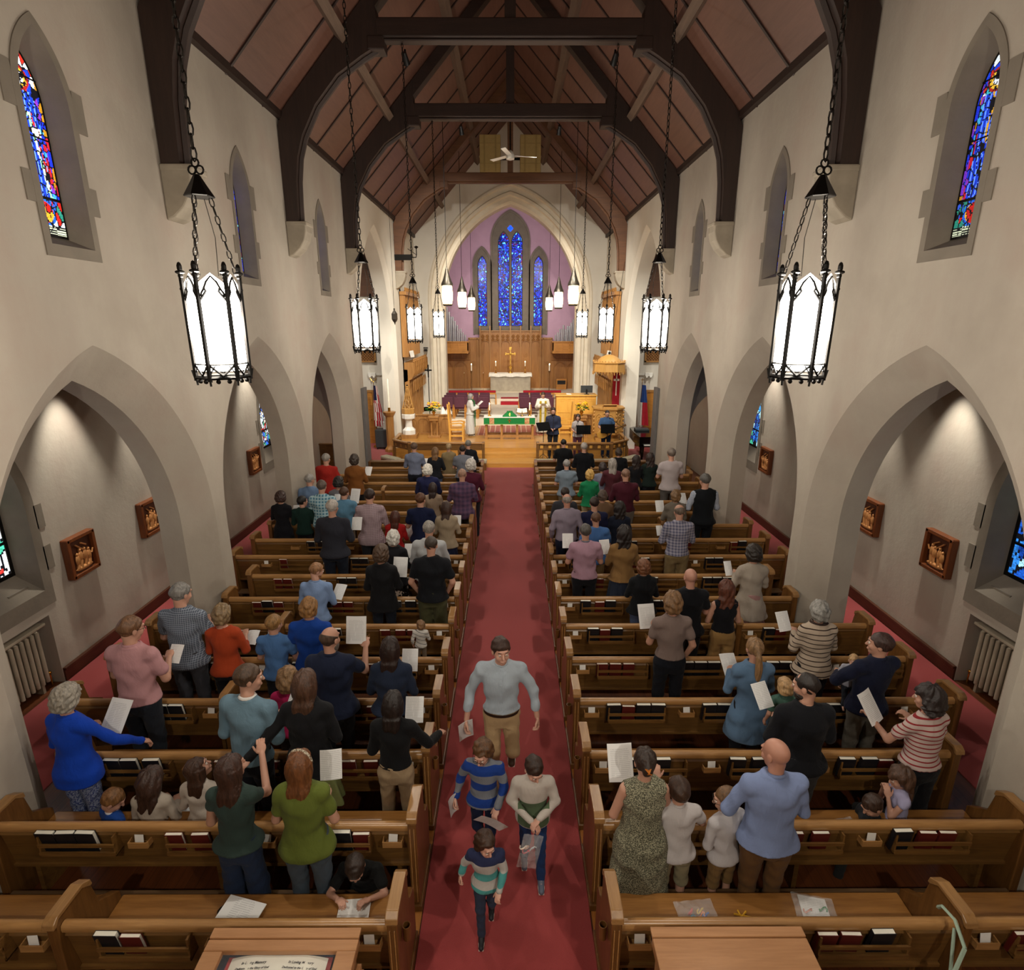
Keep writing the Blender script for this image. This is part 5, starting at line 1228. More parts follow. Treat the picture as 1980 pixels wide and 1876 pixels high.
# altar table with green frontal
t=thing('altar_table','oak altar table on four legs in the middle of the chancel steps','altar',(-.04,22.25,.45)); w_=.99
for x in(-.9,-.3,.3,.9):
    mb=MB(); mb.box(x-.045,x+.045,-.3,-.21,0,.80); mb.box(x-.06,x+.06,-.32,-.19,0,.10); mb.box(x-.045,x+.045,.21,.3,0,.80); mb.build('leg',M['screen'],t,bevel=.006)
mb=MB(); mb.box(-.9,.9,-.29,-.22,.06,.16); mb.box(-.9,.9,.22,.29,.06,.16); mb.build('stretcher',M['screen'],t); mb=MB(); mb.box(-.97,.97,-.34,.34,.80,.84); mb.build('table_top',M['screen'],t)
t=thing('altar_frontal','green altar cloth with gold cross and ornate bands over the altar table','altar cloth',(-.04,22.25,1.05))
mb=MB(); mb.box(-w_,w_,-.365,-.345,0,.235); mb.box(-w_,-w_+.01,-.36,.34,0,.235); mb.box(w_-.01,w_,-.36,.34,0,.235); mb.build('green_cloth',M['green'],t)
for x in(-.68,.68): mb=MB(); mb.box(x-.09,x+.09,-.372,-.366,0.01,.235); mb.build('ornate_band',cloth('orphrey','cfb98a',('dots','a8542c',60,.5)),t)
mb=MB(); mb.box(-.018,.018,-.374,-.366,.05,.2); mb.box(-.06,.06,-.374,-.366,.13,.16); mb.build('gold_cross',M['gilt'],t); mb=MB(); mb.box(-w_,w_,-.375,-.362,-.02,.0); mb.build('fringe',cloth('fringe','a8b070'),t)
mb=MB(); mb.box(-w_-.005,w_+.005,-.37,.37,.238,.25); tag(mb.build('fair_linen',M['linen'],loc=None),'white linen cloth laid on top of the altar table','altar cloth'); bpy.data.objects['fair_linen'].location=(-.04,22.25,1.055)
ZT=1.307
def candlestick(x,y,z,h,lab,hc=.2,mat=None,r=.05,fl=True):
    t=thing('candlestick',lab,'candlestick',(x,y,z)); mb=MB(); mb.lathe([(r*1.5,0),(r*1.4,.015),(r*.4,.05),(r*.3,h*.3),(r*.6,h*.36),(r*.3,h*.42),(r*.28,h*.85),(r*.6,h*.93),(r*.9,h*.97),(r*.9,h)],12); mb.build('stem',mat or M['brass'],t,smooth=40)
    mb=MB(); mb.lathe([(r*.5,h),(r*.5,h+hc),(r*.1,h+hc+.005)],10); mb.build('candle',M['candle'],t,smooth=40)
    if fl: mb=MB(); mb.ball((0,0,h+hc+.035),(.011+r*.1,.011+r*.1,.035),8,6); mb.build('flame',emis('flame','ffd890',30),t,smooth=60)
candlestick(-.82,22.3,ZT,.22,'brass candlestick with lit candle on the left end of the green altar',.22); candlestick(.75,22.3,ZT,.22,'brass candlestick with lit candle on the right end of the green altar',.22)
t=thing('chalice_veil','green peaked chalice veil with gold cross on the altar linen','chalice veil',(-.03,22.2,ZT)); mb=MB()
b=[(-.28,-.16,0),(.28,-.16,0),(.28,.16,0),(-.28,.16,0)];q=[(-.1,-.08,.17),(.1,-.08,.17),(.1,.08,.17),(-.1,.08,.17)]; mb.add(b+q,[(0,1,5,4),(1,2,6,5),(2,3,7,6),(3,0,4,7),(4,5,6,7)]); mb.box(-.11,.11,-.09,.09,.17,.2); mb.build('veil',M['green'],t)
mb=MB(); mb.add([(-.012,-.155,.03),(.012,-.155,.03),(.012,-.098,.14),(-.012,-.098,.14),(-.04,-.132,.085),(.04,-.132,.085),(.04,-.120,.105),(-.04,-.120,.105)],[(0,1,2,3),(4,5,6,7)]); mb.v=[(a,b_-.008,c) for a,b_,c in mb.v]; mb.box(-.02,.02,-.02,.02,.2,.22); mb.build('gold_cross',M['gilt'],t)
t=thing('missal_stand','brass missal stand with an open book near the right altar candle','book stand',(.45,22.25,ZT)); mb=MB(); mb.lathe([(.09,0),(.03,.02),(.015,.05),(.015,.14)],10); mb.build('foot',M['brass'],t); mb=MB(); mb.obox((0,.02,.19),(.42,.26,.012),euler(32)); mb.build('desk_plate',M['brass'],t); mb=MB()
for s in(-1,1): mb.obox((s*.1,.01,.21),(.19,.24,.03),euler(32,s*-8,0))
mb.build('open_pages',M['pages'],t,bevel=.004)
# chairs
def armchair(x,y,rz,lab):
    t=thing('sedilia_chair',lab,'chair',(x,y,.45),R_(rz)); m=M['yellow']
    for a in(-.27,.27):
        mb=MB(); mb.prism([(-.30,0),(-.24,0),(-.235,.5),(-.30,1.38),(-.35,1.42),(-.36,1.38),(-.31,.5)],'x',a-.03,a+.03); mb.build('rear_leg',m,t); mb=MB(); mb.box(a-.03,a+.03,.2,.26,0,.68); mb.build('front_leg',m,t)
        mb=MB(); mb.prism([(-.3,.66),(.14,.70),(.29,.64),(.29,.6),(.12,.66),(-.3,.62)],'x',a-.035,a+.035); mb.build('armrest',m,t); mb=MB(); mb.box(a-.015,a+.015,-.26,.22,.16,.22); mb.build('stretcher',m,t)
    mb=MB(); mb.box(-.26,.26,-.27,.27,.38,.46); mb.build('seat',m,t,bevel=.01); mb=MB(); mb.obox((0,-.285,.85),(.5,.025,.75),euler(3)); mb.box(-.26,.26,-.34,-.30,1.22,1.36); mb.build('backrest',m,t)
armchair(-2.05,21.9,-90,'yellow oak high-backed armchair left of the altar, facing it'); armchair(2.15,22.6,90,'yellow oak high-backed armchair right of the altar behind the singer')
# partitions
def paneled(x0,x1,y,z0,z1,lab,m,cat='panelled screen',name='choir_partition',n=4,d=.07,cap=.14):
    t=thing(name,lab,cat,((x0+x1)/2,y,z0)); h=(x1-x0)/2; H=z1-z0; mb=MB(); mb.box(-h,h,0,d,0,H); mb.build('panel_board',m,t)
    mb=MB(); mb.box(-h-.02,h+.02,-.04,d+.03,H,H+.05); mb.box(-h-.01,h+.01,-.03,0,0,.08); mb.build('cap_and_plinth',m,t,bevel=.006); mb=MB(); w_=2*h/n
    for i in range(n+1): mb.box(-h+i*w_-.03,-h+i*w_+.03,-.025,0,.08,H)
    for i in range(n):
        c=-h+(i+.5)*w_; mb.tube([(c+p,-.012,q) for p,q in [(a,b+H-.5*w_-.02-.0) for a,b in arch_pts(0,w_/2-.05,-.02,.32*w_,-.1,5)]],.012,5)
    mb.build('tracery',m,t); return t
paneled(-4.2,-2.4,22.95,.45,1.22,'carved oak panelled partition behind the baptismal font',M['screen']); paneled(2.45,3.3,22.95,.45,1.22,'carved oak panelled partition behind the right flower stand',M['screen'],n=3)
t=thing('organ_console','yellow oak organ console with recessed panels right of the clergy','organ console',(2.75,24.3,.45)); mb=MB(); mb.box(-.83,.83,-.35,.35,0,1.42); mb.build('case',M['yellow'],t); mb=MB(); mb.box(-.87,.87,-.4,.4,1.42,1.47); mb.build('top',M['yellow'],t,bevel=.01); mb=MB(); mb.box(-.85,.85,-.37,-.35,0,.1); mb.build('plinth',M['yellow'],t); mb=MB()
for i in range(4):
    c=-.62+i*.41
    for a,b_,e,f in((c-.17,c-.15,.75,1.3),(c+.15,c+.17,.75,1.3),(c-.17,c+.17,.73,.75),(c-.17,c+.17,1.3,1.32)): mb.box(a,b_,-.365,-.35,e,f)
    mb.box(c-.12,c+.12,-.36,-.35,1.22,1.27)
mb.build('panel_moulding',M['yellow'],t)
t=thing('computer_monitor','black computer monitor standing on the organ console','monitor',(3.2,24.2,1.925)); mb=MB(); mb.box(-.25,.25,-.02,.02,.06,.36); mb.build('screen_back',M['grey'],t,bevel=.01); mb=MB(); mb.box(-.04,.04,-.03,-.02,.02,.2); mb.box(-.1,.1,-.08,.08,0,.015); mb.build('stand',M['black'],t)
t=thing('console_papers','stack of white music sheets on the organ console top','paper',(2.45,24.2,1.925)); mb=MB(); mb.box(-.1,.1,-.12,.12,0,.02); mb.build('sheets',M['paper'],t)
# font
t=thing('baptismal_font','white marble baptismal font standing inside the left rail corner','font',(-4.0,22.35,.45)); mb=MB(); mb.box(-.33,.33,-.33,.33,0,.14); mb.build('wooden_plinth',M['screen'],t); mb=MB()
mb.lathe([(.26,.14),(.26,.3),(.2,.36),(.14,.42),(.13,.66),(.17,.74),(.26,.76),(.27,.92),(.25,.94)],8,ph=.5); mb.build('pedestal',M['wstone'],t,smooth=20)
t=thing('font_cover','openwork oak cone cover on top of the white font','font cover',(-4.0,22.35,1.40)); mb=MB(); mb.lathe([(.26,0),(.26,.2),(.23,.22),(.23,.02)],8,ph=.5); mb.build('drum',M['carve'],t); mb=MB()
for k in range(8):
    a=k*math.pi/4+.39; mb.tube([(.23*math.cos(a),.23*math.sin(a),.2),(.13*math.cos(a),.13*math.sin(a),.55),(.05*math.cos(a),.05*math.sin(a),.95)],.014,5)
    for z0,r0,z1,r1 in((.22,.225,.4,.17),(.42,.165,.6,.115),(.62,.11,.8,.075)):
        b_=a+math.pi/4; mb.tube([(r0*math.cos(a),r0*math.sin(a),z0),(r1*math.cos((a+b_)/2),r1*math.sin((a+b_)/2),(z0+z1)/2+.03),(r1*math.cos(b_),r1*math.sin(b_),z1)],.008,4); mb.tube([(r0*math.cos(b_),r0*math.sin(b_),z0),(r1*math.cos(a),r1*math.sin(a),z1)],.008,4)
mb.lathe([(.05,.93),(.06,.96),(.03,.98),(.05,1.02),(.01,1.06)],8); mb.build('openwork_cone',M['carve'],t); mb=MB(); mb.ball((0,0,1.08),.03,8,6); mb.build('finial',M['iron'],t)
# flower stands
def flowers(x,y,z,lab,seed):
    t=thing('flower_arrangement',lab,'flowers',(x,y,z)); r=random.Random(seed); mb=MB(); mb.lathe([(.06,0),(.03,.03),(.05,.08),(.08,.14),(.04,.19),(.06,.21)],12); mb.build('vase',M['brass'],t,smooth=50)
    cols={'yellow_blooms':'e8b818','peach_blooms':'e09a6a','orange_blooms':'ecc040'}
    for nm,c in cols.items():
        mb=MB()
        for i in range(14 if nm[0]=='y' else 5):
            a=r.uniform(0,6.28); q=r.uniform(.05,.25); h=.30+r.uniform(0,.26)*(1-q); p=Vector((q*math.cos(a),q*math.sin(a)*.7,h))
            for k in range(7):
                b_=k*.9; mb.ball(p+Vector((.03*math.cos(b_),.03*math.sin(b_)*.8,.01*(k%2))),(.03,.03,.022),6,4)
            mb.ball(p,(.03,.03,.035),6,5)
        mb.build(nm,plain(nm,c,.6),t,smooth=60)
    mb=MB()
    for i in range(60):
        a=r.uniform(0,6.28); q=r.uniform(.05,.3); p=Vector((q*math.cos(a),q*math.sin(a)*.7,.2+r.uniform(0,.2))); mb.ball(p,(.045,.02,.012),6,4,R=euler(r.uniform(-40,40),r.uniform(-40,40),math.degrees(a)))
    mb.build('leaves',plain('leaf_green','2f6a1e',.6),t,smooth=60)
def flstand(x,y,lab):
    t=thing('flower_stand',lab,'stand',(x,y,.45)); mb=MB(); mb.box(-.2,.2,-.17,.17,.78,.86); mb.box(-.17,.17,-.14,.14,.68,.785); mb.build('table_top',M['screen'],t,bevel=.01); mb=MB(); mb.box(-.24,.24,-.16,.16,0,.08); mb.build('base',M['screen'],t,bevel=.01)
    for a in(-.11,.11): mb=MB(); mb.lathe([(.05,.08),(.035,.12),(.035,.62),(.05,.68)],8,(a,0,0)); mb.build('column',M['screen'],t,smooth=50)
flstand(-3.0,22.3,'oak flower pedestal left of the altar'); flowers(-3.0,22.3,1.32,'yellow and peach flowers in a brass vase on the left pedestal',3)
flstand(2.8,22.3,'oak flower pedestal right of the altar behind the woman singer'); flowers(2.78,22.3,1.32,'yellow and peach flowers in a brass vase on the right pedestal',5)
for i,(x,w_) in enumerate(((-2.72,.12),(-2.5,.15))):
    mb=MB(); mb.lathe([(w_,0),(w_*.75,.12),(w_*.3,.24),(.01,.3)],6,(0,0,0)); o=mb.build('draped_cloth',M['linen'],loc=None,smooth=30); o.location=(x,23.02,1.275); tag(o,('smaller left' if i==0 else 'larger right')+' white folded cloth on the partition behind the left chair','cloth')
# pulpit
t=thing('pulpit','carved octagonal oak pulpit behind the guitarist','pulpit',(3.72,21.75,.45)); mb=MB(); mb.lathe([(.5,0),(.5,.1),(.4,.14),(.4,.2),(.58,.3),(.58,1.2),(.64,1.24),(.64,1.3),(.5,1.3)],8,ph=.5); mb.build('body',M['carve'],t); 
for k in range(8):
    a=k*math.pi/4+math.pi/4; R=Matrix.Rotation(a-math.pi/2,3,'Z'); 
    if math.sin(a)>.5: continue
    mb=MB(); c=Vector((.545*math.cos(a),.545*math.sin(a),0)); tn=Vector((-math.sin(a),math.cos(a),0))
    mb.tube([c+tn*p+Vector((0,0,q)) for p,q in arch_pts(0,.16,.85,.22,.4,5)],.014,5); mb.tube([c+tn*p+Vector((0,0,q)) for p,q in arch_pts(0,.08,.72,.14,.4,4)],.01,5); mb.ball(c+Vector((0,0,.97)),.03,6,5)
    mb.build('carved_panel',M['carve'],t)
    mb=MB(); e=Vector((.6*math.cos(a+math.pi/8),.6*math.sin(a+math.pi/8),0))
    for z in(.4,.55,.7,.85,1.0,1.12): mb.ball(e+Vector((0,0,z)),(.035,.035,.05),6,5)
    mb.build('corner_carving',M['carve'],t,smooth=50)
mb=MB(); mb.obox((0,-.38,1.38),(.5,.3,.03),euler(-20)); mb.box(-.25,.25,-.5,-.3,1.3,1.36); mb.build('book_desk',M['carve'],t)
t=thing('pulpit_canopy','octagonal oak canopy with a low dome hanging above the pulpit','canopy',(3.72,22.0,3.0)); mb=MB(); mb.lathe([(.5,.02),(.62,.05),(.60,.32),(.64,.38),(.58,.42)],8,ph=.5); mb.build('cornice',M['carve'],t); mb=MB(); mb.lathe([(.46,.40),(.42,.47),(.3,.58),(.14,.65),(.01,.67)],16); mb.build('dome',M['carve'],t,smooth=60); mb=MB()
for k in range(32):
    a=k*math.pi/16; r_=.60; mb.tube([(r_*math.cos(a),r_*math.sin(a),.06),(r_*math.cos(a),r_*math.sin(a),-.06 if k%2 else -.01)],.016,5); mb.ball((r_*math.cos(a),r_*math.sin(a),.44),.022,6,4)
mb.build('pendant_tracery',M['carve'],t); mb=MB(); mb.ball((0,0,.72),.05,8,6); mb.tube([(0,0,.7),(.35,-.3,3.9)],.008,5); mb.build('suspension_rod',M['iron'],t)
# wall screens
def crest(mb,y0,y1,x,z,s):
    n=int((y1-y0)/.28)
    for i in range(n+1): y=y0+(y1-y0)*i/n; mb.lathe([(.03,0),(.05,.04),(.02,.08),(.035,.11),(.0,.17)],6,(x,y,z))
for s,sd in((-1,'left'),(1,'right')):
    t=thing('oak_screen',f'tall carved oak screen on the {sd} chancel wall','oak screen',(s*4.2,25.1,.45)); mb=MB(); mb.box(*sorted((s*4.27,s*4.14)),23.4,26.95,.45,3.0); mb.build('boarding',M['screen'],t,world=True)
    mb=MB(); mb.prism([(s*a,b) for a,b in((4.27,2.5),(3.98,2.62),(3.86,2.9),(3.86,3.28),(4.27,3.28))],'y',23.4,26.95); mb.build('canopy',M['screen'],t,world=True); mb=MB()
    for i in range(9):
        y=23.42+i*.4375; mb.box(*sorted((s*4.14,s*4.08)),y-.03,y+.03,.5,2.6); mb.tube([(s*3.95,y,2.7),(s*3.84,y,2.9),(s*3.84,y,3.3)],.03,5)
        if i<8: mb.tube([(s*3.93,y+a+.22,b) for a,b in arch_pts(0,.18,2.3,.25,2.1,5)],.02,5); mb.tube([(s*3.85,y+a+.22,b) for a,b in arch_pts(0,.17,2.95,.2,2.93,5)],.012,5)
    crest(mb,23.42,26.9,s*3.88,3.28,s); mb.build('tracery',M['screen'],t,world=True)
    t=thing('oak_organ_case',f'high ribbed oak organ case above the {sd} chancel screen','organ case',(s*4.2,24.9,3.5)); mb=MB(); mb.box(*sorted((s*4.27,s*4.12)),23.2,26.5,3.5,5.95); mb.box(*sorted((s*4.27,s*4.0)),23.15,26.55,5.85,5.98); mb.build('boarding',M['screen'],t,world=True); mb=MB()
    for i in range(12):
        y=23.25+i*.29; mb.box(*sorted((s*4.12,s*4.07)),y-.025,y+.025,3.5,5.85)
        if i<11: mb.tube([(s*4.06,y+a+.145,b) for a,b in arch_pts(0,.11,5.6,.15,5.4,4)],.016,5)
    crest(mb,23.2,26.5,s*4.05,5.98,s); mb.build('ribs',M['screen'],t,world=True)
    t=thing('white_loudspeaker',f'small white loudspeaker on top of the {sd} oak screen','speaker',(s*3.98,23.7,3.46)); mb=MB(); mb.obox((0,0,.14),(.16,.14,.26),euler(10,s*10,0)); mb.build('cabinet',M['white'],t,bevel=.02); mb=MB(); mb.box(-.05,.05,-.04,.04,-.02,.02); mb.build('foot',M['iron'],t)
t=thing('wall_camera','small black camera bracketed beside the left oak screen','camera',(-3.9,27.1,3.6)); mb=MB(); mb.box(-.1,.1,-.1,.06,.08,.13); mb.box(-.07,.07,-.12,.02,-.05,.06); mb.build('camera_body',M['black'],t); mb=MB(); mb.tube([(0,.2,0),(0,0,.0)],.02,6); mb.build('bracket',M['black'],t)
# choir chairs
def cchair():
    t=thing('choir_chair','x','chair'); mb=MB(); mb.box(-.24,.24,-.2,.24,.42,.5); mb.build('seat_cushion',M['mauve'],t,bevel=.02); mb=MB(); mb.obox((0,-.25,.72),(.46,.05,.46),euler(6)); mb.build('back_cushion',M['mauve'],t,bevel=.02)
    for x in(-.23,.23):
        for y in(-.22,.22): mb=MB(); mb.box(x-.02,x+.02,y-.02,y+.02,0,.44 if y>0 else .62); mb.build('leg',M['gold'],t)
    return t
cc=cchair(); first=True
for r_,Y in enumerate((25.25,26.1,26.95)):
    for s,xs in((-1,(-2.75,-2.23,-1.71,-1.19)),(1,(.62,1.14,1.66))):
        for i,x in enumerate(xs):
            o=cc if first else copy_tree(cc); first=False; o.location=(x,Y,.75); sd='left' if s<0 else 'right'
            o['label']='mauve choir chair '+sd+' of the centre, '+('front','second','back')[r_]+' row, '+('first','second','third','fourth')[i]+' from the left'; o['group']='mauve choir chairs '+sd
def redrail(x0,x1,lab):
    t=thing('sanctuary_rail',lab,'altar rail',((x0+x1)/2,29.6,.75)); h=(x1-x0)/2; mb=MB(); mb.box(-h,h,-.12,.12,.62,.72); mb.build('red_cushion',M['red'],t,bevel=.03); mb=MB(); mb.box(-h,h,-.14,.14,.54,.62)
    n=5
    for i in range(n+1): mb.box(-h+2*h*i/n-.03,-h+2*h*i/n+.03,-.03,.03,0,.54)
    mb.build('oak_rail',M['gold'],t)
redrail(-3.2,-.75,'red cushioned oak rail behind the left choir chairs'); redrail(.65,2.6,'red cushioned oak rail behind the right choir chairs')
# high altar
t=thing('high_altar','grey stone high altar block before the carved reredos','altar',(0,33.4,1.03)); mb=MB(); mb.box(-1.14,1.14,-.35,.35,0,.95); mb.box(-1.2,1.2,-.4,.4,.93,1.0); mb.build('stone_block',M['altar'],t,bevel=.01)
t=thing('altar_linen','white linen draped over the stone high altar','altar cloth',(0,33.4,2.035)); mb=MB(); mb.box(-1.22,1.22,-.42,.42,0,.012)
n=24; A=[(-1.22+2.44*i/n,-.425,.012) for i in range(n+1)]; B=[(x,-.44+.012*math.sin(i*2.3),-.17+.02*math.sin(i*.9)) for i,(x,_,_) in enumerate(A)]; mb.loft(A,B)
for s in(-1,1): mb.loft([(s*1.22,-.42,.012),(s*1.22,.42,.012)],[(s*1.27,-.44,-.24),(s*1.25,.42,-.22)])
mb.build('linen',M['linen'],t)
t=thing('altar_cross','tall gilt cross with widened ends standing on the high altar','cross',(0,33.45,2.05)); mb=MB(); mb.lathe([(.14,0),(.12,.04),(.05,.1),(.04,.2),(.1,.3),(.11,.36),(.04,.42),(.03,.5)],10); mb.build('foot',M['gilt'],t,smooth=40); mb=MB(); mb.box(-.035,.035,-.02,.02,.45,1.35); mb.box(-.28,.28,-.02,.02,1.02,1.1)
for a,b_,c,d in((-.07,.07,1.28,1.42),(-.3,-.22,.99,1.13),(.22,.3,.99,1.13)): mb.box(a,b_,-.03,.03,c,d)
mb.ball((0,-.02,1.06),(.08,.03,.08),8,6); mb.build('cross',M['gilt'],t,bevel=.006)
candlestick(-.84,33.35,2.05,.38,'brass candlestick on the left of the high altar',.22,r=.06); candlestick(.84,33.35,2.05,.38,'brass candlestick on the right of the high altar',.22,r=.06)
candlestick(-2.05,30.6,1.04,1.35,'tall floor candlestick left of the stone altar',.3,M['oak'],.07); candlestick(2.05,30.6,1.04,1.35,'tall floor candlestick right of the stone altar',.3,M['oak'],.07)
for x,l in((-2.3,'outer'),(-1.35,'inner')): candlestick(x,28.9,.75,1.65,f'thin brass processional torch, {l} of two at the left red rail',.04,r=.018,fl=False)
# reredos
t=thing('reredos','tall carved oak reredos behind the altar cross','reredos',(0,34.9,1.03)); m=M['reredos']; mb=MB(); mb.box(-2.45,2.45,-.02,.12,0,2.85); mb.box(-1.78,1.78,-.1,.12,0,3.3); mb.build('panelling',m,t); mb=MB(); mb.box(-2.5,2.5,-.08,.12,2.85,2.95); mb.box(-1.8,1.8,-.18,.12,3.3,3.36)
for x in(-1.78,-1.2,-.6,0,.6,1.2,1.78): 
    if x or 1: mb.box(x-.035,x+.035,-.2,.0,2.75 if x==0 else .0,3.62)
for x in(-2.45,-1.95,1.95,2.45): mb.box(x-.03,x+.03,-.08,0,0,2.9)
mb.build('shafts',M['gold'] if 0 else M['screen'],t); 
for i,xc in enumerate((-1.49,-.9,-.3,.3,.9,1.49)):
    mb=MB(); 
    for z in(2.82,3.02):
        for k in range(2):
            c=xc+(k-.5)*.26
            for q in range(4): a=q*math.pi/2; mb.tube([(c+.05*math.cos(a)+.05*math.cos(b_*math.pi/3),-.14,z+.05*math.sin(a)+.05*math.sin(b_*math.pi/3)) for b_ in range(6)],.011,4,closed=True)
    mb.tube([(xc+a,-.15,b_) for a,b_ in arch_pts(0,.25,2.55,.2,2.45,5)],.02,5); mb.build('pierced_tracery',m,t)
for x in(-2.2,-.9,.9,2.2):
    mb=MB(); mb.tube([(x+.12*math.cos(k*math.pi/6),-.1 if abs(x)<2 else -.03,1.95+.12*math.sin(k*math.pi/6)-(.5 if abs(x)>2 else 0)) for k in range(12)],.014,5,closed=True)
    for k in range(5): a=k*1.257; mb.ball((x+.05*math.cos(a),-.11 if abs(x)<2 else -.03,1.95+.05*math.sin(a)-(.5 if abs(x)>2 else 0)),(.03,.012,.03),6,4)
    mb.build('carved_roundel',m,t)
# organ galleries, doors, pipes
for s,sd in((-1,'left'),(1,'right')):
    t=thing('organ_gallery',f'panelled oak gallery under the {sd} organ pipes','gallery',(s*3.3,33.9,3.2)); mb=MB(); lo,hi=sorted((s*4.28,s*2.38)); mb.box(lo,hi,33.2,34.8,3.15,3.3); mb.box(lo,hi,33.2,33.26,3.3,3.75); mb.box(*sorted((s*2.38,s*2.44)),33.2,34.8,3.3,3.75); mb.build('gallery_box',M['gold'],t,world=True); mb=MB(); mb.box(lo-.03,hi+.03,33.14,33.3,3.75,3.82); mb.box(lo,hi,33.15,33.22,3.15,3.2)
    for i in range(5): x=lo+.15+i*(hi-lo-.3)/4; mb.box(x-.03,x+.03,33.17,33.2,3.2,3.75)
    mb.build('mouldings',M['gold'],t,world=True)
    t=thing('sacristy_screen',f'dark oak arched door screen under the {sd} organ gallery','oak screen',(s*3.35,34.6,1.03)); mb=MB(); mb.box(lo,hi,34.5,34.6,1.03,3.15); mb.build('boarding',M['reredos'],t,world=True)
    for q in(-.42,.42):
        mb=MB(); mb.tube([(s*3.35+q+a,34.47,b_) for a,b_ in arch_pts(0,.38,2.1,.5,1.05,8)],.03,5); mb.build('door_arch',M['reredos'],t,world=True)
    mb=MB(); mb.box(lo,hi,34.44,34.5,2.72,2.78)
    for i in range(9): mb.box(lo+.1+i*.22,lo+.14+i*.22,34.46,34.5,2.78,3.1)
    mb.build('frieze',M['reredos'],t,world=True)
    for i in range(22):
        f=i/21; x=s*(4.1-1.55*f); h=.75+2.5*(max(0,1-f)**1.25)+(.12 if i%2 else 0); y=33.55+.28*(i%3); r=.035+.035*(1-f)
        if s>0 and 6<i<14: h*=.72
        t=thing('organ_pipe',f'silver organ pipe on the {sd} gallery, '+('among the tallest by the arch jamb' if i<7 else 'of middle height' if i<15 else 'among the short ones toward the window'),'organ pipe',(x,y,3.3),group=f'{sd} organ pipes, '+('tall' if i<7 else 'middle' if i<15 else 'short'))
        mb=MB(); mb.lathe([(.02,0),(r,.3),(r,h),(r*.9,h)],10); mb.build('tube',M['tin'],t,smooth=60); mb=MB(); mb.box(-r*.5,r*.5,-r-.004,-r+.01,.32,.36); mb.build('mouth',M['black'],t)
t=thing('hymn_box','small oak cupboard with a dark screen under the right gallery','cupboard',(3.0,34.2,1.03)); mb=MB(); mb.box(-.3,.3,-.15,.2,0,.62); mb.build('case',M['gold'],t); mb=MB(); mb.box(-.24,.24,-.16,-.15,.3,.52); mb.build('dark_front',M['black'],t)
# left-hand details: processional cross, paschal candle, cabinet, flags, doors, banner
t=thing('processional_cross','dark processional cross on a tall pole against the left arch pier','cross',(-3.45,24.4,.45)); mb=MB(); mb.tube([(0,0,0),(0,0,2.2)],.018,6); mb.build('pole',M['iron'],t); mb=MB(); mb.box(-.025,.025,-.015,.015,2.15,2.68); mb.box(-.15,.15,-.015,.015,2.42,2.48); mb.ball((0,0,2.45),(.06,.025,.06),8,6); mb.build('cross_head',M['iron'],t); mb=MB(); mb.box(-.12,.12,-.12,.12,0,.05); mb.build('base',M['oak'],t)
t=thing('paschal_candle_stand','tall octagonal oak stand holding the white paschal candle, left transept','candle stand',(-4.62,21.75,.012)); mb=MB(); mb.lathe([(.24,0),(.24,.1),(.17,.2),(.155,.25),(.155,1.35),(.2,1.42),(.24,1.5),(.25,1.54)],8,ph=.5); mb.build('stand',M['screen'],t); mb=MB(); mb.lathe([(.05,1.54),(.05,1.68),(.04,1.7)],10); mb.build('socket',M['brass'],t); mb=MB(); mb.lathe([(.035,1.68),(.035,2.75),(.01,2.78)],10); mb.build('candle',M['candle'],t,smooth=50)
t=thing('rolling_cabinet','black rolling cabinet beside the flag in the left transept','cabinet',(-5.05,22.3,.012)); mb=MB(); mb.box(-.24,.24,-.25,.25,.08,.78); mb.build('case',M['grey'],t,bevel=.02)
for a in(-.18,.18):
    for b_ in(-.18,.18): mb=MB(); mb.ball((a,b_,.04),.04,8,6); mb.build('caster',M['black'],t)
t=thing('tissue_box','white box standing on the black rolling cabinet','box',(-4.93,22.25,.795)); mb=MB(); mb.obox((0,0,.14),(.14,.1,.28),euler(0,0,15)); mb.build('carton',M['white'],t)
def flag(x,y,cols,lab,tilt=0,cross=False):
    t=thing('flag',lab,'flag',(x,y,.012)); mb=MB(); mb.lathe([(.16,0),(.14,.05),(.03,.09)],12); mb.build('base',M['brass'],t); mb=MB(); mb.tube([(0,0,.05),(0,0,2.55)],.014,6); mb.build('pole',M['oak'],t); mb=MB()
    if cross: mb.box(-.01,.01,-.01,.01,2.55,2.72); mb.box(-.06,.06,-.01,.01,2.63,2.65)
    else: mb.tube([(-.12,0,2.72),(-.05,0,2.62),(0,0,2.6),(.05,0,2.62),(.12,0,2.72)],.012,5); mb.ball((0,0,2.58),.03,8,6)
    mb.build('finial',M['gilt'],t)
    mb=MB(); n=16; rows=[]
    for j in range(15):
        z=2.45-j*.115; ww=.10+.012*j; rows.append([(ww*(i/n*1.6-.35)+ (.02 if 1 else 0),-.03+.05*math.sin(i*1.1+j*.1)*(.5+j/20),z-.02*i/n) for i in range(n+1)])
    for j in range(14):
        vs=rows[j]+rows[j+1]
        for i in range(n): mb.add([vs[i],vs[i+1],vs[n+2+i],vs[n+1+i]],[(0,1,2,3)],cols(i,j))
    return t,mb
def fcols(i,j): return 2 if j<5 and i<9 else (0 if (i+(j//3))%4<2 else 1)
t,mb=flag(-5.35,22.6,fcols,'furled red, white and blue striped flag on a pole in the left transept'); mb.build('cloth',[cloth('flag_red','b02030'),cloth('flag_white','e8e4dc'),cloth('flag_blue','1c2450')],t,smooth=60)
t,mb=flag(5.2,22.8,lambda i,j:2 if j<6 else (0 if i>5 else 1),'furled blue, red and white flag topped by a cross in the right transept',cross=True); mb.build('cloth',[cloth('flag_red','b02030'),cloth('flag_white','e8e4dc'),cloth('flag_blue2','2b4a8a')],t,smooth=60)
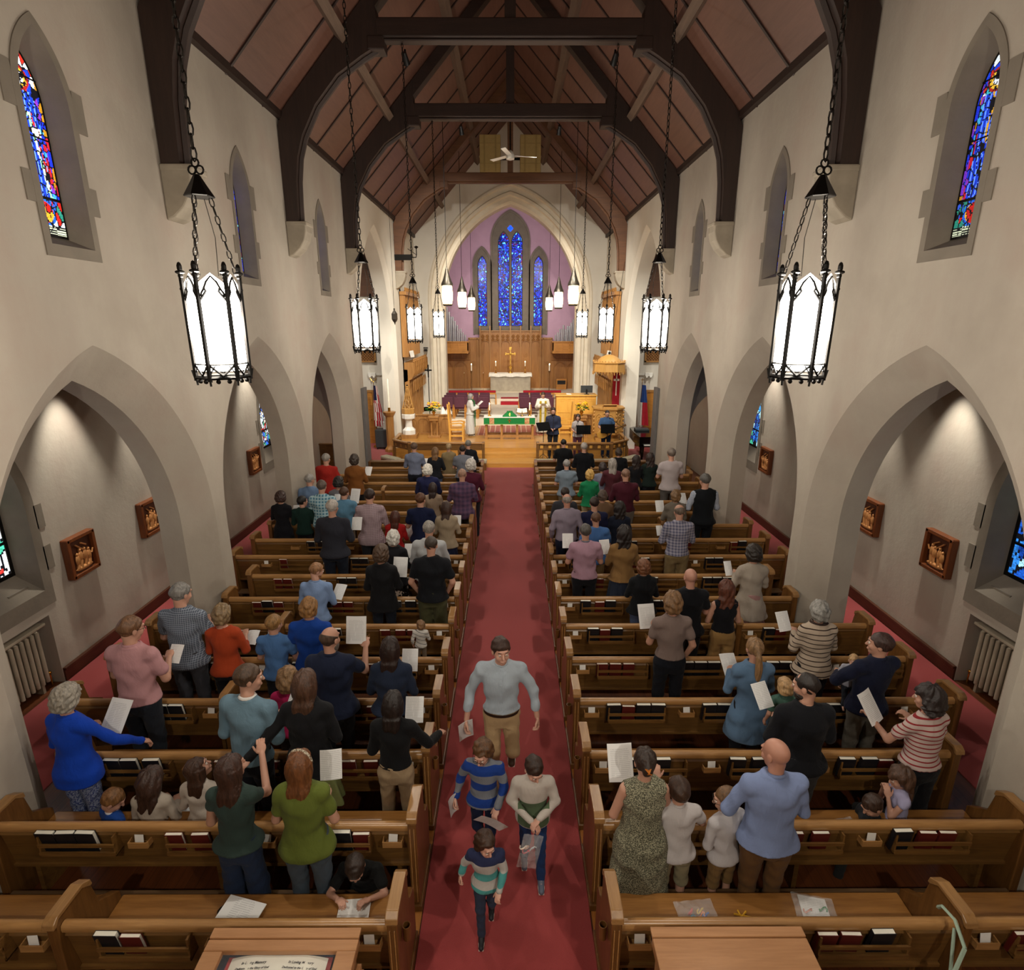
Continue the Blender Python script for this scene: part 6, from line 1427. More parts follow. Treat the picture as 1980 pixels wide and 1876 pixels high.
def door(x,y,lab,w_=.9,h=2.1):
    global wi; t=thing('door_%d'%(dn[0]),lab,'door',(x,y,0),kind='structure'); dn[0]+=1; mb=MB(); mb.box(-w_/2-.1,-w_/2,-.06,.0,0,h+.1); mb.box(w_/2,w_/2+.1,-.06,0,0,h+.1); mb.box(-w_/2,w_/2,-.06,0,h,h+.1); mb.build('door_frame',M['screen'],t); mb=MB(); mb.box(-w_/2,w_/2,-.03,0,0.01,h); mb.build('door_leaf',M['gold'],t); mb=MB(); mb.ball((w_/2-.08,-.06,1.0),.03,8,6); mb.build('door_handle',M['brass'],t)
dn=[1]
door(-6.05,23.34,'oak door in the back wall of the left transept near the flag'); door(6.0,23.34,'oak door in the back wall of the right transept near the flag'); door(-7.45,23.34,'oak door behind the man in the teal shirt'); door(7.3,23.34,'oak door seen through the right aisle arch')
for s,sd in((-1,'left'),(1,'right')):
    t=thing('lattice_grille',f'oak lattice grille high on the {sd} transept wall','grille',(s*5.75,23.32,3.3)); mb=MB(); mb.box(-.35,.35,-.02,.0,.05,2.2); mb.build('backing',M['brown'],t); mb=MB()
    for a,b_,c,d in((-.4,-.34,0,2.25),(.34,.4,0,2.25),(-.4,.4,0,.06),(-.4,.4,2.19,2.25)): mb.box(a,b_,-.06,0,c,d)
    mb.build('frame',M['screen'],t); mb=MB()
    for i in range(-14,22):
        for sg in(-1,1):
            x0=-.35; z0=.06+i*.11; pts=[]
            a0=max(0,(.06-z0)) if sg>0 else 0
            p0=(x0,z0) if sg>0 else (.35,z0); p1=(x0+.7,z0+.7) if sg>0 else (-.35,z0+.7)
            def clipz(p,q):
                (xa,za),(xb,zb)=p,q
                for lim,up in((.06,0),(2.19,1)):
                    if (za<lim)==(zb<lim): 
                        if (up and za>lim) or (not up and za<lim): return None
                        continue
                    f_=(lim-za)/(zb-za); m_=(xa+(xb-xa)*f_,lim)
                    if (za<lim)^bool(up): xa,za=m_
                    else: xb,zb=m_
                return (xa,za),(xb,zb)
            c=clipz(p0,p1)
            if c and abs(c[0][1]-c[1][1])>.02: mb.tube([(c[0][0],-.035+.01*sg,c[0][1]),(c[1][0],-.035+.01*sg,c[1][1])],.012,4)
    mb.build('lattice',M['screen'],t)
    bx(*sorted((s*6.1,s*5.1)),23.3,23.34,5.8,8.3,M['brown'],f'dark brown panelling high in the {sd} transept','panelling','organ_chamber_panelling')
    bx(*sorted((s*4.29,s*4.22)),16.55,16.95,.0,3.0,M['blind'],f'folded grey curtain track at the end of the {sd} arcade','curtain','folding_curtain')
    t=thing('emergency_light',f'small white emergency light on the {sd} transept wall','emergency light',(s*5.55,23.3,2.75)); mb=MB(); mb.box(-.15,.15,-.08,0,0,.14); mb.build('housing',M['white'],t,bevel=.01); mb=MB(); mb.box(.15 if s<0 else -1.1,1.1 if s<0 else -.15,-.02,0,.06,.1); mb.build('conduit',M['white'],t)
    for a in(-.08,.08): mb=MB(); mb.ball((a,-.08,-.03),.045,8,6); mb.build('lamp_head',M['white'],t)
# red banner on the right pier
t=thing('cross_banner','long red banner with a pale cross hanging on the right pier','banner',(4.22,22.7,1.5)); mb=MB(); mb.box(-.2,.08,-.01,.0,0,1.75); o=mb.build('cloth',M['red'],t); mb=MB(); mb.box(-.08,-.04,-.014,-.01,.55,1.55); mb.box(-.17,.05,-.014,-.01,1.12,1.2); mb.build('cross',M['linen'],t); mb=MB(); mb.tube([(-.24,-.01,1.76),(.1,-.01,1.76)],.012,6); mb.build('rod',M['brass'],t)
# teal man's desk and right chapel
t=thing('organ_desk','oak music desk in front of the man in the teal shirt','desk',(-7.0,20.3,.0)); mb=MB(); mb.box(-.6,.6,-.3,.3,0,.85); mb.obox((0,0,.95),(1.2,.5,.03),euler(25)); mb.build('body',M['gold'],t); mb=MB(); mb.box(-.65,-.6,-.35,.4,0,1.1); mb.box(.6,.65,-.35,.4,0,1.1); mb.build('side_panel',M['oak_end'],t)
paneled(-7.0,-5.0,18.2,0,1.0,'dark panelled oak rail beyond the left aisle arch',M['oak'],name='chapel_rail')
t=thing('floor_monitor','black wedge floor speaker beyond the right aisle arch','speaker',(7.35,21.2,0)); mb=MB(); mb.prism([(-.25,0),(.25,0),(.25,.3),(-.05,.38),(-.25,.15)],'x',-.3,.3); mb.build('cabinet',M['black'],t,bevel=.02); mb=MB(); mb.prism([(-.26,.16),(-.06,.385),(-.055,.38),(-.25,.15)],'x',-.26,.26); mb.build('grille',M['grey'],t)
def wallbanner(x,m,m2,lab):
    t=thing('wall_banner',lab,'banner',(x,23.28,2.2)); mb=MB(); mb.box(-.3,.3,-.01,0,0,1.0); mb.build('cloth',m,t); mb=MB(); mb.box(-.18,.18,-.014,-.01,.15,.75); mb.build('emblem',m2,t); mb=MB(); mb.tube([(-.34,-.01,1.01),(.34,-.01,1.01)],.01,6); mb.build('rod',M['brass'],t)
wallbanner(8.15,M['red'],cloth('pink_patch','cf8a90'),'red cloth banner on the wall beyond the right aisle arch'); wallbanner(-8.3,cloth('blue_banner','2b3a66'),M['red'],'blue and red banner beyond the left aisle arch')
# grand piano
t=thing('grand_piano','black grand piano in the right transept beside the rail','piano',(5.25,20.3,0)); mb=MB(); P=[(-.75,-.7),(.75,-.7),(.78,-.2),(.78,.3),(.5,.55),(.2,1.0),(-.1,1.3),(-.5,1.4),(-.72,1.2),(-.76,.3)]
mb.prism(P,'z',.62,.95); mb.build('case',M['piano'],t,bevel=.01); mb=MB(); mb.prism(P,'z',.96,.985); mb.build('lid',M['piano'],t,bevel=.005); mb=MB(); mb.box(-.65,.65,-.88,-.7,.66,.70); mb.build('keybed',M['piano'],t); mb=MB(); mb.box(-.6,.6,-.86,-.72,.70,.72); mb.build('keys',M['white'],t)
for a,b_ in((-.6,-.55),(.6,-.55),(-.3,1.0)): mb=MB(); mb.lathe([(.04,0),(.03,.05),(.05,.3),(.07,.62)],8,(a,b_,0)); mb.build('leg',M['piano'],t)
mb=MB(); mb.box(-.25,.25,-.45,-.40,.98,1.2); mb.build('music_desk',M['piano'],t)
t=thing('piano_bench','black piano bench in front of the grand piano','bench',(5.2,18.95,.012)); mb=MB(); mb.box(-.4,.4,-.18,.18,.42,.52); mb.build('seat',M['black'],t,bevel=.02)
for a in(-.34,.34):
    for b_ in(-.13,.13): mb=MB(); mb.box(a-.025,a+.025,b_-.025,b_+.025,0,.42); mb.build('leg',M['piano'],t)
t=thing('black_case','flat black equipment case on the piano lid','case',(4.85,20.9,.988)); mb=MB(); mb.box(-.25,.25,-.2,.2,0,.07); mb.build('shell',M['grey'],t,bevel=.01)
# sanctuary lamp bracket and hanging censer lamp
t=thing('wall_bracket','black iron candle bracket clamped on the left brown truss post','bracket',(-4.0,22.75,7.15)); mb=MB(); mb.box(-.35,.35,-.03,.0,-.1,.1); mb.build('plate',M['iron'],t); mb=MB(); mb.tube([(.35,0,0),(.5,0,0),(.52,0,.1),(.52,0,.3)],.02,6); mb.tube([(-.35,0,.05),(-.4,0,.0),(-.4,0,-.3)],.015,6); mb.tube([(-.4,0,0),(-.4,0,.22)],.015,6); mb.tube([(.2,0,.3),(.5,0,.1)],.01,5); mb.tube([(-.2,0,.5),(-.45,0,.75)],.01,5); mb.lathe([(.02,.3),(.09,.36),(.02,.4)],8,(.52,0,0)); mb.build('scroll_arms',M['iron'],t)
t=thing('hanging_lamp','small dark hexagonal lamp hanging by the left pier','hanging lamp',(-4.0,20.6,4.85)); mb=MB(); mb.lathe([(.01,-.1),(.03,-.02),(.06,.0),(.1,.08),(.1,.26),(.05,.34),(.02,.38),(.035,.42),(.01,.45)],6); mb.build('lamp_body',M['pewter'],t); mb=MB(); mb.tube([(0,0,.43),(0,0,3.95)],.006,5); mb.build('cord',M['iron'],t)
# music stands & microphones & guitar
def mstand(x,y,lab,rz=0,tilt=55,z=.15,h=1.05):
    t=thing('music_stand',lab,'music stand',(x,y,z),R_(rz)); mb=MB(); mb.obox((0,0,h),(.5,.32,.012),euler(tilt)); mb.obox((0,-.10,h-.13),(.5,.05,.012),euler(tilt-90)); mb.build('desk',M['matt'],t,bevel=.004); mb=MB(); mb.tube([(0,0,.1),(0,0,h-.02)],.012,6); mb.build('pole',M['black'],t)
    for k in range(3): a=k*2.094; mb=MB(); mb.tube([(0,0,.22),(.22*math.cos(a),.22*math.sin(a),.01)],.009,5); mb.build('leg',M['black'],t)
mstand(1.15,19.7,'black music stand with its desk turned before the bearded singer',25,50,h=1.2); mstand(2.55,19.72,'black music stand with clips before the woman singer',0,70,h=1.07); mstand(3.4,19.75,'black music stand before the guitarist',0,70,h=1.1)
def micstand(x,y,x1,y1,z1,lab,z=.15):
    t=thing('microphone_stand',lab,'microphone',(x,y,z)); mb=MB(); mb.tube([(0,0,.02),(0,0,1.1)],.011,6); mb.build('pole',M['mic'],t); mb=MB(); mb.tube([(0,0,1.1),(x1-x,y1-y,z1-z)],.009,6); mb.build('boom',M['mic'],t); mb=MB(); mb.lathe([(.13,0),(.12,.03),(.02,.035)],14); mb.build('round_base',M['black'],t); mb=MB(); mb.ball((x1-x,y1-y,z1-z),.03,8,6); mb.build('microphone',M['mic'],t)
micstand(1.5,19.65,1.5,19.72,1.68,'microphone stand directly in front of the bearded singer'); micstand(2.25,19.75,2.36,19.8,1.5,'microphone stand at the left of the woman singer'); micstand(4.0,19.65+.15,3.45,19.75,1.62,'boom microphone stand reaching in to the guitarist from the right')
# bottom right lanyard and bench bits
mb=MB(); mb.tube([(2.92,2.72,.93),(2.95,2.86,.985),(2.93,2.95,.99),(2.94,2.99,.93)],.012,4); mb.tube([(2.92,2.72,.93),(2.55,2.45,.62)],.012,4); mb.tube([(2.94,2.84,.94),(2.80,2.60,.5)],.010,4)
tag(mb.build('lanyard',cloth('pale_green_strap','9fb3a0'),loc=None),'pale green strap looped over the divider of the nearest right pew','strap')
def ziplock(x,y,z,rz,lab,cont,size=(.3,.22)):
    t=thing('plastic_bag',lab,'plastic bag',(x,y,z),R_(rz)); mb=MB(); n=10
    for i in range(n):
        for j in range(n):
            def P(a,b_): u=a/n-.5; v=b_/n-.5; return (u*size[0],v*size[1],.008+.022*max(0,(1-4*u*u)*(1-4*v*v))+.004*math.sin(a*2.1+b_*1.3))
            mb.add([P(i,j),P(i+1,j),P(i+1,j+1),P(i,j+1)],[(0,1,2,3)])
    mb.build('film',M['plastic'],t,smooth=60); r=random.Random(int(x*10))
    for k,c in enumerate(cont):
        mb=MB(); cx,cy=r.uniform(-.07,.07),r.uniform(-.05,.05); a=r.uniform(0,6.28)
        mb.tube([(cx+.03*math.cos(a+q*.7),cy+.02*math.sin(a+q*1.1),.008+.003*q%.01) for q in range(7)],.006,5); mb.build('craft_piece',plain('craft_'+c,c,.5),t,smooth=60)
    return t
SZ=.458
ziplock(1.42,3.3,SZ,5,'clear plastic bag of coloured craft pieces on the nearest right pew seat',['d82a20','2f6fd0','e8c020','e87a20','38a0c8'])
t=thing('toy_figure','small yellow stick toy lying on the nearest right pew seat','toy',(1.75,3.27,SZ)); mb=MB(); mb.tube([(-.04,-.03,.008),(.05,.05,.008)],.007,5); mb.tube([(-.05,.03,.008),(.08,.0,.008)],.007,5); mb.tube([(-.01,.06,.008),(0,0,.008)],.006,5); mb.build('body',plain('yellow_toy','dba52c',.5),t)
ziplock(2.33,3.3,SZ,-12,'clear plastic bag with white papers on the nearest right pew seat',['2f8a50','d88a70'],(.3,.3))
mb=MB(); mb.box(-.10,.10,-.13,.13,0,.004); o=mb.build('service_sheet',M['ptext']); o.location=(2.33,3.31,SZ+.0005); o.rotation_euler=(0,0,R_(-12)); tag(o,'white printed sheet inside the plastic bag on the nearest right seat','paper')
mb=MB(); mb.box(-.16,.16,-.12,.12,0,.006); o=mb.build('service_leaflet',M['ptext']); o.location=(-2.06,3.28,SZ+.03); o.rotation_euler=(R_(6),0,R_(-14)); tag(o,'folded printed leaflet lying on the nearest left pew seat','paper')
mb=MB(); mb.ball((0,0,.02),(.085,.06,.02),16,8); o=mb.build('cap',M['black'],smooth=60); o.location=(-2.16,3.33,SZ-.005); tag(o,'dark cap lying under the leaflet on the nearest left pew seat','cap')
# ================= CONGREGATION =================
PEOPLE=[]
def pp(label,u,v,k,dy=.62,sit=False,**kw):
    Y=Yk(k)+dy; X,_,z=toY(u,v,Y+.02); Z0=kw.pop('Z0',None); pap=kw.pop('pap',None)
    if sit: S=sit; Hh=1.75*S; Z0=z-1.75*S; kw['seat']=True
    else: Z0=Z0 or 0; Hh=z-Z0
    t,A=person(label,X,Y,Hh,Z0,**kw); PEOPLE.append((t,A))
    if pap:
        loc,rot,lab=pap[:3]; paperobj(t,tuple(x*t['S'] for x in loc),rot,lab,**(pap[3] if len(pap)>3 else {}))
    return t
PJ=((.12,.40,1.27),(48,0,0))
BK='14151a'; NV='1c2340'; DN='2b3548'; KH='a08a62'
SH=lambda c,*a:('shirt',c)+a
def pj(lab,dx=.0,dz=0,rx=52,rz=0,**k): return ((.12+dx,.36,1.22+dz),(rx,0,rz),lab)+((k,) if k else ())
# --- nearest rows, left
pp('person in a green tee and jeans with long auburn hair and a patterned headband',575,1460,0,sex='f',w=1.22,hy=-8,hp=-2,top=('tee','626d2c'),bot=('pants','4a5560'),hair=('long','6b4020',.42),arms='HH',extra={'band':1},pap=((.13,.36,1.36),(68,0,8),'printed sheet held by the woman in the green tee'))
pp('girl in a ruffled dark green blouse and wide jeans reaching her hand up',440,1468,0,sex='f',w=.9,hy=-28,hp=-6,top=('tunic','34443f'),bot=('wide','25324c'),hair=('long','3c241a',.44),arms=('H',((.19,.20,1.26),(.10,.38,1.50))),hem=.93,sub={'sl':.3})
X_=-1.215
t,_=person('boy in a black tee kneeling at the nearest left pew and drawing on paper',X_,3.74,1.26,-.44,yaw=180,hp=52,hy=10,top=('tee','131313'),bot=('pants','22242a'),hair=('short','2a1c14'),child=.7,lean=.24,arms=(((-.30,.36,1.24),(-.17,.50,1.335)),((.30,.36,1.24),(.17,.50,1.335))),stride=(((-.1,.05,.62),(-.1,-.30,.66)),((.1,.05,.62),(.1,-.30,.66))),face=True)
mb=MB(); mb.box(-.12,.12,-.15,.15,0,.003); o=mb.build('drawing_paper',M['paper']); o.location=(-1.20,3.28,SZ+.002); o.rotation_euler=(0,0,R_(4)); tag(o,'blank white paper under the drawing boy\'s hands on the pew seat','paper')
# --- row 1 left
pp('woman in a bright blue sweater and patterned trousers with curly grey hair by the pier',118,1332,1,sex='f',w=1.2,yaw=-12,hp=18,top=('sweater','0f3fb0'),bot=('capri','8890a8',('dots','3a4470',70,.5)),hair=('curly','8c8478'),arms=('H',((.33,.16,1.14),(.40,.36,.98))),pap=((.16,.36,1.24),(50,0,0),'large printed sheet held by the woman in the bright blue sweater',{'size':(.24,.3)}),hem=.78)
pp('man in a pale teal sweater over a white collar looking to the right',466,1297,1,w=1.02,yaw=-10,hy=-52,hp=6,top=('sweater','6b8798'),collar='e8e6e2',bot=('pants','1c212c'),hair=('short','4a3626'),arms=('H','H'),lean=.06,pap=((.26,.36,1.30),(55,0,-18),'printed sheet held up by the man in the pale teal sweater'),face=True,hem=.92)
pp('woman in a black blazer with long brown hair holding the girl\'s hand',585,1303,1,sex='f',w=1.05,hp=10,hy=-5,top=('coat','17171a'),bot=('skirt','7d8450'),hair=('long','4d3324',.34),arms=(((-.34,-.06,1.17),(-.42,-.24,1.12)),'H'),hem=.80)
pp('woman in a black top and tan trousers resting a hand on the pew end',757,1344,1,sex='f',w=.95,hp=12,top=('sweater','101012'),bot=('pants','a38b6c'),hair=('long','1e1512',.24),arms=('H',((.32,.10,1.12),(.40,.32,1.06))),pap=((.14,.40,1.30),(60,0,0),'printed sheet held by the woman in black at the pew end'),hem=.98)
pp('seated boy with sandy hair in a blue and white striped collar top',208,1530,1,dy=.42,sit=.70,w=.9,child=.9,hp=35,hy=-40,yaw=-30,top=('tee','1f4a9c'),collar='e8e8ee',hair=('short','7a5430'),arms='HH')
pp('seated girl with long wavy dark brown hair beside the striped-collar boy',285,1494,1,dy=.42,sit=.80,sex='f',w=.95,child=.5,hp=20,top=('sweater','b8ab9c'),hair=('curlylong','3a251c',.36),arms='HH',pap=((.20,.36,1.10),(50,0,0),'printed sheet between the two seated long-haired girls'))
pp('seated girl in a cream top with long hair turning to look up right',378,1470,1,dy=.42,sit=.76,sex='f',w=.9,child=.4,hp=-25,hy=-55,top=('blouse','cfc3b6'),hair=('long','3f281c',.34),arms='HH',face=True,sub={'sl':1})
# --- row 2 left
pp('man in a pink short-sleeved shirt and dark jeans near the left side aisle',243,1197,2,w=1.2,hy=-25,hp=14,yaw=-6,top=('polo','c08f92'),bot=('pants','20242c'),hair=('short','6b4a30'),arms='UU',pap=((.17,.34,1.20),(50,0,0),'small printed sheet held by the man in the pink shirt',{'size':(.15,.2)}),hem=.92,glasses=True)
pp('bald bearded man in a navy polo raising a printed sheet',634,1218,2,w=1.35,hy=-22,hp=10,top=('polo','1b2238'),bot=('pants','15161b'),hair=('fringe','4a382c'),beard=('6a6058',1.3),arms=('H',((.30,.14,1.22),(.27,.34,1.36))),hem=.84,pap=((.16,.42,1.52),(72,0,0),'large printed sheet raised by the bearded man',{'size':(.22,.30)}))
pp('woman in a dark denim jacket with long dark hair',752,1238,2,sex='f',w=1.08,hp=12,top=('coat','232c40'),bot=('pants','15161a'),hair=('long','2a1a14',.30),arms='HH',hem=.93,pap=((.14,.38,1.28),(60,0,0),'printed sheet held by the woman in the denim jacket'))
pp('little girl in a pink jacket with light hair behind the woman in the blazer',553,1296,2,dy=.5,sex='f',w=.9,child=.8,top=('sweater','b8245c'),bot=('pants','2a2a33'),hair=('bob','8a6a48'),arms='HH')
# --- row 3 left
pp('man in a grey checked shirt with grey hair near the left side aisle',343,1131,3,w=1.12,hy=-22,hp=14,top=('polo','565e6c',('grid','9aa2ae',.022,.16)),bot=('pants','3c3c42'),hair=('short','77736e'),arms='UU',pap=((.20,.38,1.22),(45,0,-10),'printed sheet held by the man in the grey checked shirt'),hem=.84)
pp('woman in a rust orange sweater with a short brown bob',425,1173,3,sex='f',w=1.02,hp=14,top=('sweater','a8401e'),bot=('pants','17181d'),hair=('bob','7d6648'),arms='UU',sub={'sl':1.3,'low':1},pap=((.18,.36,1.12),(30,0,0),'folded white sheet held by the woman in rust orange',{'size':(.14,.2)}))
pp('boy in a light blue polo with blond hair looking right',526,1192,3,w=.88,child=.35,hy=-20,hp=10,top=('polo','4d74a8'),bot=('pants','1a1c24'),hair=('short','8a6538'),arms='UU')
pp('person in a royal blue polo with wavy blond hair',594,1160,3,w=1.05,hp=12,top=('polo','17439a'),bot=('pants','3a4456'),hair=('mop','8a6236'),arms='UU')
# --- row 4 and 5 left
pp('toddler in a striped long-sleeved top standing on the pew seat near the aisle',812,1200,4,dy=.35,Z0=.46,w=.95,child=1.1,hy=45,hp=0,top=('sweater','c9c4bc',('d','5a5a60',.05,.14)),bot=('pants','7a6a58'),hair=('mop','7a5a3c'),arms='DU')
pp('man with a reddish beard in a light blue shirt looking down to the right',605,1096,5,dy=.30,hy=-50,hp=24,w=1.05,lean=.1,top=('shirt','7d95bc'),bot=('pants','333a48'),hair=('short','8a6240'),beard=('8a5a34',.8),arms='UU',pap=((.26,.36,1.16),(40,0,-15),'printed sheet held by the man with the reddish beard'),face=True)
pp('woman with brown curly hair in a black jacket and dark jeans',735,1058,5,sex='f',w=1.1,hp=12,top=('coat','17171a'),bot=('pants','1e2430'),hair=('curly','4a3524'),arms='HU',hem=.80,pap=((.20,.38,1.28),(66,0,-6),'large printed sheet held by the woman with brown curly hair',{'size':(.22,.3)}))
pp('man in a black tee and olive trousers with hands in his pockets',832,1040,5,w=1.2,hp=14,top=('tee','121419'),bot=('wide','4a4a30'),hair=('buzz','3a3028'),arms='PP',hem=.88)
pp('woman with straight white hair in a black cardigan and patterned skirt',759,1028,6,sex='f',w=1.05,hp=12,top=('coat','1b1b20'),bot=('skirt','1c1a1c',('dots','d8ccc0',12,.55)),hair=('bob','c8c4bc'),arms='UU',hem=.82,pap=((.20,.38,1.26),(55,0,0),'printed sheet held by the white-haired woman in black'))
pp('man in a grey vest over a white shirt with grey hair',828,1010,6,dy=.55,w=1.12,hp=12,top=('shirt','b6b8ba'),bot=('pants','3a3c44'),hair=('short','8a847c'),arms='UU')
pp('large man in a charcoal sweater with white hair',640,968,7,w=1.3,hp=8,hy=-10,top=('sweater','2c2d36'),bot=('pants','1b2230'),hair=('short','b0a8a0'),arms='HH',pap=((.28,.34,1.26),(55,0,0),'printed sheet held by the large man in charcoal'))
pp('girl in a red sweater with long auburn hair',763,990,8,sex='f',w=.9,child=.3,hp=12,top=('sweater','a81c1c'),bot=('pants','2a2a30'),hair=('long','4a2418',.34),arms='UU',pap=((.22,.36,1.14),(60,0,0),'large printed sheet held by the girl in red',{'size':(.22,.3)}))
pp('man in a navy polo with reddish brown hair, left block',812,955,8,w=1.0,hy=-16,hp=10,top=('polo','141c3c'),bot=('pants','5a564e'),hair=('short','5a3822'),arms='UU')
pp('woman in a tan jacket with very long brown hair near the aisle',862,972,8,sex='f',w=1.05,hp=12,top=('coat','a3927a'),bot=('skirt','1f2440'),hair=('long','3c2820',.48),arms='UU',hem=.84,pap=((.18,.36,1.26),(55,0,0),'small printed sheet held by the woman in the tan jacket',{'size':(.15,.2)}))
pp('broad man in a dusty pink checked shirt with dark hair',713,947,8,w=1.25,hp=12,hy=-8,top=('shirt','8f7a80',('grid','a8949a',.03,.3)),bot=('pants','2c2e34'),hair=('short','2c1c16'),arms='UU',hem=.80)
pp('man in a teal plaid shirt with grey-brown hair',620,930,9,w=1.12,hp=12,top=('shirt','5a8aa0',('grid','a8c4cc',.06,.35)),bot=('pants','3a4250'),hair=('short','5a4c44'),arms='UU',pap=((.18,.36,1.30),(60,0,0),'printed sheet held by the man in the teal plaid shirt',{'size':(.12,.18)}))
pp('boy in a light blue shirt with brown hair beside the plaid-shirted man',664,943,9,w=.98,hy=-20,hp=8,top=('shirt','5f8caa'),bot=('pants','6a5c4c'),hair=('short','4a3020'),arms='UU',pap=((.12,.40,1.46),(64,0,-12),'large sheet held up beside the boy in light blue',{'size':(.2,.3)}))
pp('woman in a long black dress with dark curly hair by the left wall',541,952,9,sex='f',w=1.02,hp=14,top=('dress','14141a'),bot=('none',),hair=('curly','3a2620'),arms='UU',sub={'sl':1},hem=.3,pap=((.20,.36,1.22),(50,0,0),'printed sheet held by the woman in the long black dress'))
pp('boy in a dark green shirt with black hair looking right',583,960,9,w=.9,child=.3,hy=-40,hp=0,top=('sweater','16302a'),bot=('pants','16161c'),hair=('short','17120f'),arms='HH')
pp('woman in a beige top with long dark hair, left block',836,935,10,sex='f',w=1.0,hp=12,top=('sweater','9a8672'),bot=('pants','3a3630'),hair=('long','2c1e1a',.28),arms='UU')
pp('older man in a light blue shirt with glasses by the second pier',597,918,10,w=1.1,hp=10,hy=-30,top=('shirt','6f88aa'),bot=('pants','30343e'),hair=('short','8f8a84'),arms='HH',glasses=True)
pp('woman in a grey top with curly black hair',653,924,10,sex='f',w=1.0,hp=20,top=('tee','77767a'),bot=('pants','222'*2),hair=('curly','1c1614'),arms='UU')
pp('big bald man in a purple plaid shirt at the aisle',893,908,10,w=1.3,hp=14,top=('shirt','6a4c66',('x','32304a',.09,.35)),bot=('pants','46464a'),hair=('buzz','9a7864'),arms='UU',hem=.76)
pp('woman in a maroon sweater with curly grey hair at the aisle',910,890,11,dy=.65,sex='f',w=1.2,hp=14,top=('sweater','4a1226'),bot=('pants','22222a'),hair=('curly','b0aaa2'),arms='UU',pap=((.10,.36,1.06),(40,0,0),'sheet held by the woman in the maroon sweater',{'size':(.12,.18)}))
pp('man in a red sweater with grey hair by the left transept arch',629,878,12,w=1.12,hp=10,hy=-10,top=('sweater','a82820'),bot=('pants','16171c'),hair=('short','8c867e'),arms='UU')
pp('woman in a rust cardigan with a dark bob by the left transept arch',684,880,12,sex='f',w=1.15,hp=12,top=('coat','7a4a1e'),bot=('pants','1c1a1c'),hair=('bob','3a3028'),arms='UU',hem=.84,pap=((.22,.36,1.28),(50,0,-10),'large sheet held by the woman in the rust cardigan'))
pp('older person in a navy blazer with white hair, left block',826,900,11,w=1.1,hp=14,top=('coat','1c2044'),bot=('pants','1f2230'),hair=('curly','cfcabf'),arms='UU',hem=.78)
pp('man in a grey-blue dress shirt and dark trousers in the third row from the front',800,857,14,w=1.12,hp=12,top=('shirt','747c92'),bot=('pants','191c26'),hair=('short','5a4638'),arms='UU',hem=.92,pap=((.24,.34,1.16),(40,0,0),'sheet held by the man in the grey-blue dress shirt'))
pp('woman in a black top with long sandy hair and jeans',841,866,14,sex='f',w=1.05,hp=12,top=('sweater','1c1e24'),bot=('pants','4a5c78'),hair=('long','7a5a3a',.3),arms='UU')
pp('woman in a tan sweater with fair hair tied back',867,858,15,sex='f',w=1.1,hp=12,top=('coat','8f7c5a'),bot=('skirt','8f7c5a'),hair=('bun','a08660'),arms='UU',hem=.7)
pp('man in a grey polo with dark hair, third row from the front',894,862,14,w=1.15,hp=12,top=('polo','70737c'),bot=('pants','22252e'),hair=('short','2c221e'),arms='UU',pap=((.18,.34,1.26),(45,0,0),'sheet held by the man in the grey polo'))
pp('grey-haired man in a dark suit in the second row from the front, left',905,852,15,w=1.05,hp=10,top=('coat','15171d'),bot=('pants','15171d'),hair=('short','77736c'),arms='UU',hem=.8)
# --- right block
pp('woman in a sleeveless olive patterned dress with a claw-clipped bun',1250,1457,0,sex='f',w=1.25,hp=14,dy=.68,top=('dress','4d4c3e',('dots','a09c82',130,.52)),bot=('none',),hair=('clip','2e2018'),arms=('H','X'),hem=.10,pap=((-.13,.38,1.34),(62,0,4),'large printed sheet held by the woman in the patterned dress',{'size':(.21,.3)}))
pp('boy in a white tee and khaki shorts beside the woman in the patterned dress',1315,1510,0,dy=.70,w=1.0,child=.75,hp=-5,hy=10,top=('polo','c6bfbe'),bot=('shorts','94886a'),hair=('short','3c281c'),arms=(((-.2,.12,1.3),(-.16,.3,1.52)),((.3,.1,1.15),(.3,.22,1.1))),shoe='23232a')
pp('small boy with glasses in a white shirt and tan shorts beside the bald man',1412,1530,0,dy=.72,w=1.0,child=.85,hp=12,hy=55,yaw=20,top=('shirt','c9c4c6'),bot=('shorts','8a6a40'),hair=('short','6a4c30'),arms=('C','C'),glasses=True,shoe='2a2a30',face=True)
pp('bald man in a light blue dress shirt and brown trousers',1508,1440,0,w=1.3,hp=10,hy=30,top=('shirt','8494bd'),bot=('pants','6e4e2e'),hair=('none','5a4636'),arms=(((-.31,.06,1.12),(-.27,.28,.98)),'H'),hem=.88,sub={'sl':1.2},skin='c08a74')
pp('man in a black sweater with dark hair and a beard looking left',1567,1310,1,w=1.3,hp=10,hy=48,top=('sweater','15161b'),bot=('pants','3c3c3c'),hair=('buzz','241c18'),beard=('2a201a',.8),arms='HH',face=True,pap=((-.22,.36,1.32),(50,0,20),'sheet held by the man in the black sweater'))
pp('woman in a red and white striped tee with wavy dark hair holding a large sheet',1808,1334,1,sex='f',w=1.15,hy=40,hp=6,yaw=12,top=('tee','c9b4ac',('h','8f2c30',.045,.28)),bot=('wide','17171b'),hair=('curlylong','241a18',.1),arms=(((-.27,.14,1.14),(-.22,.40,1.18)),'U'),face=True,hem=.95,pap=((-.24,.42,1.30),(54,0,22),'large printed sheet held by the woman in the striped tee',{'size':(.22,.3)}))
pp('little girl in a pale lavender dress with long curly hair facing left',1752,1487,1,dy=.42,sit=.68,sex='f',w=.9,child=.7,yaw=75,hp=20,hy=10,top=('blouse','a8a4c4'),hair=('curlylong','4c3324',.30),arms='TT',face=True)
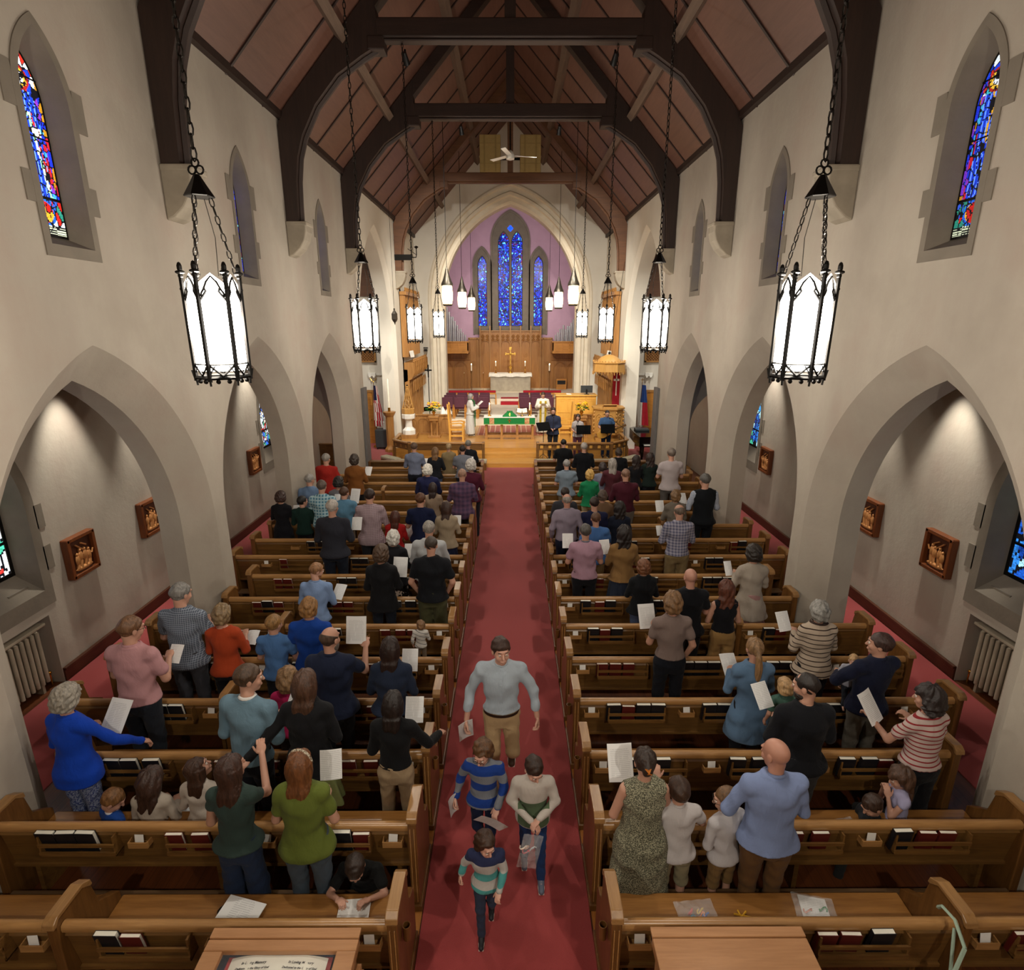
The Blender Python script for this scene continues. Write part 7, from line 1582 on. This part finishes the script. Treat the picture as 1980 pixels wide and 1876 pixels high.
pp('boy with dark brown hair lying back on the second pew by the lavender girl',1697,1537,1,dy=.34,sit=.68,w=.95,child=.8,yaw=95,hp=35,top=('tee','2c2e33'),hair=('short','3a281e'),arms='HH')
ziplock(2.95,Yk(1)+.28,SZ,10,'clear plastic bag on the second right pew seat beside the bald man',['d82a20','e8c020'],(.34,.24))
pp('woman in a long denim shirt dress with a low blond ponytail',1464,1240,2,sex='f',w=1.08,hp=12,top=('dress','5c7896'),bot=('pants','14151b'),hair=('pony','8a6a48',.36),arms='UU',sub={'sl':1},hem=.58,pap=((-.12,.36,1.24),(40,0,6),'printed sheet held by the woman in the denim dress'))
pp('fair-haired toddler in green standing between the denim dress and the bearded man',1521,1315,2,dy=.30,Z0=.46,w=.95,child=1.1,top=('tee','4c6e62'),bot=('pants','5a5a50'),hair=('mop','b89468'),arms='DD')
pp('man in a navy sweater and grey trousers holding a baby',1700,1222,2,w=1.12,hy=48,hp=0,yaw=10,lean=-.03,top=('sweater','171c33'),collar='20263f',bot=('pants','5c574e'),hair=('short','3a2620'),arms=(((-.30,.12,1.15),(-.14,.28,1.12)),((.26,.14,1.12),(-.0,.30,1.05))),face=True)
X,Y_,Z_=toY(1655,1268,Yk(2)+.78)
t,_=person('baby in grey held against the shoulder of the man in navy',X-.0,Y_+.02,.72,Z_-.72,w=1.2,child=1.5,yaw=160,hp=5,top=('sweater','a8a8b4'),bot=('pants','2c3038'),hair=('buzz','b08c60'),arms='DD',stride=(((-.1,.2,.62),(-.12,.28,.35)),((.1,.2,.62),(.12,.28,.35))),skin='c99a84')
pp('woman in a cream cardigan with brown stripes and a grey bob',1590,1168,3,sex='f',w=1.3,hp=14,top=('coat','b5a390',('h','33241f',.055,.2)),bot=('pants','15151a'),hair=('bob','85827c'),arms='UU',hem=.84,pap=((-.26,.36,1.32),(58,0,14),'printed sheet held by the woman in the striped cardigan'))
pp('woman in a taupe short-sleeved top and black jeans with a light brown bob',1304,1150,3,sex='f',w=1.02,hp=14,top=('tee','85736c'),bot=('pants','14171f'),hair=('bob','7c5c3c'),arms='UP',hem=.98,pap=((-.20,.38,1.28),(62,0,8),'large printed sheet held by the woman in the taupe top',{'size':(.21,.3)}))
pp('bald man in a black tee and black trousers',1338,1103,4,w=1.12,hp=8,hy=0,top=('tee','121318'),bot=('pants','18191d'),hair=('none','5a4636'),arms=('H','U'),skin='bd8a76')
pp('woman in a black sleeveless top and tan trousers with wavy auburn hair',1407,1127,4,sex='f',w=1.05,hp=8,hy=12,top=('tank','131318'),bot=('wide','9a7848'),hair=('curlylong','5a3020',.30),arms='HH',hem=.98)
pp('woman in a black jacket with short reddish hair and blue jeans',1246,1086,5,sex='f',w=1.3,hp=12,top=('coat','121418'),bot=('pants','4a5878'),hair=('curly','6a4024'),arms='UU',hem=.84)
pp('woman in a loose cream sweater and pink skirt with curly dark hair',1461,1058,5,sex='f',w=1.05,hp=10,top=('tunic','a89c8e'),bot=('skirt','a8807c'),hair=('curly','241c16'),arms='UU',hem=.66,sub={'skz':.52},pap=((-.22,.36,1.26),(60,0,10),'sheet held by the woman in the cream sweater',{'size':(.12,.22)}))
pp('man in a pale pink polo and black trousers with grey hair',1133,1016,6,w=1.2,hp=12,top=('polo','a88494'),collar='6a6a78',bot=('pants','15171d'),hair=('short','4c4844'),arms='UU',hem=.9,pap=((-.24,.36,1.36),(66,0,0),'printed sheet held by the man in the pale pink polo'))
pp('woman in a gold-brown jacket with dark wavy hair',1208,1020,6,sex='f',w=1.08,hp=12,top=('coat','86653c'),bot=('skirt','2b3344'),hair=('curlylong','1c1412',.22),arms='UU',hem=.88,pap=((-.24,.36,1.28),(64,0,14),'large printed sheet held by the woman in the gold-brown jacket'))
pp('young man in a bright blue tee with close-cropped hair',1153,992,7,w=1.05,hp=6,top=('tee','41669c'),bot=('pants','9a8a68'),hair=('buzz','5a3c28'),arms='HH',hem=.84)
pp('balding man in a blue plaid shirt and khaki trousers',1316,978,7,w=1.12,hp=16,top=('shirt','5c5e78',('x','a8a4b0',.05,.4)),bot=('wide','7e6c4a'),hair=('fringe','6a5c50'),arms='UU',hem=.92,pap=((-.22,.34,1.2),(60,0,8),'sheet held by the balding man in the blue plaid shirt',{'size':(.12,.18)}))
pp('balding man in a pale mauve shirt and navy trousers at the aisle',1097,957,8,w=1.25,hp=14,top=('shirt','8c808e'),bot=('pants','1a2034'),hair=('fringe','8c847c'),arms='DD',hem=.9,skin='bd8670')
pp('man in a navy hooded top with brown hair',1150,963,8,w=1.08,hp=12,top=('sweater','1a1e3e'),bot=('pants','2a2c38'),hair=('short','2e211a'),arms='UU')
pp('woman in a navy blouse with long dark curly hair',1199,973,8,sex='f',w=1.02,hp=12,top=('coat','161c2c'),bot=('pants','4a4a34'),hair=('curlylong','1c1412',.2),arms='UU')
pp('dark-haired man in a grey sweater half hidden at the right aisle end',1093,944,9,w=.95,hp=12,top=('sweater','3a3a40'),bot=('pants','24242c'),hair=('short','2e221c'),arms='UU')
pp('woman in a brown cardigan half hidden behind the man in navy',1166,950,9,sex='f',w=1.1,hp=12,top=('coat','705640'),bot=('pants','2a2a30'),hair=('mop','4a3a30'),arms='UU')
pp('woman in a taupe jacket with a light brown bob on the right',1308,950,9,sex='f',w=1.08,hp=12,top=('coat','6e655a'),bot=('pants','2c2c30'),hair=('bob','735636'),arms='UU',pap=((-.24,.36,1.3),(60,0,6),'sheet held by the woman in the taupe jacket'))
pp('man in a black vest over light checked sleeves by the right pier',1366,918,9,w=1.2,hp=14,hy=15,top=('vest','101318'),bot=('pants','101319'),hair=('short','55524e'),arms='UU',hem=.86,extra={'slv':('8a94aa','d0d4dc')},pap=((-.28,.36,1.2),(55,0,10),'sheet held by the man in the black vest'))
pp('man in a maroon shirt and grey trousers with thinning hair',1211,908,10,w=1.25,hp=12,top=('shirt','471624'),bot=('pants','6e675e'),hair=('buzz','7a5a48'),arms='UU',hem=.9)
pp('blond woman in a bright green blouse',1141,910,11,sex='f',w=1.0,hp=12,top=('coat','15764a'),bot=('pants','a89c7c'),hair=('bob','b8924e'),arms='UU',hem=.88,pap=((-.02,.36,1.0),(40,0,0),'sheet held by the blond woman in green'))
pp('man in a grey-blue shirt with grey hair in the right block',1096,890,12,w=1.2,hp=12,top=('polo','73808c'),bot=('pants','7c6c54'),hair=('short','928e8a'),arms='UU',hem=.84)
pp('boy in a grey tee with dark hair in the right block',1166,896,12,w=.95,child=.2,hp=14,top=('tee','7c7e90'),bot=('pants','2a2a30'),hair=('mop','2a1e1a'),arms='UU',pap=((.14,.34,1.3),(50,0,0),'sheet held by the boy in the grey tee'))
pp('woman in a maroon knit with long silver hair',1185,888,12,dy=.45,sex='f',w=1.1,hp=12,top=('sweater','4c2028'),bot=('pants','1f1f24'),hair=('long','8f8880',.42),arms='UU')
pp('tall man in a pale grey tee and grey shorts by the right pier',1300,868,12,w=1.22,hp=10,top=('tee','b3a8a8'),bot=('pants','5c5854'),hair=('short','6e6258'),arms='UU',hem=.86)
pp('girl in a dark green top with long brown hair on the right',1258,878,13,sex='f',w=1.02,hp=12,top=('sweater','18241f'),bot=('pants','1c1c22'),hair=('curlylong','2c1e18',.3),arms='UU')
pp('girl in a black top with long dark hair on the right',1231,883,13,sex='f',w=1.0,hp=12,top=('sweater','15161a'),bot=('pants','1c1c22'),hair=('curlylong','241814',.26),arms='UU')
pp('person in a black suit with brown hair in the third right row from the front',1197,868,14,w=1.0,hp=12,top=('coat','111216'),bot=('pants','111216'),hair=('mop','33241a'),arms='UU',hem=.8)
pp('man in a black blazer with white hair in the third right row from the front',1130,857,14,w=1.18,hp=12,top=('coat','111318'),bot=('pants','111318'),hair=('short','a8a098'),arms='UU',hem=.76)
pp('man in a black shirt with cropped black hair, second right row from the front',1090,850,15,w=1.2,hp=12,top=('polo','0f1013'),bot=('pants','3a4454'),hair=('buzz','14110f'),arms='UU',hem=.84)
# --- aisle
def aisle(label,X,Y,H,**kw): t,A=person(label,X,Y,H,.012,yaw=180+kw.pop('dyaw',0),face=True,**kw); PEOPLE.append((t,A)); return t
tm=aisle('man in a light grey-blue shirt and khaki trousers walking up the aisle toward the viewer',-.095,5.02,1.82,w=1.0,hp=2,hy=14,top=('shirt','b4c0cb'),bot=('pants','bd9f76'),hair=('short','3a241a'),arms=(((-.31,.0,1.16),(-.35,.06,.90)),((.30,-.02,1.16),(.34,.08,.88))),stride=(((-.11,.06,.50),(-.10,-.26,.24)),((.08,.08,.50),(.07,.10,.075))),shoe='4a3324',hem=.965,extra={'belt':1},skin='cf9c86')
paperobj(tm,(.36,.10,.80),(78,8,30),'white service sheet hanging from the walking man\'s hand',size=(.16,.25))
t=aisle('boy with glasses in a blue and grey striped sweater walking in the aisle',-.24,4.22,1.28,w=1.02,hp=22,hy=-12,dyaw=-8,child=.75,skin='d8a590',top=('sweater','7d8088',('h','1c3c88',.165,.5)),bot=('pants','16203c'),hair=('mop','5a3c22'),arms=(((-.26,.05,1.14),(-.20,.22,.98)),((.29,-.03,1.14),(.34,.06,.92))),stride=(((-.09,.1,.50),(-.08,.12,.075)),((.09,.02,.48),(.10,-.2,.16))),glasses=True,shoe='2c3038',hem=.84)
paperobj(t,(.27,.08,.60),(85,12,60),'folded white sheet in the striped boy\'s hand by the pews',size=(.10,.24)); 
paperobj(t,(-.10,.24,.62),(60,-30,10),'grey sheet in a plastic sleeve carried by the striped boy',size=(.26,.18))
t=aisle('boy in a cream and green colour-block sweater holding a plastic bag',.195,4.05,1.26,w=1.02,hp=30,hy=22,child=.75,skin='d8a590',top=('sweater','c4bbb2',('torso','55664c',.60,.84,.135)),bot=('pants','1f3a66'),hair=('short','33221a'),arms=(((-.27,.05,1.14),(-.06,.24,1.05)),((.27,.05,1.14),(.03,.25,1.03))),stride=(((-.09,.10,.50),(-.10,.16,.075)),((.09,.0,.50),(.10,-.12,.12))),shoe='5c6272',hem=.82)
bg=ziplock(.16,3.80,.52,0,'clear plastic bag of craft pieces held by the boy in green and cream',['e8b8a0','d83a50','c8d0d8','f0e0d0'],(.17,.30)); bg.rotation_euler=(R_(80),R_(14),R_(5))
aisle('toddler in a teal, grey and navy striped top leading the group down the aisle',-.195,3.52,1.02,w=1.05,hp=18,hy=32,child=1.1,skin='d8a590',top=('sweater','b8b4ae',('bands','a8a49e',[(.46,'4f9a98'),(.53,'b8b4ae'),(.60,'4f9a98'),(.67,'b8b4ae'),(.76,'2a3050')])),bot=('pants','333c50'),hair=('mop','3c2618'),arms=(((-.24,.05,1.14),(-.18,.22,.98)),((.29,-.05,1.16),(.34,-.02,1.0))),stride=(((-.07,-.02,.50),(-.06,-.18,.22)),((.08,.08,.48),(.07,.12,.075))),shoe='1c1c20',hem=.84)
# --- chancel people
def ch(label,u,v,Y,Z0,**kw): X,_,z=toY(u,v,Y); t,A=person(label,X,Y,z-Z0,Z0,**kw); return t
t=ch('clergy person in a white alb and green stole holding an open book',908,762,22.7,.458,sex='f',w=1.1,yaw=-72,hp=-4,top=('robe','dcdcd8'),bot=('robe','dcdcd8'),hair=('bob','8c8884'),arms='UU',glasses=True,shoe='15151a',hem=.9,sub={'sl':1},face=True)
mb=MB()
for s in(-1,1): mb.box(s*.08-.035,s*.08+.035,.175,.19,.35,1.38)
for s in(-1,1): mb.tube([(s*.08,.155,1.38),(s*.07,.06,1.44),(s*.03,-.06,1.45)],.02,4)
mb.build('green_stole',M['green'],t)
paperobj(t,(0,.42,1.28),(40,0,0),'open white book held by the clergy person with the green stole',size=(.3,.24))
t=ch('clergy person in a white robe with gold bands reading, right of the altar',1050,758,23.1,.458,w=1.25,yaw=180,hp=22,top=('robe','e2ded2'),bot=('robe','dedacc'),hair=('short','3a2c24'),arms='UU',hem=.9,face=True,skin='c08c74')
mb=MB()
for s in(-1,1): mb.box(s*.1-.04,s*.1+.04,.19,.205,.30,1.35)
mb.build('gold_bands',cloth('gold_brocade','c8ac30',('dots','8a7420',60,.5)),t)
paperobj(t,(0,.40,1.22),(35,0,0),'white booklet held by the clergy person with gold bands',size=(.2,.2))
ch('bearded singer with glasses in a dark blue shirt at the microphone',1070,788,20.0,.15,w=1.1,yaw=175,hp=5,top=('shirt','2b3146'),bot=('pants','1c1c20'),hair=('short','2a1c18'),beard=('2e2019',.7),arms='CC',glasses=True,face=True,hem=.82,shoe='15151a')
ch('woman singer in a pale blouse and plum trousers with dark hair over one shoulder',1118,801,20.05,.15,sex='f',w=1.05,yaw=170,hp=8,top=('coat','b0a8a8'),bot=('pants','6a3a50'),hair=('long','2c1e18',.2),arms='CC',face=True,hem=.86,sub={'sl':.6},shoe='15151a')
tg=ch('guitarist in a blue short-sleeved shirt and jeans at the right microphone',1174,793,20.15,.15,w=1.12,yaw=180,hp=22,top=('polo','3f5c84'),bot=('pants','1f2c48'),hair=('buzz','2c241e'),arms=(((-.30,.08,1.16),(-.34,.24,1.20)),((.28,.06,1.14),(.14,.24,1.04))),face=True,hem=.84,shoe='15151a')
t=thing('acoustic_guitar','natural wood acoustic guitar held by the man in the blue shirt','guitar',(tg.location.x-.06,tg.location.y-.23,1.08),0); mb=MB(); P=[]
for i in range(28):
    a=2*math.pi*i/28; r=.17+.035*math.cos(2*a)+(.03*math.cos(a)*-1); P.append((r*1.35*math.cos(a),r*math.sin(a)))
mb.prism(P,'y',-.05,.05); mb.build('body',M['yellow'],t,bevel=.006); mb=MB(); mb.lathe([(.05,0),(.05,.004)],16,(0,0,0)); mb.xf(Matrix.Translation((.03,-.052,0))@Matrix.Rotation(math.pi/2,4,'X')); mb.build('sound_hole',M['black'],t); mb=MB(); mb.box(.2,.62,-.055,-.035,-.025,.025); mb.box(.62,.76,-.05,-.035,-.035,.035); mb.build('neck',M['oak'],t); t.rotation_euler=(0,R_(-22),0)
tt,_=person('man in a teal polo reading a sheet beyond the left aisle arch',*toY(615,787,21.9)[:2],1.76,0,w=1.15,yaw=-75,hp=20,top=('polo','1f7f7c'),bot=('pants','a09880'),hair=('short','6a5a48'),arms='UU',skin='b98872')
paperobj(tt,(.0,.42,1.24),(30,0,0),'white open sheet held by the man in the teal polo')
